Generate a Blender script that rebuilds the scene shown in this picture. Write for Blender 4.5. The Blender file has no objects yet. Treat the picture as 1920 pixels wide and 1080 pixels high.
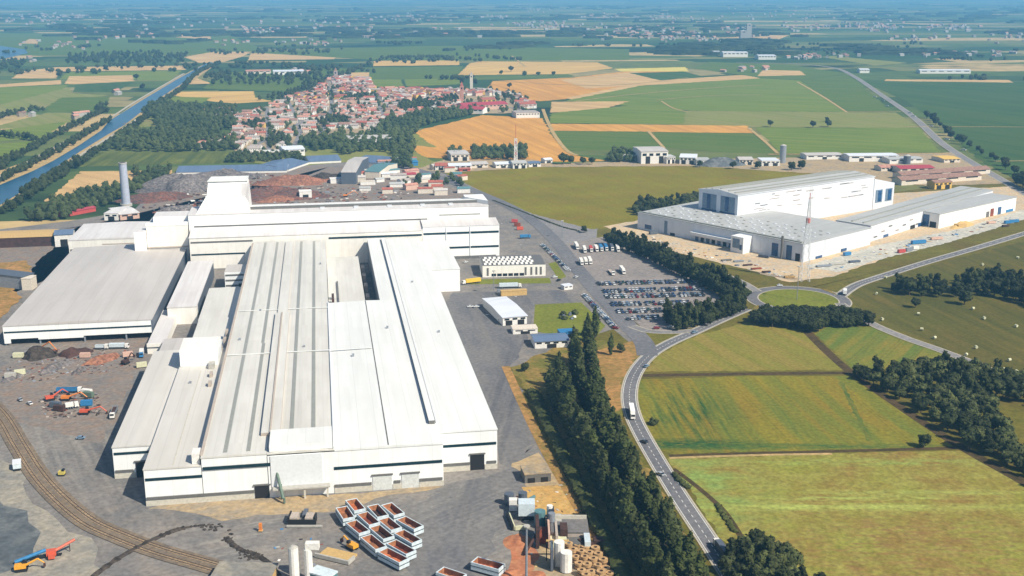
import bpy, math, random
from mathutils import Vector, noise
random.seed(7)
R = random.Random(11)
scene = bpy.context.scene
COL = scene.collection

# ------------------------------------------------------------------ survey
# ground survey: a sighting (column, row) taken from the survey aircraft at 220 m is turned into metres east / north
H, F, YH = 220.0, 2108.0, -25.0
PITCH = math.atan((540 - YH) / F)
CP, SP = math.cos(PITCH), math.sin(PITCH)
def G(px, py, z=0.0):
    dx = (px - 960) / F; dy = -(py - 540) / F
    d1 = CP + dy * SP; d2 = -SP + dy * CP
    t = (z - H) / d2
    return Vector((dx * t, d1 * t, z))
def GP(pts, z=0.0): return [G(x, y, z) for x, y in pts]
HD = math.radians(-9.6)                                   # heading of the steelworks' long axis
UX = Vector((math.cos(HD), -math.sin(HD), 0)); VX = Vector((math.sin(HD), math.cos(HD), 0))
def S(a, b, z=0.0): return UX * a + VX * b + Vector((0, 0, z))

# ------------------------------------------------------------------ materials
def lin(c):
    c = c / 255.0
    return c / 12.92 if c <= 0.04045 else ((c + 0.055) / 1.055) ** 2.4
def rgb(r, g, b, k=0.8): return (lin(r) * k, lin(g) * k, lin(b) * k, 1.0)
MATS = {}
def _new(name):
    m = bpy.data.materials.new(name); m.use_nodes = True
    nt = m.node_tree; nt.nodes.clear()
    o = nt.nodes.new('ShaderNodeOutputMaterial'); p = nt.nodes.new('ShaderNodeBsdfPrincipled')
    nt.links.new(p.outputs[0], o.inputs[0])
    return m, nt, p
def _mix(nt, fac, a, b):
    n = nt.nodes.new('ShaderNodeMix'); n.data_type = 'RGBA'
    for s, v in ((n.inputs[0], fac), (n.inputs[6], a), (n.inputs[7], b)):
        if hasattr(v, 'links'): nt.links.new(v, s)
        else: s.default_value = v
    return n.outputs[2]
def _noise(nt, scale, detail=4, rot=0.0, sc=(1, 1, 1), lo=0.35, hi=0.65, coord='Object', w=0.0):
    tc = nt.nodes.new('ShaderNodeTexCoord'); mp = nt.nodes.new('ShaderNodeMapping'); mp.vector_type = 'TEXTURE'
    mp.inputs['Rotation'].default_value = (0, 0, rot); mp.inputs['Scale'].default_value = sc
    mp.inputs['Location'].default_value = (w * 37.0, w * 91.0, 0)
    nt.links.new(tc.outputs[coord], mp.inputs[0])
    n = nt.nodes.new('ShaderNodeTexNoise'); n.inputs['Scale'].default_value = scale; n.inputs['Detail'].default_value = detail
    n.inputs['Roughness'].default_value = 0.6
    nt.links.new(mp.outputs[0], n.inputs['Vector'])
    r = nt.nodes.new('ShaderNodeMapRange'); r.inputs[1].default_value = lo; r.inputs[2].default_value = hi
    nt.links.new(n.outputs['Fac'], r.inputs[0])
    return r.outputs[0]
def _stripe(nt, period, width, rot, coord='Object', shift=0.0):
    tc = nt.nodes.new('ShaderNodeTexCoord'); mp = nt.nodes.new('ShaderNodeMapping'); mp.vector_type = 'TEXTURE'
    mp.inputs['Rotation'].default_value = (0, 0, rot)
    nt.links.new(tc.outputs[coord], mp.inputs[0])
    s = nt.nodes.new('ShaderNodeSeparateXYZ'); nt.links.new(mp.outputs[0], s.inputs[0])
    m1 = nt.nodes.new('ShaderNodeMath'); m1.operation = 'MODULO'; m1.inputs[1].default_value = period
    ad = nt.nodes.new('ShaderNodeMath'); ad.operation = 'ADD'; ad.inputs[1].default_value = 5000.0 * period + shift
    nt.links.new(s.outputs[0], ad.inputs[0]); nt.links.new(ad.outputs[0], m1.inputs[0])
    m2 = nt.nodes.new('ShaderNodeMath'); m2.operation = 'LESS_THAN'; m2.inputs[1].default_value = width
    nt.links.new(m1.outputs[0], m2.inputs[0])
    return m2.outputs[0]
def flat(name, c, rough=0.7, metal=0.0, var=0.12, scale=0.8):
    """plain painted / solid stuff with a little weathering"""
    if name in MATS: return MATS[name]
    m, nt, p = _new(name)
    d = tuple(x * (1 - var) for x in c[:3]) + (1,); e = tuple(min(.9, x * (1 + var)) for x in c[:3]) + (1,)
    nt.links.new(_mix(nt, _noise(nt, scale, 5), d, e), p.inputs['Base Color'])
    p.inputs['Roughness'].default_value = rough; p.inputs['Metallic'].default_value = metal
    MATS[name] = m; return m
def ground_mat(name, c1, c2, c3=None, big=0.01, small=0.25, rough=0.95, rot=0.0, row=None, rowc=None, w=1.0, a2=1.0, patches=(), grain=.3, tram=None):
    """fields, soil, tarmac: two colours in broad patches, a third in fine grain, optional crop rows"""
    m, nt, p = _new(name)
    col = _mix(nt, _noise(nt, big, 5, rot, (1, 1, 1), .38, .62, w=w), c1, c2)
    c3 = c3 or tuple(x * .72 for x in c2[:3]) + (1,)
    f = _noise(nt, small, 6, rot, (1, 6, 1) if row else (1, 1, 1), .42, .75, w=w + 3)
    if a2 != 1.0:
        mm = nt.nodes.new('ShaderNodeMath'); mm.operation = 'MULTIPLY'; mm.inputs[1].default_value = a2; nt.links.new(f, mm.inputs[0]); f = mm.outputs[0]
    col = _mix(nt, f, col, c3)
    if row:
        q = _noise(nt, row, 3, rot, (1, 22, 1), .45, .62, w=w + 7)
        col = _mix(nt, q, col, rowc or c3)
    if tram:
        for off_ in (0.0, 2.2):
            sp = _stripe(nt, tram, .9 if tram < 20 else 1.6, rot + off_ * 0, shift=off_)
            kt = nt.nodes.new('ShaderNodeMath'); kt.operation = 'MULTIPLY'; kt.inputs[1].default_value = .38; nt.links.new(sp, kt.inputs[0])
            col = _mix(nt, kt.outputs[0], col, tuple(x * .62 for x in c1[:3]) + (1,))
    gr = _noise(nt, .45, 8, 0, (1, 1, 1), .25, .75, w=w + 23)
    mg = nt.nodes.new('ShaderNodeMapRange'); mg.inputs[3].default_value = 1 - grain; mg.inputs[4].default_value = 1 + grain; nt.links.new(gr, mg.inputs[0])
    hv = nt.nodes.new('ShaderNodeHueSaturation'); nt.links.new(mg.outputs[0], hv.inputs['Value'])
    for (cx, cy, rx, ry, pc, ns, strt, lo_, hi_, pr) in patches:      # patches of a different growth, streaked along the drill rows
        tc = nt.nodes.new('ShaderNodeTexCoord'); mp = nt.nodes.new('ShaderNodeMapping'); mp.vector_type = 'TEXTURE'
        mp.inputs['Location'].default_value = (cx, cy, 0); mp.inputs['Rotation'].default_value = (0, 0, pr); mp.inputs['Scale'].default_value = (rx, ry, 100)
        nt.links.new(tc.outputs['Object'], mp.inputs[0])
        ln = nt.nodes.new('ShaderNodeVectorMath'); ln.operation = 'LENGTH'; nt.links.new(mp.outputs[0], ln.inputs[0])
        mr = nt.nodes.new('ShaderNodeMapRange'); mr.inputs[1].default_value = 1.25; mr.inputs[2].default_value = .35; nt.links.new(ln.outputs['Value'], mr.inputs[0])
        q = _noise(nt, ns, 4, pr, (1, strt, 1), lo_, hi_, w=w + 17)
        mm = nt.nodes.new('ShaderNodeMath'); mm.operation = 'MULTIPLY'; nt.links.new(mr.outputs[0], mm.inputs[0]); nt.links.new(q, mm.inputs[1])
        col = _mix(nt, mm.outputs[0], col, pc)
    nt.links.new(col, hv.inputs['Color']); nt.links.new(hv.outputs[0], p.inputs['Base Color'])
    p.inputs['Roughness'].default_value = rough; p.inputs['Specular IOR Level'].default_value = 0.15
    MATS[name] = m; return m
def clad_mat(name, c, dirt, per=6.0, rot=HD, amt=0.5, rough=0.55, long=True, rib=.035):
    """sheet-metal cladding: sheets with seams and rain streaks running down the slope"""
    m, nt, p = _new(name)
    st = _noise(nt, 0.16, 5, -rot, (1, 14, 1) if long else (1, 1, 9), .4, .8)
    k = nt.nodes.new('ShaderNodeMath'); k.operation = 'MULTIPLY'; k.inputs[1].default_value = amt
    nt.links.new(st, k.inputs[0])
    col = _mix(nt, k.outputs[0], c, dirt)
    b = _noise(nt, 0.018, 3, 0, (1, 1, 1), .4, .7)
    k2 = nt.nodes.new('ShaderNodeMath'); k2.operation = 'MULTIPLY'; k2.inputs[1].default_value = amt * .55
    nt.links.new(b, k2.inputs[0])
    col = _mix(nt, k2.outputs[0], col, dirt)
    tc = nt.nodes.new('ShaderNodeTexCoord'); mp = nt.nodes.new('ShaderNodeMapping'); mp.vector_type = 'TEXTURE'; mp.inputs['Rotation'].default_value = (0, 0, -rot); mp.inputs['Scale'].default_value = (per / 3, per * 4.3, per * 9)
    nt.links.new(tc.outputs['Object'], mp.inputs[0]); fl = nt.nodes.new('ShaderNodeVectorMath'); fl.operation = 'FLOOR'; nt.links.new(mp.outputs[0], fl.inputs[0])
    wn = nt.nodes.new('ShaderNodeTexWhiteNoise'); nt.links.new(fl.outputs[0], wn.inputs['Vector'])
    k4 = nt.nodes.new('ShaderNodeMath'); k4.operation = 'MULTIPLY'; k4.inputs[1].default_value = amt * .45; nt.links.new(wn.outputs['Value'], k4.inputs[0])
    col = _mix(nt, k4.outputs[0], col, tuple(x * .93 for x in dirt[:3]) + (1,))
    s = _stripe(nt, per, per * rib, -rot)
    k3 = nt.nodes.new('ShaderNodeMath'); k3.operation = 'MULTIPLY'; k3.inputs[1].default_value = .35
    nt.links.new(s, k3.inputs[0])
    col = _mix(nt, k3.outputs[0], col, tuple(x * .6 for x in c[:3]) + (1,))
    nt.links.new(col, p.inputs['Base Color'])
    p.inputs['Roughness'].default_value = rough; p.inputs['Specular IOR Level'].default_value = .3
    MATS[name] = m; return m
def leaf_mat(name, c1, c2, seed=0.3):
    m, nt, p = _new(name)
    oi = nt.nodes.new('ShaderNodeObjectInfo')
    col = _mix(nt, _noise(nt, seed, 4, lo=.35, hi=.68), c1, c2)
    hsv = nt.nodes.new('ShaderNodeHueSaturation')
    mr = nt.nodes.new('ShaderNodeMapRange'); mr.inputs[3].default_value = .7; mr.inputs[4].default_value = 1.35
    nt.links.new(oi.outputs['Random'], mr.inputs[0]); nt.links.new(mr.outputs[0], hsv.inputs['Value'])
    nt.links.new(col, hsv.inputs['Color']); nt.links.new(hsv.outputs[0], p.inputs['Base Color'])
    p.inputs['Roughness'].default_value = .8; p.inputs['Specular IOR Level'].default_value = .2
    MATS[name] = m; return m
def M(n): return MATS[n]

WHITE = rgb(255, 255, 252, .84)
clad_mat('white_cladding', WHITE, rgb(205, 205, 200), 6, HD, .25)
clad_mat('warm_cladding', rgb(252, 248, 238, .84), rgb(208, 200, 186), 6, HD, .3)
clad_mat('mill_roof', rgb(232, 229, 220), rgb(186, 180, 168), 6, HD, .42)
clad_mat('mill_roof_white', rgb(246, 246, 241), rgb(208, 207, 200), 8, HD, .36)
clad_mat('grey_roof', rgb(210, 203, 196), rgb(178, 170, 162), 12, HD, .42)
clad_mat('bay_roof', rgb(224, 219, 210), rgb(192, 185, 174), 9, HD, .42)
clad_mat('melt_roof', rgb(240, 236, 232), rgb(196, 186, 180), 7, HD, .5)
clad_mat('plant_white', rgb(238, 241, 246, .8), rgb(190, 195, 204), 8, math.radians(53), .35)
clad_mat('plant_roof', rgb(200, 200, 196), rgb(164, 164, 160), 4, math.radians(53), .55, rib=.14)
clad_mat('blue_roof', rgb(112, 132, 160), rgb(88, 104, 128), 8, HD, .6)
flat('strip_glass', rgb(20, 52, 60), .25, 0, .25)
flat('grey_strip', rgb(110, 108, 104), .6)
flat('skylight', rgb(158, 157, 146), .35)
flat('plinth', rgb(206, 200, 184), .85)
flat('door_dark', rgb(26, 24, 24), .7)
flat('door_light', rgb(216, 218, 214), .6)
flat('fascia_grey', rgb(232, 234, 235), .6, 0, .05)
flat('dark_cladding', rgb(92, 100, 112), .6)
flat('vent_brown', rgb(190, 176, 162), .8)
flat('blue_glass', rgb(44, 84, 128), .2, 0, .35, .3)
flat('grey_glass', rgb(120, 140, 160), .3, 0, .3)
flat('concrete', rgb(186, 182, 172), .9)
flat('steel_grey', rgb(150, 156, 164), .5, .2)
flat('chimney_grey', rgb(178, 184, 198), .7)
flat('rust', rgb(140, 66, 40), .9, 0, .35, .35)
flat('rust_light', rgb(196, 110, 66), .9, 0, .3, .35)
flat('dark_rust', rgb(74, 48, 40), .9, 0, .4, .4)
flat('wagon_white', rgb(214, 226, 230), .5)
flat('wagon_dark', rgb(38, 52, 64), .6)
flat('orange', rgb(232, 138, 60), .5)
flat('orange_red', rgb(216, 96, 66), .5)
flat('yellow', rgb(236, 196, 60), .5)
flat('amber', rgb(238, 168, 48), .5)
flat('tyre', rgb(28, 28, 30), .9)
flat('window_dark', rgb(30, 36, 44), .15)
flat('teal', rgb(96, 136, 140), .6)
flat('green_steel', rgb(104, 124, 108), .7)
flat('red_paint', rgb(196, 78, 72), .6)
flat('red_pale', rgb(206, 130, 124), .7)
flat('ochre_rust', rgb(166, 110, 74), .95, 0, .4, .4)
flat('ochre', rgb(206, 170, 108), .85)
flat('coil_rust', rgb(206, 166, 116), .7, .1, .3, .5)
flat('rail_steel', rgb(112, 98, 86), .6)
flat('sleeper', rgb(128, 108, 88), .95)
flat('straw', rgb(214, 212, 176), .95)
flat('trunk_bark', rgb(92, 78, 62), .95)
flat('kerb_pale', rgb(186, 176, 156), .95)
flat('road_paint', rgb(224, 222, 214), .8)
flat('pale_wall', rgb(226, 214, 196), .9)
flat('yellow_wall', rgb(230, 188, 96), .9)
flat('white_wall', rgb(238, 234, 226), .9)
flat('pink_wall', rgb(214, 176, 156), .9)
flat('red_tile', rgb(184, 104, 86, .72), .9, 0, .25, .4)
flat('brown_tile', rgb(160, 124, 108, .72), .9, 0, .25, .4)
flat('pink_tile', rgb(204, 148, 128, .76), .9, 0, .25, .4)
flat('grey_tile', rgb(184, 172, 164, .72), .9, 0, .2, .4)
flat('crimson_roof', rgb(176, 66, 78), .8)
flat('blue_paint', rgb(54, 128, 180), .5)
leaf_mat('poplar_leaf', (.026, .036, .009, 1), (.066, .078, .018, 1))
leaf_mat('dark_leaf', (.017, .023, .007, 1), (.042, .050, .013, 1))
leaf_mat('mid_leaf', (.030, .038, .011, 1), (.080, .090, .028, 1))
leaf_mat('far_leaf', (.026, .038, .013, 1), (.060, .074, .022, 1), .02)
leaf_mat('pale_leaf', (.042, .050, .014, 1), (.098, .108, .032, 1))
leaf_mat('hedge_leaf', (.046, .056, .012, 1), (.088, .096, .024, 1), .25)

# ------------------------------------------------------------------ mesh builder
class MB:
    def __init__(s): s.v = []; s.f = []; s.m = []; s.mats = []
    def mi(s, m):
        if isinstance(m, str): m = MATS[m]
        if m not in s.mats: s.mats.append(m)
        return s.mats.index(m)
    def poly(s, pts, m):
        n = len(s.v); s.v += [tuple(p) for p in pts]; s.f.append(tuple(range(n, n + len(pts)))); s.m.append(s.mi(m))
    def prism(s, base, z0, z1, m, top=None, cap=True):
        """walls (and a lid) over a counter-clockwise or clockwise outline"""
        n = len(base)
        ar = sum(base[i][0] * base[(i + 1) % n][1] - base[(i + 1) % n][0] * base[i][1] for i in range(n))
        if ar < 0: base = base[::-1]
        lo = [(p[0], p[1], z0) for p in base]; hi = [(p[0], p[1], z1) for p in base]
        for i in range(n):
            j = (i + 1) % n; s.poly([lo[i], lo[j], hi[j], hi[i]], m)
        if cap: s.poly(hi, top or m)
    def box(s, a0, a1, b0, b1, z0, z1, m, top=None, fr=None, cap=True):
        fr = fr or (lambda a, b: (a, b))
        s.prism([fr(a0, b0), fr(a1, b0), fr(a1, b1), fr(a0, b1)], z0, z1, m, top, cap)
    def hexa(s, lo, hi, m):
        for i in range(4):
            j = (i + 1) % 4; s.poly([lo[i], lo[j], hi[j], hi[i]], m)
        s.poly(hi, m); s.poly(lo[::-1], m)
    def tube(s, p, q, r, m, n=8, r2=None, caps=True):
        p, q = Vector(p), Vector(q); d = (q - p).normalized()
        x = d.orthogonal().normalized(); y = d.cross(x); r2 = r if r2 is None else r2
        A = [p + (x * math.cos(t) + y * math.sin(t)) * r for t in [2 * math.pi * k / n for k in range(n)]]
        B = [q + (x * math.cos(t) + y * math.sin(t)) * r2 for t in [2 * math.pi * k / n for k in range(n)]]
        for i in range(n):
            j = (i + 1) % n; s.poly([A[i], A[j], B[j], B[i]], m)
        if caps: s.poly(B, m); s.poly(A[::-1], m)
    def gable(s, c, ux, w, d, h, rh, wall, roof, over=.5, sub=None):
        """walls with gables and an overhanging ridge roof; c = base centre, ridge runs along ux"""
        ux = Vector(ux); vx = Vector((-ux.y, ux.x, 0)); c = Vector(c)
        P = lambda a, b, z: c + ux * a + vx * b + Vector((0, 0, z))
        hw, hd = w / 2, d / 2
        s.poly([P(-hw, -hd, 0), P(hw, -hd, 0), P(hw, -hd, h), P(-hw, -hd, h)], wall)
        s.poly([P(hw, hd, 0), P(-hw, hd, 0), P(-hw, hd, h), P(hw, hd, h)], wall)
        s.poly([P(hw, -hd, 0), P(hw, hd, 0), P(hw, hd, h), P(hw, 0, h + rh), P(hw, -hd, h)], wall)
        s.poly([P(-hw, hd, 0), P(-hw, -hd, 0), P(-hw, -hd, h), P(-hw, 0, h + rh), P(-hw, hd, h)], wall)
        (sub or s).roof(c, ux, w, d, h, rh, roof, over)
    def roof(s, c, ux, w, d, h, rh, roof, over=.5):
        ux = Vector(ux); vx = Vector((-ux.y, ux.x, 0)); c = Vector(c)
        P = lambda a, b, z: c + ux * a + vx * b + Vector((0, 0, z))
        hw, hd = w / 2 + over, d / 2 + over; e = h - rh * over / (d / 2)
        for t in (.25, .02):
            pass
        a, b, r1, r2, g, k = P(-hw, -hd, e + .25), P(hw, -hd, e + .25), P(hw, 0, h + rh + .25), P(-hw, 0, h + rh + .25), P(hw, hd, e + .25), P(-hw, hd, e + .25)
        s.poly([a, b, r1, r2], roof); s.poly([g, k, r2, r1], roof)
        dn = Vector((0, 0, -.24))
        s.poly([b, a, a + dn, b + dn], roof); s.poly([k, g, g + dn, k + dn], roof)
        s.poly([r1, b, b + dn, r1 + dn], roof); s.poly([g, r1, r1 + dn, g + dn], roof)
        s.poly([a, r2, r2 + dn, a + dn], roof); s.poly([r2, k, k + dn, r2 + dn], roof)
    def mesh(s, name, off=None):
        me = bpy.data.meshes.new(name)
        v = s.v if off is None else [(x - off[0], y - off[1], z - off[2]) for x, y, z in s.v]
        me.from_pydata(v, [], s.f)
        for m in s.mats: me.materials.append(m)
        if s.m: me.polygons.foreach_set('material_index', s.m)
        me.update(); return me
    def build(s, name, parent=None, off=None):
        """link as ONE object; vertices are in metres on site, kept relative to the thing's base"""
        if off is None and parent is not None:
            off = base_of(parent)
        o = bpy.data.objects.new(name, s.mesh(name, off)); COL.objects.link(o)
        if parent is not None: o.parent = parent
        elif off is not None: o.location = off
        return o
def base_of(o):
    b = Vector((0, 0, 0))
    while o is not None: b = b + Vector(o.location); o = o.parent
    return b
def tag(o, label=None, cat=None, group=None, kind=None):
    if label: o['label'] = label
    if cat: o['category'] = cat
    if group: o['group'] = group
    if kind: o['kind'] = kind
    return o
def thing(name, label, cat, loc=(0, 0, 0), rz=0.0, group=None):
    o = bpy.data.objects.new(name, None); COL.objects.link(o)
    o.location = loc; o.rotation_euler = (0, 0, rz); o.empty_display_size = 1
    return tag(o, label, cat, group)
def inst(name, mesh, parent=None, loc=(0, 0, 0), rz=0.0, sc=None):
    o = bpy.data.objects.new(name, mesh); COL.objects.link(o)
    o.location = loc; o.rotation_euler = (0, 0, rz)
    if sc is not None: o.scale = sc if hasattr(sc, '__len__') else (sc, sc, sc)
    if parent is not None: o.parent = parent
    return o
ORD = ['', 'first', 'second', 'third', 'fourth', 'fifth', 'sixth', 'seventh', 'eighth', 'ninth', 'tenth', 'eleventh', 'twelfth', 'thirteenth', 'fourteenth', 'fifteenth', 'sixteenth', 'seventeenth', 'eighteenth', 'nineteenth']
TENS = {2: 'twent', 3: 'thirt', 4: 'fort', 5: 'fift', 6: 'sixt', 7: 'sevent', 8: 'eight', 9: 'ninet'}
def nth(i):
    if i < 20: return ORD[i]
    t, u = divmod(i, 10)
    return TENS[t] + 'ieth' if u == 0 else TENS[t] + 'y-' + ORD[u]

# ------------------------------------------------------------------ setting
LAYER = [0.02]
STEP = .005
def rough_edge(w, amp):
    """breaks the straight edges of a natural patch up into an irregular outline"""
    out = []; n = len(w)
    for i in range(n):
        a, c = w[i], w[(i + 1) % n]; d = c - a; L_ = d.length
        if L_ < .1: continue
        nn = Vector((-d.y, d.x, 0)) / L_; k = max(1, min(60, int(L_ / (amp * 2.2))))
        for q in range(k):
            p = a + d * (q / k)
            out.append(p + nn * amp * 1.6 * noise.noise(Vector((p.x / amp / 4.3, p.y / amp / 4.3, 4))) + nn * amp * .6 * noise.noise(Vector((p.x / amp, p.y / amp, 1))))
    return out
def sheet(name, pts, mat, kind='structure', z=None, world=False, rough=0.0):
    """a sheet of ground cover lying on the sheet below it"""
    if z is None: LAYER[0] += STEP; z = LAYER[0]
    w = pts if world else GP(pts)
    if rough: w = rough_edge(w, rough)
    b = MB(); n = len(w)
    ar = sum(w[i][0] * w[(i + 1) % n][1] - w[(i + 1) % n][0] * w[i][1] for i in range(n))
    if ar < 0: w = w[::-1]
    b.poly([(p[0], p[1], z) for p in w], mat)
    o = b.build(name); return tag(o, kind=kind)
def smooth(pts, n=6):
    out = []
    for i in range(len(pts) - 1):
        p0 = pts[max(i - 1, 0)]; p1 = pts[i]; p2 = pts[i + 1]; p3 = pts[min(i + 2, len(pts) - 1)]
        for k in range(n):
            t = k / n
            out.append(.5 * ((2 * p1) + (p2 - p0) * t + (2 * p0 - 5 * p1 + 4 * p2 - p3) * t * t + (3 * p1 - p0 - 3 * p2 + p3) * t ** 3))
    out.append(pts[-1]); return out
def ribbon_b(b, line, w, mat, z, off=0.0):
    L = []
    for i, p in enumerate(line):
        d = (line[min(i + 1, len(line) - 1)] - line[max(i - 1, 0)]).normalized(); nrm = Vector((-d.y, d.x, 0))
        ww = w[i] if hasattr(w, '__len__') else w
        L.append((p + nrm * (off + ww / 2), p + nrm * (off - ww / 2)))
    for i in range(len(L) - 1):
        a, c = L[i], L[i + 1]
        b.poly([(a[1].x, a[1].y, z), (c[1].x, c[1].y, z), (c[0].x, c[0].y, z), (a[0].x, a[0].y, z)], mat)
def ribbon(name, px, w, mat, z=None, n=6, kind='structure', world=False, off=0.0):
    if z is None: LAYER[0] += STEP; z = LAYER[0]
    line = smooth(px if world else GP(px), n)
    b = MB(); ribbon_b(b, line, w, mat, z, off)
    return tag(b.build(name), kind=kind), line

# ground: one sheet to beyond the horizon, a plain of small fields, woods and stubble
def plain_mat():
    m, nt, p = _new('plain')
    def vor(rot, sc, scale, w):
        tc = nt.nodes.new('ShaderNodeTexCoord'); mp = nt.nodes.new('ShaderNodeMapping'); mp.vector_type = 'TEXTURE'
        mp.inputs['Rotation'].default_value = (0, 0, rot); mp.inputs['Scale'].default_value = sc; mp.inputs['Location'].default_value = (w, w * 2, 0)
        nt.links.new(tc.outputs['Object'], mp.inputs[0])
        v = nt.nodes.new('ShaderNodeTexVoronoi'); v.distance = 'CHEBYCHEV'; v.inputs['Scale'].default_value = scale
        nt.links.new(mp.outputs[0], v.inputs['Vector'])
        s = nt.nodes.new('ShaderNodeSeparateColor'); nt.links.new(v.outputs['Color'], s.inputs[0])
        return s
    s = vor(.12, (2.6, 1, 1), 1 / 210, 311)
    ramp = nt.nodes.new('ShaderNodeValToRGB'); ramp.color_ramp.interpolation = 'CONSTANT'
    el = ramp.color_ramp.elements
    cols = [(0, rgb(78, 100, 56, .7)), (.2, rgb(102, 122, 62, .7)), (.38, rgb(124, 132, 72, .7)), (.52, rgb(64, 92, 52, .7)), (.66, rgb(144, 142, 84, .7)), (.78, rgb(98, 116, 64, .7)), (.84, rgb(216, 186, 130, .74)), (.92, rgb(180, 164, 110, .7))]
    el[0].position, el[0].color = cols[0]; el[1].position, el[1].color = cols[1]
    for pos, c in cols[2:]:
        e = el.new(pos); e.color = c
    nt.links.new(s.outputs[0], ramp.inputs[0])
    wood = _noise(nt, 1 / 700, 6, .2, (2.5, 1, 1), .56, .60)
    col = _mix(nt, wood, ramp.outputs[0], rgb(40, 62, 42, .6))
    g = _noise(nt, .02, 5, 0, (1, 1, 1), .35, .7)
    k = nt.nodes.new('ShaderNodeMath'); k.operation = 'MULTIPLY'; k.inputs[1].default_value = .45; nt.links.new(g, k.inputs[0])
    col = _mix(nt, k.outputs[0], col, rgb(62, 80, 48, .6))
    nt.links.new(col, p.inputs['Base Color']); p.inputs['Roughness'].default_value = 1; p.inputs['Specular IOR Level'].default_value = .1
    MATS['plain'] = m
plain_mat()
sheet('ground', [Vector((-24000, -900, 0)), Vector((24000, -900, 0)), Vector((24000, 30000, 0)), Vector((-24000, 30000, 0))], 'plain', z=0.0, world=True)

GREEN_K, GOLD_K = .69, .76
def gm(name, a, b, c=None, **k):
    f = GOLD_K if name in ('gold', 'gold_pale', 'tan', 'lemon') else GREEN_K if any(t in name for t in ('crop', 'field', 'meadow', 'lawn', 'verge', 'orchard', 'ditch')) else .8
    if f == GREEN_K and 'crop' not in name: a, b, c = [q and (min(255, q[0] * 1.05), q[1], q[2]) for q in (a, b, c)]
    if name.startswith('crop'): f = .76
    if name.startswith(('yard', 'slag', 'asphalt', 'lot')): f = .84
    return ground_mat(name, rgb(*a, f), rgb(*b, f), rgb(*c, f) if c else None, **k)
gm('gold', (232, 172, 84), (222, 160, 74), (206, 150, 76), tram=24, big=.012, small=.05, rot=.3, row=.06)
gm('gold_pale', (236, 194, 112), (226, 184, 108), (206, 166, 98), tram=24, big=.01, small=.04, rot=-.9, row=.05)
gm('tan', (230, 192, 132), (218, 178, 120), (200, 164, 112), big=.01, small=.04, rot=.9, row=.05)
gm('lemon', (232, 212, 116), (226, 204, 104), (204, 186, 96), big=.01, small=.04)
gm('crop_green', (116, 134, 44), (104, 124, 40), (128, 138, 52), tram=26, big=.008, small=.05, rot=1.2, row=.05)
gm('crop_dark', (94, 116, 42), (84, 108, 40), (104, 118, 46), big=.008, small=.05, rot=1.2, row=.05)
gm('crop_deep', (70, 96, 42), (62, 90, 40), (80, 102, 46), big=.006, small=.03, rot=.4, row=.03)
gm('crop_light', (140, 144, 68), (128, 134, 62), (146, 142, 80), tram=26, big=.01, small=.05, rot=.6, row=.05)
gm('orchard', (122, 132, 56), (106, 118, 52), (84, 100, 46), big=.02, small=.08, rot=.1, row=.1)
gm('big_meadow', (138, 138, 32), (124, 122, 34), (140, 122, 42), tram=19, big=.015, small=.05, rot=.4, w=2)
gm('meadow', (120, 118, 46), (110, 100, 44), (94, 98, 36), big=.02, small=.12, w=3)
gm('hay_meadow', (100, 102, 40), (112, 104, 46), (86, 90, 34), big=.016, small=.1, rot=.2, row=.08, w=4)
gm('lower_field', (142, 148, 60), (144, 126, 62), (162, 164, 82), big=.03, small=.11, rot=math.radians(92), w=5, grain=.42, patches=[(*G(1560,952)[:2], 90, 4, rgb(176, 184, 92, .72), .06, .2, .3, .55, 0), (*G(1600,935)[:2], 60, 2.5, rgb(170, 180, 90, .72), .1, .2, .4, .6, 0), (*G(1720,925)[:2], 60, 3, rgb(168, 176, 88, .72), .1, .2, .35, .6, 0), (*G(1320,920)[:2], 30, 50, rgb(140, 164, 84, .72), .06, .5, .35, .65, 0), (*G(1650,868)[:2], 120, 5, rgb(150, 164, 80, .72), .08, .3, .4, .65, 0), (*G(1750,1040)[:2], 80, 50, rgb(150, 110, 70, .72), .12, .3, .45, .75, 0)])
gm('middle_field', (146, 140, 46), (142, 126, 44), (126, 132, 46), tram=15, big=.018, small=.14, rot=math.radians(8), grain=.36, row=.1, rowc=rgb(134, 138, 52, .6), w=6, patches=[(*G(1296,776)[:2], 28, 70, rgb(40, 92, 44, .66), .3, 14, .44, .7, math.radians(4)), (*G(1420,775)[:2], 30, 60, rgb(88, 112, 48, .7), .25, 26, .54, .8, math.radians(2)), (*G(1290,834)[:2], 38, 7, rgb(36, 84, 44, .72), .2, .3, .3, .55, 0), (*G(1700,800)[:2], 45, 30, rgb(100, 122, 50, .72), .05, 3, .42, .8, .2), (*G(1470,838)[:2], 90, 4, rgb(70, 104, 50, .72), .1, .2, .35, .6, 0)])
gm('streak_crop', (52, 96, 46), (88, 116, 46), (140, 132, 56), big=.03, small=.10, rot=math.radians(4), row=.12, rowc=rgb(130, 130, 54, .6), w=7)
gm('triangle_field', (138, 140, 58), (128, 134, 52), (148, 138, 66), tram=15, big=.016, small=.14, rot=math.radians(20), row=.07, w=8)
gm('small_field', (124, 134, 52), (146, 134, 54), (104, 126, 52), tram=15, big=.02, small=.12, rot=math.radians(-33), row=.1, w=9)
gm('verge', (122, 122, 54), (168, 140, 80), (104, 110, 46), big=.05, small=.2, w=10)
gm('dry_verge', (192, 150, 92), (160, 134, 76), (122, 116, 60), big=.05, small=.2, w=11)
gm('lawn', (126, 140, 44), (112, 128, 42), (134, 134, 58), big=.04, small=.3, w=12)
gm('ditch', (84, 72, 46), (72, 66, 40), (104, 86, 56), big=.05, small=.3)
gm('track_soil', (206, 172, 118), (188, 160, 108), (160, 142, 92), big=.05, small=.3)
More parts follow.
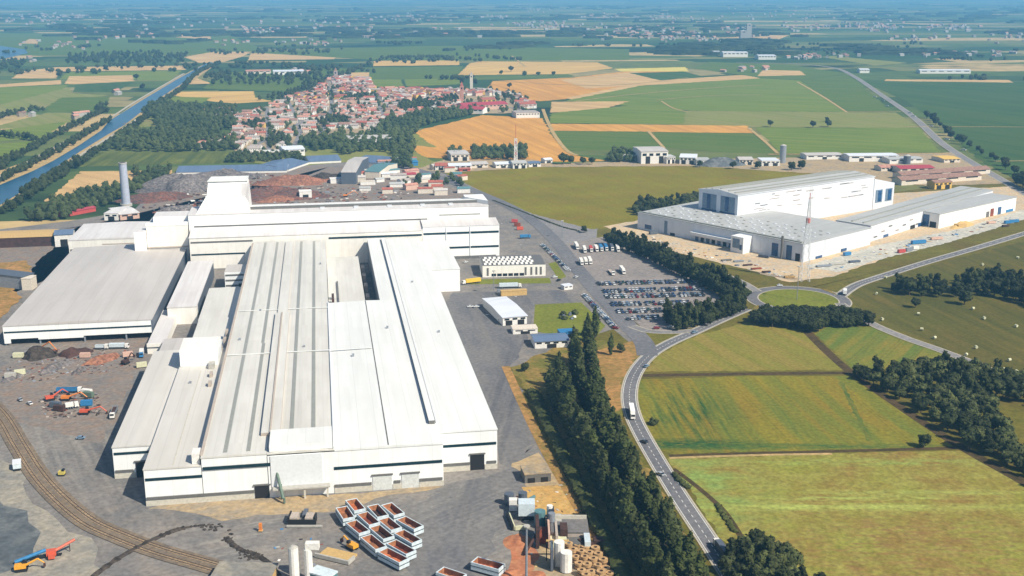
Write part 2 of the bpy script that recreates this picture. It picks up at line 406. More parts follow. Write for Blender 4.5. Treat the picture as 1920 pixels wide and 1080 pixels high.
gm('yard', (136, 130, 124), (116, 114, 112), (152, 140, 126), big=.03, small=.07, w=13, rough=.9, a2=.85, rot=.5, patches=[(*G(860,985)[:2], 60, 40, rgb(156, 152, 144), .35, 30, .45, .75, -.9), (*G(320,890)[:2], 60, 90, rgb(100, 99, 100), .2, 18, .42, .75, .55), (*G(120,840)[:2], 60, 60, rgb(154, 148, 138), .3, 20, .45, .75, .5), (*G(440,1000)[:2], 60, 30, rgb(158, 152, 142), .3, 14, .45, .75, -1.2)])
gm('yard_dark', (118, 116, 116), (104, 104, 107), (130, 125, 120), big=.03, small=.08, w=14, a2=.8, rot=.17, row=.1, rowc=rgb(126, 122, 118), patches=[(*G(860,940)[:2], 60, 40, rgb(142, 138, 132), .4, 30, .42, .7, -.8), (*G(940,760)[:2], 12, 160, rgb(92, 93, 98), .3, 40, .35, .65, -.12)])
gm('yard_brown', (138, 128, 119), (126, 120, 115), (150, 126, 106), big=.03, small=.12, w=15)
gm('yard_tan', (176, 154, 120), (152, 140, 122), (192, 164, 120), big=.04, small=.2, w=16)
gm('ochre_slab', (206, 168, 102), (192, 156, 96), (210, 160, 88), big=.05, small=.2, w=17)
gm('slag_dark', (92, 98, 102), (124, 126, 124), (76, 82, 86), big=.05, small=.12, w=18)
gm('slag_pale', (158, 150, 136), (132, 130, 124), (172, 162, 142), big=.05, small=.12, w=19)
gm('red_soil', (190, 120, 84), (162, 112, 86), (202, 142, 100), big=.06, small=.25, w=20)
gm('site_soil', (212, 190, 156), (190, 178, 158), (218, 180, 132), big=.03, small=.15, w=21)
gm('site_paving', (198, 194, 182), (182, 180, 170), (216, 208, 188), big=.03, small=.15, w=22)
gm('asphalt', (120, 119, 121), (108, 108, 112), (132, 128, 126), big=.02, small=.2, w=23, a2=.5)
gm('asphalt_old', (142, 138, 136), (128, 126, 126), (152, 146, 140), big=.02, small=.15, w=24, a2=.6)
gm('lot', (148, 138, 132), (134, 128, 124), (158, 148, 138), big=.02, small=.2, w=25, a2=.6)
gm('ballast_dark', (132, 118, 102), (112, 102, 92), (146, 126, 100), big=.08, small=.4, w=36)
gm('ballast', (164, 140, 112), (140, 122, 102), (180, 156, 124), big=.08, small=.4, w=26)
gm('scrap', (112, 88, 80), (92, 82, 80), (138, 84, 66), big=.05, small=.22, grain=.75, w=27)
gm('scrap_red', (152, 104, 84), (128, 92, 80), (168, 118, 88), big=.05, small=.22, grain=.75, w=37)
gm('scrap_grey', (116, 112, 110), (88, 86, 88), (140, 128, 122), big=.06, small=.3, grain=.75, w=28)
gm('dirt_black', (70, 62, 56), (58, 54, 52), (88, 78, 68), big=.08, small=.4, grain=.75, w=29)
def water_mat():
    m, nt, p = _new('water')
    nt.links.new(_mix(nt, _noise(nt, .02, 4), rgb(42, 90, 122, .66), rgb(52, 104, 134, .66)), p.inputs['Base Color'])
    p.inputs['Roughness'].default_value = .3; p.inputs['Specular IOR Level'].default_value = .16
    MATS['water'] = m
water_mat()

far = [('tan', [(23,147),(37,134),(105,126),(345,123),(348,131),(110,134),(106,147)]), ('crop_green', [(112,148),(126,135),(342,132),(318,151)]),
 ('tan', [(122,157),(130,143),(248,141),(252,152),(140,158)]), ('tan', [(-40,161),(115,150),(115,158),(-40,165)]),
 ('crop_green', [(-60,200),(-60,166),(130,159),(100,180),(30,202)]), ('crop_deep', [(137,173),(142,159),(252,154),(215,173)]),
 ('crop_light', [(-40,222),(-40,206),(130,164),(135,174),(205,179),(110,192),(30,212)]), ('crop_dark', [(85,202),(115,183),(205,181),(200,206),(95,210)]),
 ('crop_light', [(-40,245),(90,211),(172,212),(165,226),(60,238)]), ('crop_green', [(-60,270),(-60,252),(130,227),(80,258)]),
 ('crop_green', [(-60,306),(-60,275),(80,263),(30,298)]), ('crop_dark', [(-60,60),(300,70),(420,62),(500,95),(330,104),(-60,104)]),
 ('tan', [(348,158),(368,146),(398,157)]), ('gold_pale', [(318,178),(325,172),(475,171),(478,183),(512,190),(440,194),(395,190)]),
 ('crop_green', [(303,191),(318,181),(395,183),(380,193)]), ('crop_light', [(238,232),(262,216),(297,217),(297,236),(245,241)]),
 ('track_soil', [(208,272),(225,256),(272,256),(262,273)]), ('orchard', [(150,313),(175,286),(432,284),(428,306)]),
 ('tan', [(85,378),(150,322),(322,319),(312,336),(215,357),(150,362)]), ('tan', [(345,107),(400,97),(472,97),(455,106),(420,116),(375,118)]),
 ('tan', [(465,113),(470,100),(640,101),(625,111)]), ('tan', [(622,105),(640,98),(772,92),(760,98)]),
 ('crop_dark', [(380,166),(420,136),(640,128),(690,140),(600,158),(540,172)]), ('crop_green', [(680,163),(690,149),(752,149),(757,163)]),
 ('crop_green', [(762,162),(758,149),(860,146),(868,158)]), ('tan', [(640,148),(640,136),(692,136),(694,149)]),
 ('gold_pale', [(700,124),(702,114),(860,113),(862,122)]), ('crop_dark', [(690,148),(700,126),(868,124),(856,146)]),
 ('crop_dark', [(460,98),(790,86),(1180,92),(1180,112),(880,114),(700,112)]),
 ('gold_pale', [(858,141),(880,119),(900,115),(1120,117),(1150,128),(1062,139)]), ('crop_dark', [(865,146),(1064,139),(1078,143),(900,150)]),
 ('gold', [(905,176),(925,152),(1080,145),(1172,134),(1290,128),(1200,158),(1060,186),(1012,190)]), ('tan', [(1050,150),(1192,134),(1245,150),(1190,160),(1100,166)]),
 ('lemon', [(1150,129),(1285,126),(1292,134),(1165,134)]), ('crop_deep', [(1180,137),(1282,134),(1335,148),(1238,151)]),
 ('tan', [(1060,184),(1220,152),(1400,140),(1425,147),(1210,160),(1080,188)]),
 ('crop_green', [(1060,189),(1200,161),(1425,147),(1500,151),(1588,210),(1300,208)]), ('crop_dark', [(1502,151),(1590,139),(1674,210),(1592,210)]),
 ('tan', [(1032,211),(1034,191),(1180,190),(1120,209)]), ('crop_green', [(1030,231),(1034,212),(1245,192),(1290,210),(1282,233)]),
 ('crop_light', [(1282,234),(1286,208),(1680,211),(1724,240),(1400,238)]), ('gold', [(1032,245),(1034,232),(1402,236),(1414,250)]),
 ('crop_dark', [(1062,283),(1038,246),(1216,247),(1244,279)]), ('crop_dark', [(1248,277),(1224,248),(1412,250),(1458,288),(1350,285)]),
 ('crop_green', [(1464,288),(1416,239),(1724,240),(1764,285),(1600,289)]), ('crop_deep', [(1610,150),(2050,154),(2050,420),(1830,296),(1760,232),(1700,190)]),
 ('crop_dark', [(1330,116),(1480,122),(1590,138),(1500,150),(1420,145),(1300,128)]), ('crop_light', [(1540,107),(1560,105),(1702,118),(1640,123)]), ('tan', [(1660,149),(1890,150),(1900,155),(1660,152)]),
 ('gold', [(775,272),(778,246),(905,216),(1017,222),(1032,252),(1078,292),(1140,302),(1000,305),(785,295)]), ('crop_light', [(770,272),(776,247),(818,277)]),
 ('crop_light', [(700,335),(430,300),(560,280),(770,280),(850,322)]),
 ('tan', [(1420,143),(1430,131),(1500,133),(1510,141)]), ('tan', [(330,70),(345,62),(395,62),(395,74)]), ('tan', [(40,82),(55,73),(72,74),(70,82)]), ('tan', [(1290,68),(1410,62),(1480,66),(1460,74)])]
for mname, pts in far:
    sheet('field', pts, mname, rough=3.0)
sheet('asphalt_apron', [(880,350),(1000,398),(1110,425),(1150,440),(1060,480),(980,440),(925,390)], 'asphalt_old')
sheet('field', [(832,326),(1000,313),(1180,308),(1500,316),(1600,330),(1500,380),(1300,410),(1200,425),(1150,428),(1108,430),(1000,402),(918,368)], 'big_meadow', rough=1.3)
# near right: rough meadow, then the fields on it
sheet('meadow', [(960,690),(1110,560),(1120,430),(1200,420),(1920,330),(2900,330),(3300,1250),(960,1250)], 'meadow')
sheet('hay_meadow', [(1592,560),(1600,545),(1700,510),(2050,420),(2500,330),(2700,900),(2150,800),(1960,720),(1800,668),(1640,604)], 'hay_meadow', rough=1.5)
sheet('field', [(1252,862),(1500,853),(1800,845),(1850,862),(1960,930),(2200,1090),(2300,1250),(1460,1200),(1405,1080),(1345,1000),(1296,925)], 'lower_field', rough=1.3)
sheet('field', [(1215,840),(1262,852),(1500,846),(1790,838),(1740,790),(1590,706),(1400,706),(1200,712),(1190,760)], 'middle_field', rough=1.3)
sheet('crop_strip', [(1572,716),(1580,716),(1636,826),(1626,828)], 'streak_crop', rough=.8)
sheet('field', [(1205,698),(1238,664),(1310,628),(1400,606),(1522,612),(1520,625),(1585,694)], 'triangle_field', rough=1.3)
sheet('field', [(1522,622),(1560,612),(1636,614),(1700,640),(1772,666),(1690,694),(1600,692)], 'small_field', rough=1.3)
for nm, px, w in (('ditch', [(1205,705),(1400,702),(1590,700)], 5), ('ditch', [(1510,620),(1545,655),(1590,695),(1660,745),(1800,838),(1960,930),(2200,1090)], 6), ('ditch', [(1255,856),(1500,849),(1800,841)], 3.2), ('ditch', [(1262,880),(1292,902),(1332,935),(1362,965),(1392,1012)], 2.6)):
    ribbon(nm, px, w, 'ditch')
ribbon('farm_track', [(1255,860),(1400,855),(1560,852)], 2.2, 'track_soil')
# plant site
sheet('yard', [(-250,1300),(1230,1300),(1110,1000),(1010,820),(948,690),(1010,688),(1080,640),(1150,618),(1200,660),(1180,610),(1060,470),(930,372),(835,326),(700,300),(560,312),(330,322),(250,395),(130,415),(-120,445),(-300,700)], 'yard')
sheet('yard_apron', [(832,580),(850,548),(1050,545),(1085,570),(1000,575),(990,640),(955,690),(1010,820),(960,880),(934,870),(900,760)], 'yard_dark', rough=3)
sheet('yard_apron', [(700,1000),(830,915),(934,885),(1000,830),(960,960),(900,1080),(780,1080)], 'yard_dark', rough=3)
sheet('yard_apron', [(-20,760),(0,690),(120,640),(300,620),(285,650),(225,760),(195,830),(60,800)], 'yard_brown', rough=3)
sheet('yard_apron', [(260,395),(330,322),(600,312),(760,320),(900,370),(470,390),(300,410),(180,420),(-100,470),(-200,560),(0,560),(140,430)], 'yard_brown', rough=3)
sheet('yard_apron', [(280,950),(470,936),(615,930),(830,912),(700,936),(640,960),(420,975)], 'yard_tan', rough=3)
sheet('slag_apron', [(-200,870),(0,850),(90,960),(170,1010),(200,1080),(-200,1200)], 'slag_pale', rough=5)
sheet('slag_apron', [(-200,980),(0,930),(70,1000),(60,1060),(-200,1120)], 'slag_dark', rough=5)
sheet('red_apron', [(948,1010),(985,1000),(1000,1030),(1060,1090),(965,1100)], 'red_soil', rough=2.5)
sheet('works_apron', [(960,870),(1010,850),(1060,900),(1150,1090),(1120,1150),(1000,1100),(1020,960)], 'yard_tan', rough=1.5)
sheet('ochre_slab', [(978,915),(1062,910),(1082,965),(1010,972)], 'ochre_slab')
sheet('lawn', [(1000,622),(1003,572),(1090,568),(1135,612),(1110,640),(1060,632)], 'lawn')
sheet('lawn', [(880,525),(1030,522),(1034,532),(880,534)], 'lawn')
sheet('lawn', [(1028,495),(1042,492),(1062,520),(1048,525)], 'lawn')
sheet('verge', [(956,690),(1000,672),(1040,650),(1130,640),(1200,650),(1190,700),(1165,760),(1175,820),(1240,920),(1330,1080),(1400,1200),(1200,1200),(1100,980),(990,740)], 'verge', rough=2)
sheet('verge', [(1110,660),(1190,640),(1200,660),(1170,710),(1160,770),(1130,780),(1110,730)], 'dry_verge', rough=2)
ribbon('verge', [(948,688),(985,770),(1030,860),(1100,980),(1190,1150)], 5, 'dry_verge')
sheet('truck_park', [(1050,460),(1130,445),(1330,530),(1350,560),(1300,615),(1215,625),(1150,570)], 'lot')
sheet('building_site', [(1130,425),(1195,415),(1300,385),(1900,350),(1960,385),(1700,470),(1560,520),(1480,530),(1400,505),(1250,470)], 'site_soil', rough=2.5)
sheet('site_paving', [(1510,500),(1640,462),(1800,430),(1950,385),(1960,400),(1780,455),(1640,490),(1570,512)], 'site_paving', rough=1.5)
sheet('grass_bank', [(1560,520),(1660,490),(1780,458),(1960,402),(1960,440),(1830,470),(1700,498),(1600,530),(1500,545)], 'meadow', rough=2)
sheet('village_yard', [(780,318),(830,300),(1000,300),(1040,308),(1200,301),(1500,296),(1800,286),(1880,345),(1740,350),(1560,328),(1300,312),(1000,314),(840,325)], 'yard_tan', rough=3)

sheet('village_ground', [(440,292),(436,222),(545,184),(610,150),(650,144),(700,168),(960,176),(1005,200),(985,212),(800,216),(700,246),(560,262),(520,292)], 'yard_tan', rough=6)
# canal, its banks and the far river
sheet('canal_bank', [(205,228),(262,188),(330,148),(380,122),(410,118),(365,150),(300,190),(240,232),(160,286),(60,352),(-60,425),(-60,340),(60,300)], 'track_soil')
sheet('canal', [(393,116),(330,150),(270,186),(240,205),(206,226),(190,245),(150,272),(100,302),(60,322),(-40,364),(-40,410),(35,364),(70,339),(110,311),(150,285),(200,254),(235,234),(260,214),(292,189),(352,150),(404,120)], 'water')
sheet('river', [(-200,84),(0,86),(48,93),(52,100),(0,112),(-200,118)], 'water')
for nm, px, w in (('bank_path', [(-30,348),(60,300),(130,262),(205,222),(262,186),(345,138)], 5), ('bank_path', [(70,350),(150,292),(230,242),(262,220)], 5)):
    ribbon(nm, px, w, 'kerb_pale')

# roads
def road(name, px, w, mat='asphalt', line=True, edge=True, z=None):
    LAYER[0] += STEP; z = LAYER[0]
    L = smooth(GP(px), 8)
    if edge:
        b = MB(); ribbon_b(b, L, w + 1.7, 'kerb_pale', z); tag(b.build('road_shoulder'), kind='structure')
    z += STEP; b = MB(); ribbon_b(b, L, w, mat, z); tag(b.build(name), kind='structure')
    if line:
        z += STEP; b = MB()
        ribbon_b(b, L, .35, 'road_paint', z, w / 2 - .5); ribbon_b(b, L, .35, 'road_paint', z, -w / 2 + .5)
        i = 0; acc = 0.0
        for i in range(len(L) - 1):
            seg = (L[i + 1] - L[i]).length; k = max(1, int(seg / 9))
            for q in range(k):
                p = L[i].lerp(L[i + 1], q / k); e = L[i].lerp(L[i + 1], (q + .5) / k)
                ribbon_b(b, [p, e], .3, 'road_paint', z)
        tag(b.build('road_marking'), kind='structure')
    LAYER[0] = z
    return L
MAIN = road('road', [(1500,1300),(1420,1160),(1370,1080),(1325,1010),(1275,935),(1236,872),(1203,815),(1185,775),(1180,738),(1190,702),(1215,670),(1252,646),(1305,622),(1360,597),(1400,580)], 8.0)
WORKS = road('works_road', [(1214,668),(1206,642),(1178,612),(1150,580),(1112,540),(1074,494),(1042,454),(1000,415),(950,385),(880,355),(815,330),(760,312)], 13, 'asphalt', False, False)
road('slip_road', [(1184,612),(1215,622),(1260,624),(1302,621)], 6, 'asphalt_old', False)
C0 = Vector((208, 787, 0))
ring = [C0 + Vector((math.cos(t), math.sin(t), 0)) * 33 for t in [2 * math.pi * k / 48 for k in range(49)]]
zz = LAYER[0] + STEP
for nm, r, w, mt, dz in (('road_shoulder', 33, 9.6, 'kerb_pale', 0), ('roundabout', 33, 7.6, 'asphalt', STEP)):
    b = MB(); ribbon_b(b, ring, w, mt, zz + dz); tag(b.build(nm), kind='structure')
LAYER[0] = zz + 2 * STEP
ISL=[((1538,543),(1572,556),(1556,546)),((1422,573),(1410,580),(1425,582))]
sheet('roundabout_lawn', [C0 + Vector((math.cos(t), math.sin(t), 0)) * 28 for t in [2 * math.pi * k / 40 for k in range(40)]], 'lawn', world=True)
road('road', [(1576,556),(1590,545),(1612,533),(1660,517),(1740,492),(1830,466),(1930,436),(2050,400),(2300,332),(2500,290)], 8.0)
road('road', [(1574,570),(1600,588),(1640,611),(1700,636),(1760,657),(1830,684),(1900,715),(2100,800),(2400,940)], 6.5, 'asphalt_old', False)
road('road', [(1420,548),(1390,530),(1330,505)], 6, 'asphalt_old', False)
for tri in ISL:
    q = MB(); w3 = GP(tri); q.prism(w3, 0, LAYER[0] + .14, 'kerb_pale', 'verge'); tag(q.build('traffic_island'), kind='structure')
HIGH = road('highway', [(1380,118),(1475,119),(1560,127),(1600,143),(1655,180),(1710,218),(1760,264),(1800,292),(1850,322),(1920,362),(2000,410)], 11, 'asphalt_old', False)
for px, w in (([(1495,154),(1540,180),(1588,211)], 5), ([(1215,246),(1245,278)], 5), ([(1403,240),(1430,262),(1458,288)], 5), ([(1080,190),(1200,176),(1350,164),(1430,160)], 5), ([(1018,205),(1026,226),(1040,254),(1062,282),(1082,292)], 6), ([(1240,190),(1262,203),(1290,211)], 4), ([(930,152),(1080,160),(1180,158),(1290,146)], 5), ([(960,105),(985,125)], 6), ([(230,232),(330,222)], 4), ([(1230,188),(1330,180),(1430,178)], 4), ([(1590,210),(1690,210)], 4), ([(1440,290),(1640,289),(1780,288)], 6), ([(1860,303),(1960,302)], 4), ([(1700,238),(1960,239)], 4)):
    ribbon('farm_track', px, w, 'track_soil')

# railway curving past the works
LAYER[0] += STEP
RAIL = [(-60,720),(0,778),(35,835),(70,890),(110,935),(165,980),(230,1010),(300,1036),(390,1062),(520,1100),(700,1160)]
rl = smooth(GP(RAIL), 10)
b = MB(); ribbon_b(b, rl, 10.5, 'ballast_dark', LAYER[0]); tag(b.build('railway_ballast'), kind='structure')
LAYER[0] += STEP
b = MB(); ribbon_b(b, rl, 2.6, 'ballast', LAYER[0], 2.5); ribbon_b(b, rl, 2.6, 'ballast', LAYER[0], -2.3); tag(b.build('railway_ballast'), kind='structure')
for off in (-2.3, 2.5):
    rt = thing('railway_track', ('inner' if off > 0 else 'outer') + ' one of two brown railway tracks curving past the mill', 'railway', rl[0] * 1.0)
    q = MB()
    for i in range(0, len(rl) - 1):
        d = (rl[i + 1] - rl[i]); k = max(1, int(d.length / 1.6)); dn = d.normalized(); nn = Vector((-dn.y, dn.x, 0))
        for t in range(k):
            c = rl[i] + d * (t / k) + nn * off
            q.poly([c + nn * 1.3 - dn * .15 + Vector((0, 0, LAYER[0] + .15)), c - nn * 1.3 - dn * .15 + Vector((0, 0, LAYER[0] + .15)), c - nn * 1.3 + dn * .15 + Vector((0, 0, LAYER[0] + .15)), c + nn * 1.3 + dn * .15 + Vector((0, 0, LAYER[0] + .15))], 'sleeper')
    o = q.build('sleepers', rt); o['kind'] = 'stuff'
    for g in (-.72, .72):
        q = MB()
        for dz, wd in ((.33, .14),):
            ribbon_b(q, rl, wd, 'rail_steel', LAYER[0] + dz, off + g)
        for sgn in (-1, 1):
            for i in range(len(rl) - 1):
                dn = (rl[min(i + 1, len(rl) - 1)] - rl[i]).normalized(); nn = Vector((-dn.y, dn.x, 0)); s2 = off + g + sgn * .07
                a, c = rl[i] + nn * s2, rl[i + 1] + nn * s2
                q.poly([a + Vector((0, 0, LAYER[0])), c + Vector((0, 0, LAYER[0])), c + Vector((0, 0, LAYER[0] + .33)), a + Vector((0, 0, LAYER[0] + .33))], 'rail_steel')
        q.build('rail', rt)

# ------------------------------------------------------------------ steelworks
def SB(a0, a1, b0, b1, z0, z1, m, top=None, b=None, cap=True):
    b = b or MB(); b.box(a0, a1, b0, b1, z0, z1, m, top, lambda a, c: S(a, c), cap); return b
def fstrip(b, a0, a1, bf, z0, z1, m, t=.18):
    """a band on a front wall that stands at b = bf, proud by t"""
    SB(a0, a1, bf - t, bf + .05, z0, z1, m, b=b)
def part(root, name, a0, a1, b0, b1, z0, z1, m, top=None): return SB(a0, a1, b0, b1, z0, z1, m, top).build(name, root)
def roofslab(root, a0, a1, b0, b1, z, m, rise=0.0, ridge=None, name='roof', t=.5, over=.25):
    """a shallow pitched roof whose ridge runs along the hall"""
    q = MB(); rg = (a0 + a1) / 2 if ridge is None else ridge
    a0 -= over; a1 += over; b0 -= over; b1 += over
    for bb in (b0, b1):
        pts = [S(a0, bb, z), S(a1, bb, z), S(a1, bb, z + t), S(rg, bb, z + t + rise), S(a0, bb, z + t)]
        q.poly(pts if bb == b0 else pts[::-1], m)
    q.poly([S(a0, b0, z + t), S(rg, b0, z + t + rise), S(rg, b1, z + t + rise), S(a0, b1, z + t)], m)
    q.poly([S(rg, b0, z + t + rise), S(a1, b0, z + t), S(a1, b1, z + t), S(rg, b1, z + t + rise)], m)
    q.poly([S(a0, b1, z), S(a0, b0, z), S(a0, b0, z + t), S(a0, b1, z + t)], m)
    q.poly([S(a1, b0, z), S(a1, b1, z), S(a1, b1, z + t), S(a1, b0, z + t)], m)
    return q.build(name, root)

rm = thing('rolling_mill', 'huge white flat-roofed mill hall with long roof strips and stepped front facing the tipping wagons', 'factory hall', S(-5, 690))
SB(-58, -29.9, 471, 905, 0, 21, 'white_cladding', cap=False).build('wall', rm)
SB(-29.7, 48, 470.6, 714.6, 0, 20.4, 'white_cladding', cap=False).build('wall', rm)
SB(-29.5, -.5, 715.2, 905, 0, 20.7, 'white_cladding', cap=False).build('wall', rm)
SB(33.2, 48, 715.2, 905, 0, 20.4, 'dark_cladding', cap=False).build('wall', rm)  # courtyard side of the white hall: its shade is put into the wall colour
SB(-82.6, -58.3, 471.3, 640, 0, 17, 'white_cladding', cap=False).build('wall', rm)
SB(-82.4, -58.3, 640.3, 716, 0, 13.4, 'warm_cladding', cap=False).build('wall', rm)
SB(-83.5, -58.3, 716.3, 800, 0, 11.5, 'warm_cladding', cap=False).build('wall', rm)
SB(-101, -82.9, 503, 645, 0, 15.4, 'white_cladding', cap=False).build('wall', rm)
SB(48.3, 75, 485, 905, 0, 19.6, 'white_cladding', cap=False).build('wall', rm)
SB(75.3, 97, 806, 903, 0, 17, 'white_cladding', cap=False).build('wall', rm)
roofslab(rm, -58, -30.2, 471, 905, 21, 'mill_roof', .5)
roofslab(rm, -29.6, -.8, 471, 905, 20.8, 'mill_roof', .6)
roofslab(rm, -.2, 47.8, 470.6, 714.6, 20.5, 'mill_roof_white', .7, 23.5)
roofslab(rm, 33.3, 47.8, 715.2, 905, 20.5, 'mill_roof_white', .2)
roofslab(rm, 48.4, 75, 485, 905, 19.8, 'mill_roof_white', .3, 50)
roofslab(rm, 75.5, 97, 806, 903, 17.1, 'mill_roof_white', .2)
roofslab(rm, -82.6, -58.4, 471.3, 640, 17.1, 'bay_roof', .3)
roofslab(rm, -82.4, -58.4, 640.6, 716, 13.5, 'mill_roof', .2)
roofslab(rm, -83.5, -58.4, 716.6, 800, 11.6, 'mill_roof', .2)
roofslab(rm, -101, -83.0, 503, 645, 15.5, 'bay_roof', .3)
# front facade bands, doors, plinth
def band(name, a0, a1, bf, z0, z1, m, t=.2):
    q = MB(); fstrip(q, a0, a1, bf, z0, z1, m, t); return q.build(name, rm)
band('window_strip', -57.5, -6.5, 470.6, 15.6, 17.1, 'strip_glass'); band('window_strip', -1, 47.5, 470.6, 11.6, 13.0, 'strip_glass')
band('window_strip', 48.8, 74.5, 485, 12.6, 13.9, 'strip_glass'); band('window_strip', -82.2, -58, 471.3, 12.0, 13.3, 'strip_glass'); band('window_strip', -100.5, -83.4, 503, 12.0, 13.2, 'strip_glass')
for a0, a1, bf in ((-82.2, -36, 471), (-1, 15.5, 470.6), (25.5, 28.5, 470.6), (37, 47.5, 470.6), (49, 62, 485), (70, 74.5, 485), (-100.5, -92.5, 503)):
    band('louvre_strip', a0, a1, bf, 3.3, 4.5, 'grey_strip', .5)
for a0, a1, bf in ((-82.6, -36.5, 471), (-1, 15.8, 470.6), (25, 28.9, 470.6), (36.9, 48, 470.6), (48.4, 62, 485), (69, 75, 485), (-101, -91.5, 503)):
    band('plinth', a0, a1, bf, 0, 2.9, 'plinth', .35)
for a0, a1, bf, h, mt in ((-36, -29.5, 470.9, 6.5, 'door_dark'), (16, 24.6, 470.6, 7.5, 'door_light'), (29, 36.8, 470.6, 7.5, 'door_light'), (62.2, 68.8, 485, 8.2, 'door_dark'), (-91.3, -84, 503, 8, 'door_dark')):
    q = MB(); fstrip(q, a0, a1, bf, 0.02, h, mt, .3); d = q.build('roller_door', rm)
    q = MB(); fstrip(q, a0 - .5, a1 + .5, bf, h + .02, h + .6, 'grey_strip', .7); q.build('lintel', d)
q = MB(); fstrip(q, -28.5, -6, 470.6, 5.5, 20.2, 'fascia_grey', .45); q.build('fascia_panel', rm)
part(rm, 'porch', -28, -3, 466.5, 470.0, 5.2, 5.8, 'concrete'); part(rm, 'post', -14.6, -13.8, 467, 467.8, 0, 5.15, 'plinth'); part(rm, 'post', -4.6, -3.8, 467, 467.8, 0, 5.15, 'plinth')
part(rm, 'penthouse', -28.8, -1.2, 472, 490.5, 21.6, 24.6, 'white_cladding', 'mill_roof_white')
# roof furniture
for a, b0, b1 in ((-48, 474, 900), (-38, 474, 632), (-38.6, 632.5, 900), (-19.6, 493, 900), (-9.6, 493, 900)):
    part(rm, 'skylight', a - .9, a + .9, b0, b1, 21.2, 21.9, 'skylight')
q = SB(-33.2, -24.6, 491, 690, 21.2, 23.2, 'vent_brown', 'mill_roof'); SB(-29.5, -28.7, 491.5, 689, 23.25, 23.7, 'vent_brown', b=q); q.build('ridge_vent', rm)
q = SB(-32.0, -25.8, 690.6, 898, 21.2, 22.7, 'vent_brown', 'mill_roof'); q.build('ridge_vent', rm)
part(rm, 'parapet', -.9, -.3, 471.5, 714, 21.0, 22.1, 'fascia_grey'); part(rm, 'parapet', 47.3, 48.2, 495, 900, 20.8, 21.4, 'fascia_grey')
q = SB(43.9, 46.7, 494, 898, 20.9, 22.9, 'grey_strip', 'mill_roof_white'); q.build('ridge_vent', rm)
part(rm, 'gutter', 23.2, 23.8, 471, 714, 21.5, 21.75, 'grey_strip'); part(rm, 'gutter', -58.6, -57.4, 473, 900, 21.5, 22.0, 'vent_brown')
part(rm, 'gutter', -70.6, -70.1, 473, 600, 17.8, 18.0, 'plinth')
part(rm, 'walkway', -57, 23, 611.5, 612.6, 22.05, 22.3, 'mill_roof_white'); part(rm, 'walkway', -56, -1, 700.5, 701.4, 22.05, 22.3, 'mill_roof_white')
part(rm, 'dormer', -82.2, -61.8, 609, 632, 17.8, 27.2, 'white_cladding', 'warm_cladding')
part(rm, 'hatch', -66.5, -63.5, 602, 608, 17.8, 20.5, 'concrete'); part(rm, 'hatch', -62.2, -58.9, 473, 480, 17.8, 22.5, 'white_wall')
for a, bb in ((-64, 590), (-63.4, 575), (-62.5, 636), (-61.5, 652), (-61.5, 668)):
    part(rm, 'duct', a - .8, a + .8, bb - 2, bb + 2, 17.7 if bb < 640 else 13.8, 20.2, 'vent_brown')
for a, b0 in ((-52, 640), (-43, 700), (-15, 620), (-5, 820), (12, 600), (34, 650), (64, 640), (58, 760), (-74, 580)): part(rm, 'roof_vent', a - .6, a + .6, b0, b0 + 1.4, 16.0 if a < -83 else 17.6 if a < -58 else 21.4 if a < 48 else 20.3, 17.2 if a < -83 else 18.8 if a < -58 else 22.8 if a < 48 else 21.5, 'steel_grey')
# courtyard inside the hall
SB(-.2, 24.5, 735, 880, 0, 12.5, 'warm_cladding', 'mill_roof').build('inner_bay', rm)
SB(-.2, 26, 715.4, 731, 0, 15, 'white_cladding', 'mill_roof_white').build('inner_bay', rm)
for bb in (742, 752): part(rm, 'duct', 2, 3.6, bb, bb + 5, 12.6, 16, 'dark_rust')
part(rm, 'duct', 6, 7, 740, 800, 12.6, 13.6, 'grey_strip'); part(rm, 'duct', 9.5, 13, 722, 725, 15.1, 17, 'concrete')
for bb in (770, 800, 830, 855): part(rm, 'duct', 26, 28.5, bb, bb + 9, 0, 9, 'vent_brown')

ms = thing('melt_shop', 'tall white melt shop lying across behind the mill, with stepped roofs and dark window bands', 'factory hall', S(0, 930))
SB(-108, 78.7, 908, 934, 0, 26, 'warm_cladding', cap=False).build('wall', ms)
SB(79, 143, 909, 930, 0, 28, 'white_cladding', cap=False).build('wall', ms)
SB(-110, 137, 930.3, 966, 0, 40, 'white_cladding', cap=False).build('wall', ms)
q = MB(); q.poly([S(-108.4, 907.6, 26), S(79, 907.6, 26), S(79, 930.2, 29), S(-108.4, 930.2, 29)], 'melt_roof'); q.poly([S(-108.4, 907.6, 25.6), S(79, 907.6, 25.6), S(79, 907.6, 26), S(-108.4, 907.6, 26)], 'melt_roof')
q.poly([S(79, 907.6, 25.6), S(79, 930.2, 28.6), S(79, 930.2, 29), S(79, 907.6, 26)], 'melt_roof'); q.build('roof', ms)
q = MB(); q.poly([S(79.1, 908.7, 28), S(143.2, 908.7, 28), S(143.2, 930.2, 30.2), S(79.1, 930.2, 30.2)], 'melt_roof'); q.poly([S(143, 908.7, 27.9), S(143, 930.2, 27.9), S(143, 930.2, 30.2), S(143, 908.7, 28)], 'white_cladding'); q.build('roof', ms)
q = SB(-110.3, 137.3, 930, 966.4, 40.1, 40.7, 'melt_roof'); q.build('roof', ms)
q = SB(-62, 132, 944, 951, 40.8, 43.2, 'grey_strip', 'mill_roof_white'); q.build('ridge_vent', ms)
for a in (-4, 24, 52, 80, 104): part(ms, 'roof_hatch', a, a + 4, 936, 957, 40.8, 41.3, 'fascia_grey')
q = MB(); q.prism([S(120, 955), S(137.2, 934), S(137.2, 966), S(120, 966)], 40.8, 44, 'white_cladding'); q.build('stair_head', ms)
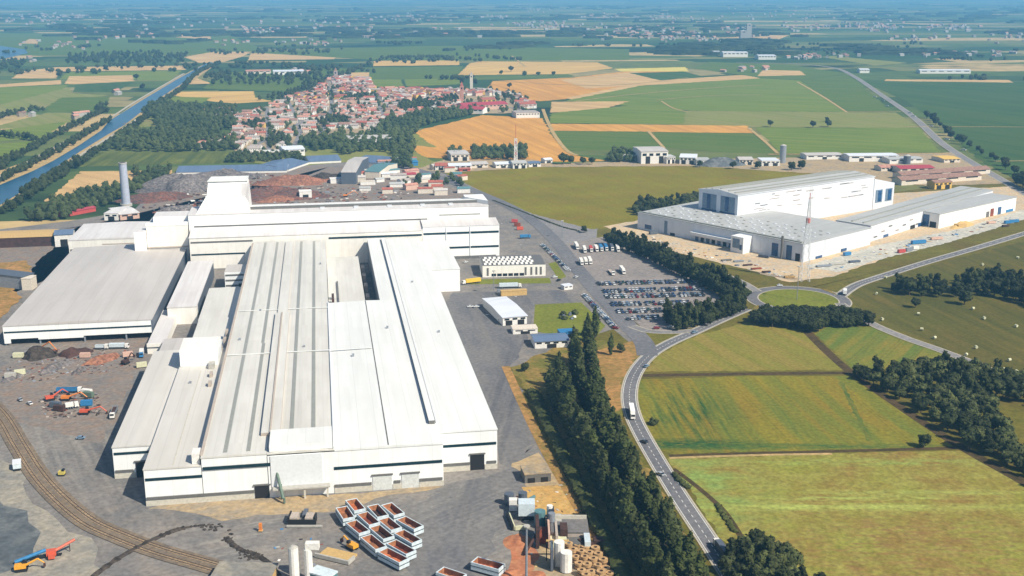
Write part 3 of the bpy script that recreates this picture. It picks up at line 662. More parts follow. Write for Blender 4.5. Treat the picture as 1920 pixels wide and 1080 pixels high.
def bandm(name, a0, a1, bf, z0, z1, m, t=.2):
    q = MB(); fstrip(q, a0, a1, bf, z0, z1, m, t); return q.build(name, ms)
bandm('window_strip', 79.5, 142.5, 909, 21.5, 23.2, 'strip_glass'); bandm('window_strip', 79.5, 142.5, 909, 9.2, 10.8, 'strip_glass'); bandm('louvre_strip', 88, 140, 909, .8, 2.6, 'grey_strip', .6)
bandm('window_strip', -107, -58.5, 908, 21.6, 22.9, 'grey_strip'); bandm('window_strip', 2, 78, 908, 21.2, 22.8, 'strip_glass'); bandm('louvre_strip', -107, -65, 908, 11.6, 12.8, 'strip_glass')
bandm('louvre_strip', -106, 85, 930.3, 30.0, 31.2, 'grey_strip'); bandm('louvre_strip', 95, 130, 930.3, 33.2, 34.1, 'skylight')
q = MB(); fstrip(q, 85, 92, 909, 0, 6, 'door_dark', .5); q.build('roller_door', ms)
for a in (98, 118): part(ms, 'downpipe', a, a + .6, 908.5, 909, 3, 27.5, 'fascia_grey')
# furnace tower with its sloping hood, on the melt shop roof
tw = thing('furnace_tower', 'white furnace tower with slanted sides rising above the left end of the melt shop', 'tower', S(-78, 965, 40.75))
q = MB(); q.hexa([S(-104, 932, 40.75), S(-61, 932, 40.75), S(-61, 962, 40.75), S(-104, 962, 40.75)], [S(-96, 943, 53), S(-62, 941, 53), S(-62, 962, 53), S(-96, 962, 53)], 'warm_cladding'); q.build('lower_hood', tw)
q = MB(); q.hexa([S(-95.6, 943.4, 53.02), S(-62.2, 941.5, 53.02), S(-62.2, 962, 53.02), S(-95.6, 962, 53.02)], [S(-94, 947, 64), S(-62.4, 945, 64), S(-62.4, 962, 65), S(-92, 962, 65)], 'white_cladding'); q.build('hood', tw)
q = MB(); q.hexa([S(-94.6, 946, 64.6), S(-62, 944.4, 64.6), S(-62, 962.4, 65.6), S(-92.6, 962.4, 65.6)], [S(-94.6, 946, 65.4), S(-62, 944.4, 65.4), S(-62, 962.4, 66.4), S(-92.6, 962.4, 66.4)], 'mill_roof_white'); q.build('roof', tw)
q = MB(); q.hexa([S(-67, 937, 40.8), S(-61.2, 934, 40.8), S(-60.6, 960, 40.8), S(-65, 960, 40.8)], [S(-67.5, 945, 63), S(-62, 943.6, 63), S(-61.8, 960, 63.6), S(-66, 960, 63.6)], 'melt_roof'); q.build('buttress', tw)
q = MB(); q.hexa([S(-96.5, 942.4, 52.6), S(-61.6, 940.4, 52.6), S(-61.6, 943, 52.6), S(-96.5, 945, 52.6)], [S(-96.5, 942.4, 53.4), S(-61.6, 940.4, 53.4), S(-61.6, 943, 53.4), S(-96.5, 945, 53.4)], 'fascia_grey'); q.build('ledge', tw)
fb = thing('filter_house', 'white block with a tall stair shaft joining melt shop and grey scrap hall', 'factory hall', S(-125, 940))
SB(-143, -110.8, 926, 962, 0, 33, 'warm_cladding', 'melt_roof').build('wall', fb); part(fb, 'parapet', -143.2, -110.6, 925.8, 929, 33.1, 35.6, 'white_cladding'); part(fb, 'upper_block', -139, -111, 940, 962, 33.2, 38, 'white_cladding', 'melt_roof')
SB(-152, -143.4, 920, 934, 0, 30, 'white_cladding', 'melt_roof').build('stair_shaft', fb); part(fb, 'ledge', -143, -111, 925, 925.9, 15.2, 16, 'vent_brown'); part(fb, 'downpipe', -142, -141.2, 925, 925.8, 0, 15, 'vent_brown')
ww = thing('workshop_wing', 'long low cream wing behind the grey scrap hall with a pink-grey roof', 'factory hall', S(-180, 990))
SB(-213, -143.5, 968, 1036, 0, 14.5, 'warm_cladding', cap=False).build('wall', ww); roofslab(ww, -213, -143.5, 968, 1036, 14.6, 'melt_roof', 1.0)
q = MB(); fstrip(q, -212, -186, 968, 5.2, 7.2, 'grey_strip'); q.build('window_strip', ww)
q = MB(); fstrip(q, -186, -160, 968, 10.2, 11, 'vent_brown'); q.build('window_strip', ww)

sh = thing('scrap_hall', 'wide grey-roofed scrap hall open at the front above the rusty scrap heaps', 'factory hall', S(-158, 722))
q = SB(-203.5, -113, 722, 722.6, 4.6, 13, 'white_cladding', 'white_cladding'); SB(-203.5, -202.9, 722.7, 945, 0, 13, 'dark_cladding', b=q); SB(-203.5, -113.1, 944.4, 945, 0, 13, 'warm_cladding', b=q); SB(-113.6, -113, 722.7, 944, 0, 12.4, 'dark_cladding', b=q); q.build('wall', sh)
roofslab(sh, -203.5, -113, 722, 945, 13, 'grey_roof', 1.2)
q = MB(); fstrip(q, -203, -113.5, 722, 8.6, 9.6, 'strip_glass'); q.build('window_strip', sh)
q = MB(); fstrip(q, -113.3, -112.4, 721.9, 4.6, 12.8, 'dark_cladding', .1); q.build('corner_trim', sh)
q = MB(); fstrip(q, -183, -155.5, 722, 3.5, 4.55, 'white_cladding', .1); fstrip(q, -203.4, -199.5, 722, 1.8, 4.55, 'white_cladding', .1); q.build('front_skirt', sh)
for a in (-203.2, -182.6, -155.5, -130, -113.6): part(sh, 'post', a, a + .9, 722.7, 723.6, 0, 4.55, 'steel_grey')
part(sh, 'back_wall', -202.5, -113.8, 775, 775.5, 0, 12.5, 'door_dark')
an = thing('narrow_annex', 'narrow pale-roofed annex along the right side of the grey scrap hall', 'factory hall', S(-98, 820))
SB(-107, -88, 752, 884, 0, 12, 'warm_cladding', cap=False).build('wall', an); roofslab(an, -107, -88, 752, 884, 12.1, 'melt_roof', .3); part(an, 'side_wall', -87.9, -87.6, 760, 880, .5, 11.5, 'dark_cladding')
lo_ = thing('low_store', 'low lean store between the grey scrap hall and the sunken brown yard', 'store', S(-106, 730))
SB(-112, -101.5, 690, 768, 0, 6.5, 'warm_cladding', 'melt_roof').build('wall', lo_); part(lo_, 'parapet', -112, -101, 689, 689.9, 5, 7.2, 'warm_cladding'); roofslab(lo_, -101.2, -84.5, 648, 690, 9, 'grey_roof', .2); SB(-101.2, -84.5, 648, 690, 0, 8.9, 'warm_cladding', cap=False).build('wall', lo_)
ct = thing('courtyard_block', 'small banded white block in the brown courtyard beside the mill hall', 'store', S(-66, 850))
SB(-76, -60, 838, 862, 0, 14, 'white_cladding', 'grey_roof').build('wall', ct)
for z in (3, 7, 11):
    q = MB(); fstrip(q, -75.5, -62, 838, z, z + 1.3, 'grey_strip'); q.build('window_strip', ct)
q = MB(); fstrip(q, -66, -61, 838, 0, 5, 'door_dark', .35); q.build('roller_door', ct)
ch = thing('chimney', 'tall pale grey chimney stack left of the melt shop', 'chimney', G(237, 386))
q = MB(); p0 = G(237, 386); q.tube(p0, p0 + Vector((0, 0, 45)), 4.4, 'chimney_grey', 20, 3.9); q.build('shaft', ch)
q = MB(); q.tube(p0 + Vector((0, 0, 44.2)), p0 + Vector((0, 0, 45.4)), 4.3, 'concrete', 20); q.build('rim', ch)
q = MB(); q.tube(p0 + Vector((0, 0, 45.41)), p0 + Vector((0, 0, 45.5)), 3.2, 'door_dark', 16); q.build('flue', ch)
q = MB(); q.tube(p0, p0 + Vector((0, 0, 2.5)), 6, 'concrete', 20); q.build('base', ch)

# generic sheds -------------------------------------------------------------
def shed(name, label, nl, nr, depth, h, rh, wall, roof, cat='shed', group=None, doors=0, windows=0, flatroof=False, over=.6, glass='window_dark', doorm='door_dark', skew=0.0):
    """nl, nr: the two near ground corners; walls, roof and the openings of the near side are parts"""
    a, c = G(*nl), G(*nr); ux = (c - a).normalized(); vx = Vector((-ux.y, ux.x, 0)); w = (c - a).length
    ctr = (a + c) / 2 + vx * depth / 2
    t = thing(name, label, cat, ctr, 0, group)
    P = lambda s_, d_, z=0.0: a + ux * s_ + vx * d_ + Vector((0, 0, z))
    if flatroof:
        q = MB(); q.prism([P(0, 0), P(w, 0), P(w, depth), P(0, depth)], 0, h, wall, cap=False); q.build('wall', t)
        q = MB(); q.prism([P(-.2, -.2), P(w + .2, -.2), P(w + .2, depth + .2), P(-.2, depth + .2)], h + .01, h + .5, roof); q.build('roof', t)
    else:
        q, r = MB(), MB(); q.gable(ctr, ux, w, depth, h, rh, wall, roof, over, r); q.build('wall', t); r.build('roof', t)
    for k in range(doors):
        s0 = w * (k + .5) / doors; dw = min(w / doors * .55, 6)
        q = MB(); q.prism([P(s0 - dw / 2, -.12), P(s0 + dw / 2, -.12), P(s0 + dw / 2, .05), P(s0 - dw / 2, .05)], 0.02, h * .62, doorm); q.build('door', t)
    if windows:
        for k in range(windows):
            s0 = w * (k + .5) / windows; dw = w / windows * .6
            q = MB(); q.prism([P(s0 - dw / 2, -.1), P(s0 + dw / 2, -.1), P(s0 + dw / 2, .05), P(s0 - dw / 2, .05)], h * .66, h * .86, glass); q.build('window', t)
    return t
# offices and small buildings right of the mill
of = thing('office_block', 'cream two-storey office block with a checkered saw-tooth roof', 'office', S(146, 850))
oa, oc = G(905, 521), G(1023, 518); ox = (oc - oa).normalized(); ov = Vector((-ox.y, ox.x, 0)); OP = lambda s_, d_, z=0.0: oa + ox * s_ + ov * d_ + Vector((0, 0, z))
ow = (oc - oa).length
q = MB(); q.prism([OP(0, 0), OP(ow, 0), OP(ow, 34), OP(0, 34)], 0, 9.5, 'warm_cladding', 'grey_strip'); q.build('wall', of)
for r_ in range(4):
    for k in range(11):
        s0 = 1.5 + k * 3.6 + (r_ % 2) * 1.6; d0 = 3 + r_ * 6.6
        q = MB(); q.hexa([OP(s0, d0, 9.55), OP(s0 + 2.0, d0, 9.55), OP(s0 + 2.0, d0 + 3.4, 9.55), OP(s0, d0 + 3.4, 9.55)], [OP(s0, d0 + .2, 9.9), OP(s0 + 2.0, d0 + .2, 9.9), OP(s0 + 2.0, d0 + 3.0, 10.6), OP(s0, d0 + 3.0, 10.6)], 'white_wall'); q.build('rooflight', of)
for k in range(6):
    q = MB(); q.prism([OP(7 + k * 4.4, -.1), OP(10.6 + k * 4.4, -.1), OP(10.6 + k * 4.4, .05), OP(7 + k * 4.4, .05)], 1.0, 3.2, 'window_dark'); q.build('window', of)
for s0 in (3.2, 33, 37.5, 41.5, 45):
    q = MB(); q.prism([OP(s0, -.1), OP(s0 + 1.6, -.1), OP(s0 + 1.6, .05), OP(s0, .05)], 1.5, 7.8, 'grey_strip'); q.build('window', of)
shed('gatehouse_shed', 'white-roofed service shed beside the round garden lawn', (943, 612), (988, 608), 50, 6, 1.0, 'white_wall', 'plant_white', 'shed', None, 2, 3)
shed('lean_to', 'flat ochre canopy strip behind the white-roofed service shed', (940, 557), (988, 554), 3.5, 4, 0, 'ochre', 'ochre', 'canopy', None, 0, 0, True)
shed('loading_shed', 'blue-grey roofed white shed beside the tall poplars', (1003, 655), (1066, 652), 15, 5, 1.2, 'white_wall', 'blue_roof', 'shed', None, 1, 4)
shed('canteen', 'flat blue-roofed cabin touching the poplars by the garden lawn', (1050, 634), (1082, 632), 7, 3.6, 0, 'blue_paint', 'blue_paint', 'cabin', None, 1, 2, True)
shed('weigh_cabin', 'small flat white cabin below the white-roofed service shed', (962, 628), (1008, 626), 9, 3.5, 0, 'white_wall', 'pale_wall', 'cabin', None, 1, 2, True)
shed('gate_cabin', 'tiny white gate cabin at the works entrance crossroads', (1058, 545), (1074, 543), 6, 3.2, 0, 'white_wall', 'plant_white', 'cabin', None, 0, 2, True)
# round garden feature on the lawn
fg = thing('garden_feature', 'round red-edged flower bed with grey rocks on the garden lawn', 'flower bed', G(1066, 595))
c = G(1066, 596); q = MB(); q.tube(c, c + Vector((0, 0, .4)), 4.6, 'rust', 20); q.build('bed', fg)
for k in range(5):
    pp = c + Vector((math.cos(k * 1.3) * 4, math.sin(k * 1.3) * 5, .5)); q = MB(); q.tube(pp, pp + Vector((.3, .2, 1.2 + k % 2)), 1.5, 'dark_cladding' if k else 'white_wall', 7, .9); q.build('rock', fg)

GARDEN_SHRUBS = ((1056,592,.9),(1060,600,.8),(1078,590,1.0),(1052,598,.7))
# ------------------------------------------------------------------ new white plant on the right
def corners(pts, z): return [G(x, y, z) for x, y in pts]
def quadwall(b, p, q_, z0, z1, m): b.poly([Vector((p.x, p.y, z0)), Vector((q_.x, q_.y, z0)), Vector((q_.x, q_.y, z1)), Vector((p.x, p.y, z1))], m)
def onwall(root, name, p, q_, s0, s1, z0, z1, m, t=.15):
    ux = (q_ - p).normalized(); nx = Vector((ux.y, -ux.x, 0)); w = (q_ - p).length
    a, c = p + ux * (s0 * w), p + ux * (s1 * w); b = MB()
    b.prism([a + nx * t, c + nx * t, c - nx * .05, a - nx * .05], z0, z1, m); return b.build(name, root)
ZF = 15.5
A = G(1507, 458.5, ZF); L = G(1196, 399, ZF); Rr = G(1634, 427.5, ZF); BL = G(1264, 388, ZF)
BR = Rr + (BL - L) * 1.0; dirv = (Rr - A).normalized()
np_ = thing('plant_front_block', 'front block of the new white plant, with rows of small rooflights, behind the lattice mast', 'factory hall', (A + L) / 2)
foot = [Vector((p.x, p.y, 0)) for p in (L, A, Rr, Rr + (L - A), L + (Rr - A) * .98)]
foot = [foot[0], foot[1], foot[2], foot[3]]
q = MB(); q.prism(foot, 0, ZF, 'plant_white', cap=False); q.build('wall', np_)
ctrF = sum(foot, Vector()) / 4
q = MB(); q.prism([p + (p - ctrF).normalized() * .5 for p in foot], ZF + .01, ZF + .5, 'plant_roof'); q.build('roof', np_)
ex = (A - L).normalized(); ey = (Rr - A).normalized(); lw = (A - L).length; rw = (Rr - A).length
for i in range(5):
    for k in range(19):
        p = L + ex * (6 + k * lw / 20.0) + ey * (8 + i * 10.5 + (k % 2) * 3); p = Vector((p.x, p.y, ZF + .5)); q = MB()
        q.prism([p, p + ex * 2.6, p + ex * 2.6 + ey * 1.7, p + ey * 1.7], p.z + .01, p.z + .4, 'plant_white' if (i + k) % 3 else 'skylight'); q.build('rooflight', np_)
q = MB(); g1 = L + ey * 1.5; q.prism([g1, g1 + ex * (lw - 3), g1 + ex * (lw - 3) + ey * 2, g1 + ey * 2], ZF + .52, ZF + 1.4, 'skylight'); q.build('gutter', np_)
onwall(np_, 'window', L, A, .05, .095, 2, 6, 'blue_glass'); onwall(np_, 'window', L, A, .18, .2, 1, 13, 'grey_glass'); onwall(np_, 'window', L, A, .22, .25, .5, 3, 'door_dark')
for k in range(7): onwall(np_, 'window', L, A, .38 + k * .034, .4 + k * .034, .6, 4.2, 'door_dark' if k % 2 else 'blue_glass')
onwall(np_, 'canopy', L, A, .36, .62, 5.6, 8.2, 'fascia_grey', 3.5)
onwall(np_, 'window', L, A, .83, .865, 1, 12, 'blue_glass'); onwall(np_, 'window', L, A, .91, .94, .5, 12.5, 'blue_glass'); onwall(np_, 'door', L, A, .96, .985, .1, 7, 'door_dark')
q = MB(); pp = L + ex * (lw * .895) + Vector((ex.y, -ex.x, 0)) * 2.5; pp.z = 0; q.tube(pp, pp + Vector((0, 0, 20)), 1.1, 'grey_strip', 12); q.build('flue_pipe', np_)
for k in range(4): onwall(np_, 'wall_panel', A, Rr, .12 + k * .22, .22 + k * .22, 3, 12, 'fascia_grey', .06)
onwall(np_, 'window', A, Rr, .18, .27, .5, 2.6, 'blue_glass', .5); onwall(np_, 'window', A, Rr, .55, .63, 1, 3.4, 'blue_glass', .5)
pv = thing('plant_porch', 'small white porch cube with a blue glazed front on the new plant', 'porch', L + ex * (lw * .68) - Vector((0, 0, ZF)))
pb = L + ex * (lw * .645); pn = Vector((ex.y, -ex.x, 0)); pb = Vector((pb.x, pb.y, 0)); wid = 13
q = MB(); q.prism([pb + pn * .2, pb + pn * 12, pb + pn * 12 + ex * wid, pb + pn * .2 + ex * wid], 0, 14.5, 'white_cladding'); q.build('wall', pv)
onwall(pv, 'glazing', pb + pn * 12, pb + pn * 12 + ex * wid, .15, .7, 4.5, 12.5, 'grey_glass', .2); onwall(pv, 'glazing', pb + pn * 12, pb + pn * 12 + ex * wid, .72, .9, 3.5, 8, 'blue_glass', .2)

ZH = 35.0
N = G(1384, 366, ZH); FL = G(1311, 354, ZH); E = G(1640, 330, ZH)
Hh = thing('plant_high_hall', 'tall white hall with blue glazed gable above the new plant', 'factory hall', (N + E) / 2 - Vector((0, 0, ZH)))
gx = (N - FL); gw = gx.length; gx.normalize(); hx = (E - N).normalized(); hl = (E - N).length
HP = lambda s_, d_, z: Vector((N.x, N.y, 0)) + hx * s_ - gx * d_ + Vector((0, 0, z))
q = MB(); q.prism([HP(0, 0, 0), HP(hl, 0, 0), HP(hl, gw, 0), HP(0, gw, 0)], 0, ZH, 'plant_white', cap=False); q.build('wall', Hh)
q = MB(); e = .6
q.poly([HP(-e, -e, ZH), HP(hl + e, -e, ZH), HP(hl + e, gw / 2, ZH + 2.6), HP(-e, gw / 2, ZH + 2.6)], 'plant_roof'); q.poly([HP(-e, gw / 2, ZH + 2.6), HP(hl + e, gw / 2, ZH + 2.6), HP(hl + e, gw + e, ZH), HP(-e, gw + e, ZH)], 'plant_roof')
q.poly([HP(-e, -e, ZH), HP(-e, gw / 2, ZH + 2.6), HP(-e, gw + e, ZH), HP(-e, gw + e, ZH - .6), HP(-e, -e, ZH - .6)], 'plant_white'); q.poly([HP(hl + e, -e, ZH - .6), HP(hl + e, gw + e, ZH - .6), HP(hl + e, gw + e, ZH), HP(hl + e, gw / 2, ZH + 2.6), HP(hl + e, -e, ZH)], 'plant_white'); q.poly([HP(-e, -e, ZH - .6), HP(hl + e, -e, ZH - .6), HP(hl + e, -e, ZH), HP(-e, -e, ZH)], 'plant_white'); q.build('roof', Hh)
for d in (.14, .3, .5, .72, .88):
    q = MB(); zz_ = ZH + 2.6 * (1 - abs(d - .5) * 2) + .1; q.prism([HP(3, d * gw - .7, 0), HP(hl - 3, d * gw - .7, 0), HP(hl - 3, d * gw + .7, 0), HP(3, d * gw + .7, 0)], zz_, zz_ + .6, 'skylight'); q.build('rooflight', Hh)
PL, PN_ = HP(0, gw, 0), HP(0, 0, 0)
for s0 in (.1, .57):
    g = onwall(Hh, 'glazing', PL, PN_, s0, s0 + .36, 16, 32, 'grey_glass', .2); onwall(Hh, 'glazing', PL, PN_, s0 + .12, s0 + .21, 18, 31.5, 'blue_glass', .35); onwall(Hh, 'glazing', PL, PN_, s0 - .01, s0 + .37, 15, 17.4, 'blue_glass', .5)
rr = random.Random(5)
for k in range(34):
    s0 = rr.uniform(.1, .93); z0 = rr.choice([17, 19, 21.5, 24, 26.5, 29, 31]); wl = rr.choice([.02, .035, .05, .07])
    onwall(Hh, 'window', PN_, HP(hl, 0, 0), s0, min(s0 + wl, .97), z0 + k * .011, z0 + .75 + k * .011, 'grey_tile' if k % 4 else 'grey_strip', .08 + .004 * k)
HE, HF = HP(hl, 0, 0), HP(hl + 34, 5, 0)
et = thing('plant_end_tower', 'sloping end of the tall white hall with two blue glazed bays', 'factory hall', HP(hl + 16, 15, 0))
q = MB(); lo = [HP(hl + .7, 0, 0), HP(hl + 33, 0, 0), HP(hl + 33, 28, 0), HP(hl + .7, 28, 0)]; hi = [HP(hl + .7, 0, ZH - 3), HP(hl + 33, 0, 25), HP(hl + 33, 28, 25), HP(hl + .7, 28, ZH - 3)]
q.hexa(lo, hi, 'plant_white'); q.build('wall', et)
for s0 in (.1, .58): onwall(et, 'glazing', lo[0], lo[1], s0, s0 + .33, 7, 20, 'grey_glass', .2); onwall(et, 'glazing', lo[0], lo[1], s0 + .12, s0 + .28, 8, 19, 'blue_glass', .35)
# long low strip and gabled annex
Z2 = 15.0
K0 = G(1632, 424, Z2); K1 = G(1862, 357, Z2); kd = (K1 - K0).normalized(); kn = Vector((-kd.y, kd.x, 0)); kl = (K1 - K0).length
ls = thing('plant_long_wing', 'long low white wing running right from the front block of the new plant', 'factory hall', (K0 + K1) / 2 - Vector((0, 0, Z2)))
KP = lambda s_, d_, z=0.0: Vector((K0.x, K0.y, 0)) + kd * s_ + kn * d_ + Vector((0, 0, z))
q = MB(); q.prism([KP(.5, 0), KP(kl, 0), KP(kl, 34), KP(.5, 34)], 0, Z2, 'plant_white', cap=False); q.build('wall', ls)
q = MB(); q.prism([KP(-.1, -.5), KP(kl + .5, -.5), KP(kl + .5, 34.5), KP(-.1, 34.5)], Z2 + .01, Z2 + .5, 'plant_roof'); q.build('roof', ls)
for k in range(9): onwall(ls, 'window', KP(0, 0), KP(kl, 0), .03 + k * .052, .055 + k * .052, 3 + (k % 3) * 3, 4.3 + (k % 3) * 3, 'grey_tile' if k % 2 else 'grey_strip', .12)
for d in (9, 20):
    q = MB(); q.prism([KP(5, d), KP(kl - 4, d), KP(kl - 4, d + 1.6), KP(5, d + 1.6)], Z2 + .52, Z2 + 1.2, 'skylight'); q.build('rooflight', ls)
for s0, z1, mt in ((.1, 3, 'blue_glass'), (.3, 4, 'door_dark'), (.36, 4, 'blue_glass')): onwall(ls, 'door', KP(0, 0), KP(kl, 0), s0, s0 + .035, .02, z1, mt, .3)
Z3 = 14.0
J0 = G(1762, 402, Z3); J1 = G(1906, 370, Z3); jd = (J1 - J0).normalized(); jn = Vector((-jd.y, jd.x, 0)); jl = (J1 - J0).length
JP = lambda s_, d_, z=0.0: Vector((J0.x, J0.y, 0)) + jd * s_ + jn * d_ + Vector((0, 0, z))
ga = thing('plant_gabled_annex', 'white annex with a wide doorway at its end, nearest the far right edge', 'factory hall', JP(jl / 2, 14))
jw = 27
q = MB(); q.prism([JP(0, 0), JP(jl, 0), JP(jl, jw), JP(0, jw)], 0, Z3, 'white_cladding', cap=False); q.build('wall', ga)
q = MB(); q.prism([JP(-.5, -.5), JP(jl + .5, -.5), JP(jl + .5, jw + .3), JP(-.5, jw + .3)], Z3 + .01, Z3 + .6, 'plant_roof'); q.build('roof', ga)
onwall(ga, 'glazing', JP(0, jw), JP(0, 0), .12, .45, 1, 11, 'grey_glass', .2); onwall(ga, 'glazing', JP(0, jw), JP(0, 0), .4, .62, 1, 12, 'blue_glass', .35); onwall(ga, 'roller_door', JP(0, jw), JP(0, 0), .66, .9, .02, 6, 'door_dark', .3)
for s0, s1, z1, mt in ((.6, .64, 6, 'grey_strip'), (.655, .7, 8, 'rust'), (.755, .8, 8, 'blue_glass'), (.87, .97, 3.2, 'blue_paint')): onwall(ga, 'door', JP(0, 0), JP(jl, 0), s0, s1, .02, z1, mt, .25)
hp = thing('sand_heap', 'low ochre heap of soil against the annex of the new plant', 'heap', JP(jl * .2, -8))
def heap(name, cx, cy, rx, ry, hh, mat, rot=0.0, parent=None, seed=0, n=18, rough=.25):
    """an irregular loose heap, rounded and lumpy"""
    q = MB(); cs, sn = math.cos(rot), math.sin(rot); P = {}
    rings = 6
    for i in range(rings + 1):
        for k in range(n):
            t = 2 * math.pi * k / n; rr_ = i / rings
            nz = noise.noise(Vector((math.cos(t) * 1.7 * rr_ + seed * 3.1, math.sin(t) * 1.7 * rr_, seed)))
            x = math.cos(t) * rx * rr_ * (1 + rough * nz); y = math.sin(t) * ry * rr_ * (1 + rough * noise.noise(Vector((t, seed, 2))))
            z = hh * (1 - rr_ ** 1.5) * (1 + .5 * nz) + (0 if i == rings else .35 * hh * noise.noise(Vector((x * .3, y * .3, seed + 9))) * (1 - rr_))
            P[i, k] = (cx + x * cs - y * sn, cy + x * sn + y * cs, max(z, 0) if i < rings else -.1)
    for i in range(rings):
        for k in range(n):
            j = (k + 1) % n
            if i == 0: q.poly([P[0, 0], P[1, k], P[1, j]], mat)
            else: q.poly([P[i, k], P[i + 1, k], P[i + 1, j], P[i, j]], mat)
    return q
hc = JP(jl * .2, -8); heap('x', hc.x, hc.y, 22, 6, 5, 'ochre', math.atan2(jd.y, jd.x), seed=3).build('soil', hp)

# ------------------------------------------------------------------ masts
def lattice(name, label, base, hgt, w0, w1, n=10, mats=('steel_grey', 'steel_grey'), t=.28):
    r = thing(name, label, 'mast', base)
    q = MB(); q2 = MB()
    for sx in (-1, 1):
        for sy in (-1, 1):
            q.tube(base + Vector((sx * w0, sy * w0, 0)), base + Vector((sx * w1, sy * w1, hgt)), t, mats[0], 5)
    for i in range(n):
        z0, z1 = hgt * i / n, hgt * (i + 1) / n; a = w0 + (w1 - w0) * i / n; c = w0 + (w1 - w0) * (i + 1) / n
        cs = [(-1, -1), (1, -1), (1, 1), (-1, 1)]
        for k in range(4):
            p, s_ = cs[k], cs[(k + 1) % 4]
            q2.tube(base + Vector((p[0] * a, p[1] * a, z0)), base + Vector((s_[0] * c, s_[1] * c, z1)), t * .6, mats[1], 4)
            q2.tube(base + Vector((s_[0] * a, s_[1] * a, z0)), base + Vector((p[0] * c, p[1] * c, z1)), t * .6, mats[1], 4)
            q2.tube(base + Vector((p[0] * c, p[1] * c, z1)), base + Vector((s_[0] * c, s_[1] * c, z1)), t * .6, mats[1], 4)
    q.build('legs', r); q2.build('bracing', r)
    return r
mb = G(1508, 527)
lm = lattice('lattice_mast', 'slender steel lattice mast with a red drum, standing before the new white plant', mb, 64, 3.4, .5, 11, ('fascia_grey', 'fascia_grey'), t=.17)
q = MB(); q.tube(mb + Vector((0, 0, 46)), mb + Vector((0, 0, 49.5)), 1.8, 'red_pale', 10); q.build('drum', lm)
q = MB(); q.tube(mb + Vector((0, 0, 64)), mb + Vector((0, 0, 69)), .25, 'red_paint', 6); q.build('antenna', lm)
rb = G(967, 303)
r2 = lattice('banded_mast', 'red and white banded radio mast among the village-edge sheds', rb, 30, 2.2, 1.4, 8, ('white_wall', 'white_wall'), .45)
for k, zz_ in enumerate((2, 9, 16, 23)):
    q = MB(); q.tube(rb + Vector((0, 0, zz_)), rb + Vector((0, 0, zz_ + 3.5)), 2.3 - k * .15, 'red_paint' if k % 2 else 'white_wall', 8); q.build('drum', r2)
q = MB(); q.tube(rb + Vector((0, 0, 30)), rb + Vector((0, 0, 48)), .3, 'red_paint', 5); q.build('antenna', r2)
def lamp(name, label, base, hgt, r=.28):
    t = thing(name, label, 'light mast', base)
    q = MB(); q.tube(base, base + Vector((0, 0, hgt)), r, 'steel_grey', 8, r * .6); q.build('pole', t)
    q = MB(); q.tube(base + Vector((0, 0, hgt)), base + Vector((0, 0, hgt + .5)), 1.3, 'concrete', 8); q.build('lamp_ring', t)
lamp('light_mast', 'tall bare floodlight mast beside the red sand in the works yard', G(987, 1095), 24, .55)
lamp('light_mast', 'thin light mast standing in the roundabout grass', G(1494, 563), 25)
lamp('light_mast', 'thin light mast at the corner of the cream office block', G(926, 553), 18)
lamp('light_mast', 'thin light mast at the lay-by below the big olive field', G(1054, 447), 16)

# ------------------------------------------------------------------ trees
def ico(sub):
    bm_ = __import__('bmesh').new(); __import__('bmesh').ops.create_icosphere(bm_, subdivisions=sub, radius=1.0)
    bm_.verts.ensure_lookup_table()
    v = [x.co.copy() for x in bm_.verts]; f = [tuple(y.index for y in x.verts) for x in bm_.faces]; bm_.free(); return v, f
ICO1, ICO2 = ico(1), ico(2)
def lump(b, c, rx, rz, mat, rnd, leaves, leaf, sub=ICO2, rough=.3):
    """one bough: a knobbly core and leaf sprays standing off it"""
    s = rnd.uniform(0, 90); V, Fc = sub; n0 = len(b.v); mi = b.mi(mat)
    for v in V:
        k = .84 * (1 + rough * noise.noise(v * 1.9 + Vector((s, s, 0))))
        b.v.append((c[0] + v.x * rx * k, c[1] + v.y * rx * k, c[2] + v.z * rz * k))
    for f in Fc: b.f.append(tuple(i + n0 for i in f)); b.m.append(mi)
    for _ in range(leaves):
        d = Vector((rnd.gauss(0, 1), rnd.gauss(0, 1), rnd.gauss(0, 1))).normalized()
        k = rnd.uniform(.72, 1.12)
        p = Vector((c[0] + d.x * rx * k, c[1] + d.y * rx * k, c[2] + d.z * rz * k))
        nrm = (d + Vector((rnd.uniform(-.8, .8), rnd.uniform(-.8, .8), rnd.uniform(-.4, .9)))).normalized()
        x = nrm.orthogonal().normalized(); y = nrm.cross(x); a = rnd.uniform(0, 6.28)
        x, y = x * math.cos(a) + y * math.sin(a), y * math.cos(a) - x * math.sin(a)
        l = leaf * rnd.uniform(.6, 1.4)
        b.poly([p - x * l, p - y * l * .7, p + x * l, p + y * l * .7], mat)
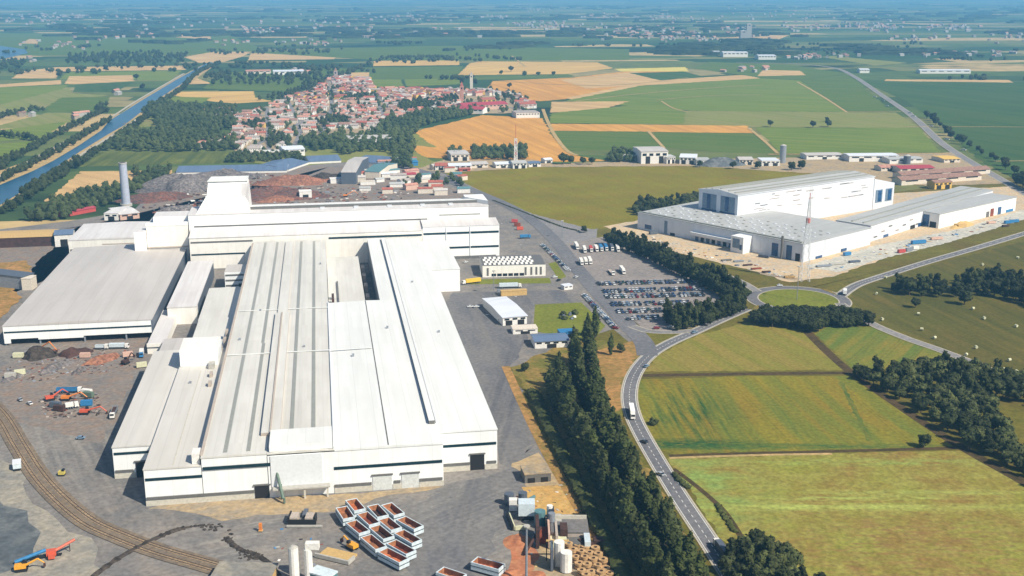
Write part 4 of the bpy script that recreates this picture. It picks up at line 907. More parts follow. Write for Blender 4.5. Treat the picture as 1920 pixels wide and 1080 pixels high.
def crown_mesh(kind, seed, mat):
    rnd = random.Random(seed); b = MB()
    if kind == 'poplar':            # unit height 20 m
        hgt = 21.0
        for i in range(9):
            t = i / 8; z = 3.2 + t * 15.2; r = 2.6 * (math.sin(math.pi * (.18 + .78 * t)) ** .8) * rnd.uniform(.85, 1.15)
            lump(b, (rnd.uniform(-.6, .6), rnd.uniform(-.6, .6), z), r, 2.3, mat, rnd, 55, .62)
    elif kind == 'round':           # unit height 11 m
        lump(b, (0, 0, 6.2), 3.6, 3.4, mat, rnd, 70, .7)
        for i in range(9):
            a = i * 2.4 + rnd.uniform(-.3, .3); r = rnd.uniform(1.8, 3.1); z = rnd.uniform(3.6, 8.6)
            lump(b, (math.cos(a) * r, math.sin(a) * r, z), rnd.uniform(1.6, 2.4), rnd.uniform(1.4, 2.1), mat, rnd, 45, .6)
    elif kind == 'tall':
        for i in range(8):
            a = i * 2.4; r = rnd.uniform(.4, 2.2); z = 3 + i * 1.2
            lump(b, (math.cos(a) * r, math.sin(a) * r, z), rnd.uniform(1.7, 2.6) * (1.1 - i * .06), rnd.uniform(1.6, 2.4), mat, rnd, 50, .6)
    elif kind == 'bush':
        for i in range(5):
            a = i * 1.3; lump(b, (math.cos(a) * 1.2, math.sin(a) * 1.2, 1.5 + (i % 2) * .8), rnd.uniform(1.2, 1.9), rnd.uniform(1.1, 1.6), mat, rnd, 45, .45)
    return b.mesh(kind + '_crown')
def trunk_mesh(h, r, limbs, seed):
    rnd = random.Random(seed); b = MB(); b.tube((0, 0, -.2), (0, 0, h), r, 'trunk_bark', 7, r * .45)
    for i in range(limbs):
        a = i * 2.4; z = h * rnd.uniform(.45, .85)
        b.tube((0, 0, z), (math.cos(a) * h * .3, math.sin(a) * h * .3, z + h * .28), r * .4, 'trunk_bark', 5, r * .15)
    return b.mesh('trunk')
CR = {('poplar', 'poplar_leaf'): [crown_mesh('poplar', s, 'poplar_leaf') for s in range(5)],
      ('poplar', 'mid_leaf'): [crown_mesh('poplar', 70 + s, 'mid_leaf') for s in range(3)],
      ('round', 'mid_leaf'): [crown_mesh('round', 20 + s, 'mid_leaf') for s in range(4)],
      ('round', 'dark_leaf'): [crown_mesh('round', 30 + s, 'dark_leaf') for s in range(4)],
      ('tall', 'dark_leaf'): [crown_mesh('tall', 40 + s, 'dark_leaf') for s in range(4)],
      ('round', 'pale_leaf'): [crown_mesh('round', 60 + s, 'pale_leaf') for s in range(3)],
      ('bush', 'mid_leaf'): [crown_mesh('bush', 50 + s, 'mid_leaf') for s in range(3)]}
TR = {'poplar': trunk_mesh(14, .45, 3, 1), 'round': trunk_mesh(6.5, .38, 5, 2), 'tall': trunk_mesh(8, .36, 4, 3), 'bush': trunk_mesh(1.6, .16, 4, 4)}
def tree(name, label, p, kind, mat, s, group=None, sw=1.0):
    ms_ = CR[kind, mat]
    t = thing(name, label, 'shrub' if kind == 'bush' else 'tree', (p.x, p.y, 0), R.uniform(0, 6.28), group)
    inst('trunk', TR[kind], t, sc=(s, s, s)); inst('crown', R.choice(ms_), t, sc=(s * sw, s * sw, s))
    return t
def along(px, gap, jit=0.0, world=False):
    L = smooth(px if world else GP(px), 6); out = []; acc = 0.0; nxt = 0.0
    for i in range(len(L) - 1):
        d = (L[i + 1] - L[i]).length
        while nxt <= acc + d:
            p = L[i].lerp(L[i + 1], (nxt - acc) / d); out.append(p + Vector((R.uniform(-jit, jit), R.uniform(-jit, jit), 0))); nxt += gap
        acc += d
    return out
def inside(p, poly):
    c = False; n = len(poly); j = n - 1
    for i in range(n):
        if (poly[i][1] > p[1]) != (poly[j][1] > p[1]) and p[0] < (poly[j][0] - poly[i][0]) * (p[1] - poly[i][1]) / (poly[j][1] - poly[i][1]) + poly[i][0]: c = not c
        j = i
    return c
def scatter(px, gap, mx=9999, rnd=R, world=False):
    poly = px if world else GP(px); x0, x1 = min(p[0] for p in poly), max(p[0] for p in poly); y0, y1 = min(p[1] for p in poly), max(p[1] for p in poly)
    out = []; cell = {}; tries = int((x1 - x0) * (y1 - y0) / gap / gap * 14) + 60
    for _ in range(min(tries, 60000)):
        p = Vector((rnd.uniform(x0, x1), rnd.uniform(y0, y1), 0))
        if not inside(p, poly): continue
        k = (int(p.x // gap), int(p.y // gap)); ok = True
        for i in (-1, 0, 1):
            for j in (-1, 0, 1):
                for q in cell.get((k[0] + i, k[1] + j), ()):
                    if (q - p).length < gap: ok = False
        if ok: cell.setdefault(k, []).append(p); out.append(p)
        if len(out) >= mx: break
    return out
# the poplar belt between works and road: three planted rows
for rn, px, gap, hs in (('row nearest the works fence', [(1030,745),(1062,800),(1104,880),(1160,985),(1215,1090),(1260,1180)], 4.8, (.85, 1.1)),
                        ('second row from the works fence', [(1048,730),(1066,790),(1104,868),(1150,960),(1204,1065),(1262,1170)], 6.2, (.85, 1.15)),
                        ('middle row', [(1074,680),(1088,740),(1122,825),(1168,915),(1222,1015),(1280,1130),(1310,1190)], 5.0, (.9, 1.2)),
                        ('row on the road side', [(1106,660),(1112,730),(1136,812),(1178,892),(1218,965),(1276,1075),(1330,1180)], 5.4, (.75, 1.1))):
    pts = along(px, gap, 1.1); pts.sort(key=lambda p: p.y)
    pts = [p for p in pts if R.random() > .07]
    for i, p in enumerate(pts):
        tree('poplar', 'tall dark poplar, %s from the near end of the %s' % (nth(i + 1), rn), p, 'poplar', 'mid_leaf' if R.random() < .3 else 'poplar_leaf', R.uniform(hs[0] - .12, hs[1] + .04), 'poplars of the belt between mill and road', R.uniform(1.1, 1.45))
for i, (px, py, s) in enumerate(((1145,667,.72),(1116,634,1.05),(1100,640,.95))):
    tree('poplar', ('lone slim poplar standing right of the belt near the junction', 'tallest poplar at the far tip of the belt', 'dark poplar beside the blue flat cabin')[i], G(px, py), 'poplar', 'poplar_leaf', s)
tree('round_tree', 'round dark tree alone by the works drive', G(984, 698), 'round', 'dark_leaf', .62); tree('round_tree', 'squat round tree right of the lone slim poplar', G(1164, 662), 'round', 'mid_leaf', .62); tree('shrub', 'round shrub alone in the striped field by the road', G(1226, 797), 'bush', 'mid_leaf', 1.0)
tree('round_tree', 'round tree alone at the end of the ditch between the two right fields', G(1732, 840), 'round', 'dark_leaf', .75); tree('round_tree', 'round tree alone among the hay bales', G(1716, 578), 'round', 'dark_leaf', .75); tree('round_tree', 'wide dark tree in front of the hay meadow wood', G(1808, 572), 'round', 'dark_leaf', 1.15); tree('round_tree', 'low dark tree on the lay-by corner below the olive field', G(1095, 437), 'round', 'dark_leaf', .7)
def grove(name, what, pts, kinds, srange, group):
    """trees of one wood; numbered row by row from the near edge so that each can be pointed out"""
    pts = sorted(pts, key=lambda p: p.y); rows = []; k = 0; per = max(5, int(math.sqrt(len(pts)) * 1.5))
    while k < len(pts): rows.append(sorted(pts[k:k + per], key=lambda p: p.x)); k += per
    for r_, row in enumerate(rows):
        for i, p in enumerate(row):
            kd_, mt = R.choice(kinds)
            tree(name, '%s, %s from left in %s rank of %s' % (('grey-green bushy tree' if mt == 'pale_leaf' else 'dark bushy tree' if kd_ == 'round' else 'dark upright tree'), nth(i + 1), nth(r_ + 1), what), p, kd_, mt, R.uniform(*srange), group)
DK = [('round', 'dark_leaf'), ('tall', 'dark_leaf')]; MD = [('round', 'mid_leaf'), ('round', 'dark_leaf'), ('tall', 'dark_leaf'), ('round', 'mid_leaf'), ('round', 'pale_leaf')]
grove('screen_tree', 'the car park screen', along([(1142,460),(1200,480),(1262,512),(1320,538),(1370,566),(1392,580)], 5.0, 1.2) + along([(1150,452),(1215,474),(1280,503),(1340,530),(1398,566)], 5.5, 1.2) + along([(1396,582),(1370,594),(1335,606),(1318,612)], 5, 1) + along([(1390,575),(1350,592),(1322,600)], 5, 1), [('tall', 'dark_leaf'), ('round', 'dark_leaf')], (.85, 1.2), 'screen trees around the car park')
grove('clump_tree', 'the car park clump', scatter([(1246,612),(1250,600),(1308,598),(1312,616),(1270,622)], 4.6), [('tall', 'dark_leaf')], (.9, 1.2), 'trees of the car park clump')
grove('thicket_tree', 'the roundabout thicket', scatter([(1404,611),(1420,600),(1470,594),(1560,594),(1618,603),(1632,613),(1560,616),(1522,626),(1490,618)], 4.0), [('round', 'dark_leaf')], (.82, 1.05), 'trees of the roundabout thicket')
grove('wood_tree', 'the right-edge wood', scatter([(1592,704),(1660,712),(1700,704),(1765,694),(1830,698),(1920,716),(2000,740),(2000,790),(1900,752),(1856,752),(1880,812),(1892,858),(1830,855),(1760,798),(1680,748)], 6.8), MD, (.75, 1.15), 'trees of the right-edge wood')
grove('wood_tree', 'the lower-right strip', scatter([(1868,868),(1950,850),(2020,905),(2000,940),(1930,900)], 6.5), MD, (.7, 1.0), 'trees of the lower right strip')
grove('wood_tree', 'the hay-meadow wood', scatter([(1668,552),(1690,536),(1780,548),(1805,532),(1870,522),(1990,535),(2010,600),(1900,565),(1850,556),(1780,560)], 7.5), DK, (.85, 1.3), 'trees of the hay meadow wood')
grove('wood_tree', 'the bottom roadside clump', scatter([(1350,1068),(1385,1036),(1430,1024),(1480,1062),(1560,1150),(1400,1160)], 4.6), MD, (.7, .95), 'trees of the bottom roadside clump')
grove('screen_tree', 'trees left of the new plant', scatter([(1186,404),(1200,392),(1260,385),(1306,372),(1308,392),(1230,408)], 6.5), MD, (.8, 1.2), 'trees at the left end of the new plant')
for i, (px, py, s) in enumerate(((1056,309,1.5),(1070,308,1.2),(1093,309,1.0),(1110,309,1.0),(1312,314,.95),(1374,317,1.0),(1421,317,1.0),(1484,320,1.2),(1502,318,1.25),(1444,238,1.15),(1524,240,1.15),(1552,238,1.3),(1550,228,.8),(113,145,1.9),(199,134,1.7),(256,150,1.5),(268,168,1.4),(958,135,1.6),(940,140,1.2),(1038,142,1.2),(955,166,1.3),(890,160,1.6),(866,158,1.3))):
    tree('field_tree', 'lone round field tree, %s counted from the village front outward' % nth(i + 1), G(px, py), 'round', 'dark_leaf', s, 'lone field trees')
for i, p in enumerate(along([(1722,222),(1766,258),(1806,282),(1860,316),(1930,360)], 34, 5) + along([(1880,345),(1905,360),(1935,378)], 9, 3)):
    tree('roadside_tree', 'dark roadside tree, %s from the far end of the straight highway' % nth(i + 1), p + Vector((16, 0, 0)), 'round', 'dark_leaf', R.uniform(.8, 1.5), 'trees along the highway')
for i, (px, py, s_) in enumerate(GARDEN_SHRUBS): tree('shrub', 'dark shrub by the round flower bed, %s from the left' % nth(i + 1), G(px, py), 'bush', 'mid_leaf', s_, 'shrubs around the flower bed')
# clipped hedge along the works fence: one long plant
def hedge(name, label, px, w, h, mat='hedge_leaf'):
    L = smooth(GP(px), 10); b = MB(); rnd = random.Random(3)
    for p in along(px, 1.5, .5): lump(b, (p.x, p.y, h * .45), w * .5, h * .6, mat, rnd, 16, .42, ICO1)
    root = thing(name, label, 'hedge', L[0]); b.build('foliage', root)
    return root
hedge('hedge', 'long clipped green hedge beside the works fence and the poplars', [(1000,742),(1026,800),(1066,880),(1108,965),(1146,1040),(1186,1130)], 8.5, 4.5)
hedge('hedge', 'short scrubby hedge between road and lower field, left of the ditch', [(1266,893),(1276,905),(1288,916)], 4, 2.2, 'mid_leaf')
hedge('hedge', 'rough scrub filling the ditch end by the bottom roadside clump', [(1345,950),(1362,975),(1380,1000)], 3.4, 1.6, 'hedge_leaf')
hedge('hedge', 'low dark hedge along the near edge of the big olive field', [(925,377),(990,402),(1050,425),(1085,434)], 2.0, 1.3, 'mid_leaf')

# woods one can only read as masses, further off
def wood(name, label, polys, gap, smin, smax, leaves=14, seed=1, mat='far_leaf', lines=()):
    b = MB(); rnd = random.Random(seed)
    for pts in ([scatter(p, gap, 900, rnd) for p in polys] + [along(l, gap, gap * .3) for l in lines]):
        for p in pts:
            s = rnd.uniform(smin, smax)
            for k in range(2): lump(b, (p.x + rnd.uniform(-1, 1) * s * .3, p.y + rnd.uniform(-1, 1) * s * .3, s * (.55 + .35 * k)), s * (.62 - .18 * k), s * .5, mat, rnd, leaves, s * .12, ICO1)
    o = b.build(name); o['kind'] = 'stuff'; return tag(o, label, 'wood')
wood('woods', 'dark woods right of the canal before the village', [[(290,222),(340,200),(440,205),(445,240),(360,262),(300,255)], [(200,282),(240,250),(330,258),(440,262),(440,282),(330,286)], [(262,212),(300,196),(345,200),(300,222)]], 11, 8, 12, 12, 1)
wood('woods', 'dark hedge wood in front of the village and the long blue roof', [[(424,306),(440,292),(560,292),(562,304)]], 8, 6, 8, 14, 2)
wood('woods', 'dark tree belt between the village and the golden field', [[(690,285),(640,292),(620,272),(700,255),(720,232),(800,214),(890,206),(885,216),(790,238),(770,258),(775,285)], [(560,268),(640,256),(650,275),(590,285)], [(740,284),(770,286),(768,318),(735,312)]], 10, 7, 11, 12, 3)
wood('woods', 'dark trees behind the sheds on the golden field edge', [[(884,300),(890,284),(984,282),(984,300)], [(842,296),(848,286),(862,290),(858,300)], [(1140,305),(1150,288),(1195,290),(1198,304)]], 8, 7, 10, 12, 4)
wood('woods', 'dark tree belt behind the scrap yard left of the chimney', [[(50,418),(90,392),(150,372),(232,352),(300,330),(312,342),(250,362),(200,386),(120,412)], [(250,330),(290,325),(320,322),(300,345)]], 9, 7, 11, 14, 5)
wood('canal_side_trees', 'trees and scrub along both canal banks', [], 11, 6, 10, 12, 6, 'far_leaf', [[(-20,330),(60,282),(130,244),(200,208)], [(-30,362),(60,312),(140,268),(205,228)], [(-10,310),(40,292)], [(120,330),(180,290),(250,240),(300,205)], [(40,372),(100,332),(150,302)], [(10,400),(70,360),(130,325)], [(410,120),(370,140),(340,170),(300,196)], [(-40,235),(40,212),(90,208)], [(0,256),(50,262),(80,266)], [(200,212),(185,205),(196,200)]])
wood('village_trees', 'garden trees scattered between the village houses', [[(445,265),(470,215),(560,180),(640,160),(760,190),(960,185),(1000,215),(860,212),(740,235),(650,262),(560,290),(460,292)]], 22, 5, 9, 12, 7)
wood('village_trees', 'small leafy gardens between the village streets', [[(590,228),(640,222),(660,232),(610,240)], [(500,262),(530,256),(540,272),(505,276)], [(740,196),(800,190),(820,200),(760,210)], [(640,182),(690,178),(700,186),(650,190)], [(455,232),(490,228),(495,240),(460,246)], [(830,184),(858,182),(856,196),(830,198)]], 11, 6, 9, 12, 17)
wood('village_trees', 'trees at the back and right end of the village', [[(560,190),(600,168),(680,160),(690,175)], [(740,214),(760,196),(830,190),(840,205)], [(850,172),(930,172),(990,185),(985,192)], [(480,190),(520,178),(600,164),(560,186)]], 24, 7, 11, 12, 8)
wood('woods', 'tree clumps and hedgerows in the far fields', [[(395,160),(420,138),(500,146),(620,150),(600,160)], [(520,190),(560,170),(700,120),(690,124),(600,160)], [(380,150),(400,138),(430,136),(420,150)], [(180,120),(190,102),(350,104),(345,118)], [(125,120),(130,105),(185,104),(180,118)], [(-60,132),(-60,112),(50,116),(40,128)]], 26, 8, 13, 8, 9)
rnd = random.Random(77); b = MB()
def far_clump(cx, cy, rx, ry, h):
    n = 9; ring = []
    for k in range(n):
        t = 2 * math.pi * k / n; q_ = 1 + .35 * noise.noise(Vector((cx * .01 + math.cos(t), cy * .01 + math.sin(t), 3)))
        ring.append((cx + math.cos(t) * rx * q_, cy + math.sin(t) * ry * q_))
    hs = [h * rnd.uniform(.7, 1.15) for _ in ring]
    for k in range(n):
        j = (k + 1) % n; m_ = ((ring[k][0] + ring[j][0]) / 2, (ring[k][1] + ring[j][1]) / 2)
        b.poly([(ring[k][0], ring[k][1], 0), (m_[0], m_[1], 0), (m_[0] * .97 + cx * .03, m_[1] * .97 + cy * .03, h * rnd.uniform(.6, 1.2)), (ring[k][0] * .95 + cx * .05, ring[k][1] * .95 + cy * .05, hs[k])], 'far_leaf')
        b.poly([(m_[0], m_[1], 0), (ring[j][0], ring[j][1], 0), (ring[j][0] * .95 + cx * .05, ring[j][1] * .95 + cy * .05, hs[j]), (m_[0] * .97 + cx * .03, m_[1] * .97 + cy * .03, h * rnd.uniform(.6, 1.2))], 'far_leaf')
        b.poly([(ring[k][0] * .95 + cx * .05, ring[k][1] * .95 + cy * .05, hs[k]), (ring[j][0] * .95 + cx * .05, ring[j][1] * .95 + cy * .05, hs[j]), (cx, cy, h * rnd.uniform(.9, 1.3))], 'far_leaf')
for _ in range(1900):
    py = 9 + 95 * rnd.random() ** 1.1; px = rnd.uniform(-120, 2040); p = G(px, py)
    if noise.noise(Vector((p.x / 1300, p.y / 1500, 5))) < -.02: continue
    if py > 70 and noise.noise(Vector((p.x / 500, p.y / 700, 8))) < .08: continue
    far_clump(p.x, p.y, rnd.uniform(15, 100), rnd.uniform(10, 45), rnd.uniform(7, 13))
for _ in range(900):
    py = rnd.uniform(80, 150); px = rnd.choice([rnd.uniform(-60, 380), rnd.uniform(380, 900), rnd.uniform(380, 1250), rnd.uniform(1250, 2000)]); p = G(px, py)
    if noise.noise(Vector((p.x / 300, p.y / 420, 21))) < .12: continue
    if 1000 < px < 1600 and py > 112: continue
    for k in range(rnd.randint(1, 4)): lump(b, (p.x + rnd.uniform(-30, 30), p.y + rnd.uniform(-8, 8), 6), rnd.uniform(5, 9), rnd.uniform(5, 8), 'far_leaf', rnd, 6, 1.4, ICO1)
o = b.build('distant_woods'); o['kind'] = 'stuff'; tag(o, 'blue-green distant woods and tree lines towards the horizon', 'wood')

# ------------------------------------------------------------------ village
WALLS = [('white', 'white_wall'), ('cream', 'pale_wall'), ('pink', 'pink_wall'), ('yellow', 'yellow_wall')]
ROOFS = [('red', 'red_tile'), ('brown', 'brown_tile'), ('pink', 'pink_tile'), ('grey', 'grey_tile')]
HM = {}
def house_mesh(wi, ri, v):
    k = (wi, ri, v)
    if k in HM: return HM[k]
    w, d, h, rh = ((13, 9, 6.2, 2.2), (17, 10, 6.6, 2.4), (11, 10, 7.5, 2.2), (22, 10, 6, 2.2))[v]
    q, r = MB(), MB(); q.gable((0, 0, 0), (1, 0, 0), w, d, h, rh, WALLS[wi][1], ROOFS[ri][1], .6, r)
    g = MB()
    for s_ in (-1, 1):
        for z in (1.0, 4.0):
            for a in range(-int(w // 4) , int(w // 4) + 1, 2):
                g.poly([(a * 1.7 - .5, s_ * (d / 2 + .03), z), (a * 1.7 + .5, s_ * (d / 2 + .03), z), (a * 1.7 + .5, s_ * (d / 2 + .03), z + 1.4), (a * 1.7 - .5, s_ * (d / 2 + .03), z + 1.4)], 'window_dark')
    r.box(w * .2, w * .2 + .9, -.4, .5, h + rh * .6, h + rh + 1.0, 'brown_tile')
    # windows stay within the wall mesh of houses this small
    for f, m_ in zip(g.f, g.m): q.poly([g.v[i] for i in f], 'window_dark')
    HM[k] = (q.mesh('house_wall'), r.mesh('house_roof')); return HM[k]
VILLAGE = [(448,288),(440,262),(446,240),(438,222),(470,212),(545,186),(600,168),(618,150),(650,146),(690,152),(700,170),(790,172),(870,172),(955,178),(1000,196),(990,210),(930,205),(860,208),(795,214),(730,226),(700,244),(640,240),(560,256),(548,272),(505,288)]
rv = random.Random(12)
STREETS = [([(452,287),(520,252),(600,216),(690,192),(800,187),(905,193),(1000,212)], 8), ([(470,214),(560,226),(650,238)], 7), ([(614,156),(622,200),(602,250)], 7), ([(540,190),(562,240),(552,272)], 7), ([(700,174),(722,224)], 7), ([(800,176),(806,212)], 7), ([(500,202),(505,286)], 7)]
stpts = []
for px, w_ in STREETS: stpts += along(px, 6); ribbon('street', px, w_, 'asphalt_old')
GREENS = [GP(q_) for q_ in ([(590,228),(640,222),(660,232),(610,240)], [(500,262),(530,256),(540,272),(505,276)], [(740,196),(800,190),(820,200),(760,210)], [(640,182),(690,178),(700,186),(650,190)], [(455,232),(490,228),(495,240),(460,246)], [(830,184),(858,182),(856,196),(830,198)])]
pts = [p for p in scatter(VILLAGE, 15, 900, rv) if min((p - q_).length for q_ in stpts) > 9 and not any(inside(p, g_) for g_ in GREENS)]
ex_ = [p for p in scatter([(372,206),(440,206),(440,232),(400,214)], 18, 14, rv)] + scatter([(370,268),(440,258),(440,272),(380,276)], 18, 8, rv)
pts += ex_
pts = [p for p in pts if not inside(p, GP([(858,208),(862,180),(965,180),(968,204)])) and not inside(p, GP([(528,290),(530,264),(572,264),(574,290)]))]
pts.sort(key=lambda p: p.y)
near, rest = pts[:300], pts[300:]
rows = []; k = 0
while k < len(near): rows.append(sorted(near[k:k + 20], key=lambda p: p.x)); k += 20
for ri_, row in enumerate(rows):
    for i, p in enumerate(row):
        wi = rv.choices(range(4), (7, 5, 2, 1.0))[0]; ro = rv.choices(range(4), (2, 4, 5, 4))[0]; v = rv.choice((0, 0, 1, 1, 2, 3))
        a, c = house_mesh(wi, ro, v)
        t = thing('house', '%s %s-roofed village house, %s from left in %s row back' % (WALLS[wi][0], ROOFS[ro][0], nth(i + 1), nth(ri_ + 1)), 'house', p, rv.choice((.1, .1, .25, 1.6, -.15)) + rv.uniform(-.12, .12), 'village houses')
        s = rv.uniform(.7, 1.05); inst('wall', a, t, sc=s); inst('roof', c, t, sc=s)
b = MB()
def far_house(p, s, wall, roof):
    a = rv.uniform(0, 3); b.gable(p, (math.cos(a), math.sin(a), 0), rv.uniform(10, 20) * s, rv.uniform(8, 11) * s, rv.uniform(5, 8) * s, 2.2 * s, wall, roof, .5)
for p in rest: far_house(p, 1.1, rv.choice(WALLS)[1], rv.choice(ROOFS)[1])
o = b.build('village_back_houses'); o['kind'] = 'stuff'; tag(o, 'crowded back rows of red roofed village houses', 'houses')
b = MB()
flat('far_white', rgb(214, 210, 202, .5), .9); flat('far_cream', rgb(206, 190, 170, .5), .9)
TOWNS = [(40,36,90,7,60),(150,32,110,5,90),(95,82,70,5,14),(245,68,60,6,26),(480,60,40,5,22),(440,82,30,4,12),(540,56,70,3,26),(600,80,60,4,26),(110,88,50,4,10),(760,35,60,6,60),(700,70,20,3,14),(930,33,30,4,16),(1012,18,30,3,26),(990,46,60,4,40),(1045,52,30,4,40),(1180,60,60,9,70),(1250,70,50,7,60),(1125,32,50,3,30),(1240,34,60,4,40),(1310,70,25,7,30),(1380,62,40,7,50),(1560,50,100,6,60),(1670,52,60,5,50),(1800,52,50,5,40),(1730,72,50,4,22),(1560,104,60,5,16),(1760,102,60,3,26),(1870,104,20,4,14),(1400,132,30,4,14),(1500,108,40,6,16),(1900,72,40,6,20),(320,40,120,10,40),(640,44,120,10,40),(900,60,200,10,30),(1500,30,300,12,80),(560,136,20,3,10),(60,115,30,3,6),(150,215,14,4,5),(45,216,14,3,4),(220,172,6,6,4)]
for cx, cy, wx, wy, n in TOWNS:
    for _ in range(int(n * .75)):
        p = G(cx + rv.gauss(0, wx * .6), max(6, cy + rv.gauss(0, wy * .8))); s = .95 if p.y < 5000 else 1.25
        wl, rf = rv.choice((('far_white', 'pink_tile'), ('far_white', 'far_white'), ('far_cream', 'pink_tile'), ('far_white', 'grey_tile'), ('far_cream', 'brown_tile')))
        far_house(p, s, wl, rf)
o = b.build('distant_houses'); o['kind'] = 'stuff'; tag(o, 'specks of distant pale houses scattered over the plain', 'houses')
# landmarks of the village and around it
shed('manor', 'long crimson roofed manor at the right end of the village', (868,208), (952,204), 34, 9, 4, 'pink_wall', 'crimson_roof', 'manor', None, 0, 12)
shed('manor_wing', 'crimson roofed wing left of the long crimson manor', (852,212), (905,214), 30, 8, 4, 'white_wall', 'crimson_roof', 'manor', None, 0, 6)
shed('barn', 'yellow walled barn beside the crimson manor', (905,196), (930,195), 26, 9, 3, 'yellow_wall', 'red_tile', 'barn', None, 1, 3)
shed('school', 'flat white building at the right tip of the village', (968,222), (1012,221), 40, 9, 0, 'white_wall', 'grey_tile', 'school', None, 0, 8, True)
shed('barn', 'red roofed house behind the flat white building at the village tip', (976,204), (1006,203), 26, 8, 3, 'white_wall', 'red_tile', 'house', None, 0, 4)
def spire(name, label, px, w, h, wall, capm, sh_):
    p = G(*px); t = thing(name, label, 'tower', p)
    q = MB(); q.prism([p + Vector((x * w, y * w, 0)) for x, y in ((-1, -1), (1, -1), (1, 1), (-1, 1))], 0, h, wall); q.build('shaft', t)
    q = MB(); q.tube(p + Vector((0, 0, h + .02)), p + Vector((0, 0, h + sh_)), w * 1.35, capm, 4, .15); q.build('spire', t)
    for dx, dy in ((0, -1), (-1, 0)):
        q = MB(); c = p + Vector((dx * w, dy * w, h - 6)); e = Vector((abs(dy), abs(dx), 0)) * w * .4; o_ = Vector((dx, dy, 0)) * .08
        q.poly([c - e + o_, c + e + o_, c + e + o_ + Vector((0, 0, 3.5)), c - e + o_ + Vector((0, 0, 3.5))], 'window_dark'); q.build('belfry_opening', t)
spire('church_tower', 'reddish brick church tower at the right of the village', (866,190), 3.6, 30, 'pink_tile', 'red_tile', 9)
spire('bell_tower', 'pale slim bell tower behind the crimson manor', (884,168), 3.2, 33, 'pale_wall', 'grey_tile', 7)
spire('bell_tower', 'dark topped bell tower at the back left of the village', (630,152), 4, 24, 'grey_tile', 'brown_tile', 8)
shed('warehouse', 'pale grey long warehouse in front of the village trees', (652,270), (735,268), 46, 7, 2, 'white_wall', 'grey_roof', 'warehouse', None, 3, 6)
shed('warehouse', 'white long warehouse behind the village on the left', (513,141), (570,140), 60, 9, 2, 'white_wall', 'plant_white', 'warehouse', None, 2, 5)
shed('warehouse', 'pinkish low warehouse left of the white warehouse behind the village', (462,139), (508,138), 50, 7, 2, 'pale_wall', 'pink_tile', 'warehouse', None, 2, 4)
shed('warehouse', 'bright white warehouse at the near left corner of the village', (533,294), (572,292), 40, 9, 2, 'white_wall', 'plant_white', 'warehouse', None, 1, 4)
shed('warehouse', 'flat cream warehouse beside the dark hedge wood', (492,294), (530,293), 20, 6, 0, 'pale_wall', 'white_wall', 'warehouse', None, 1, 3, True)
G1 = 'sheds on the edge of the golden field'
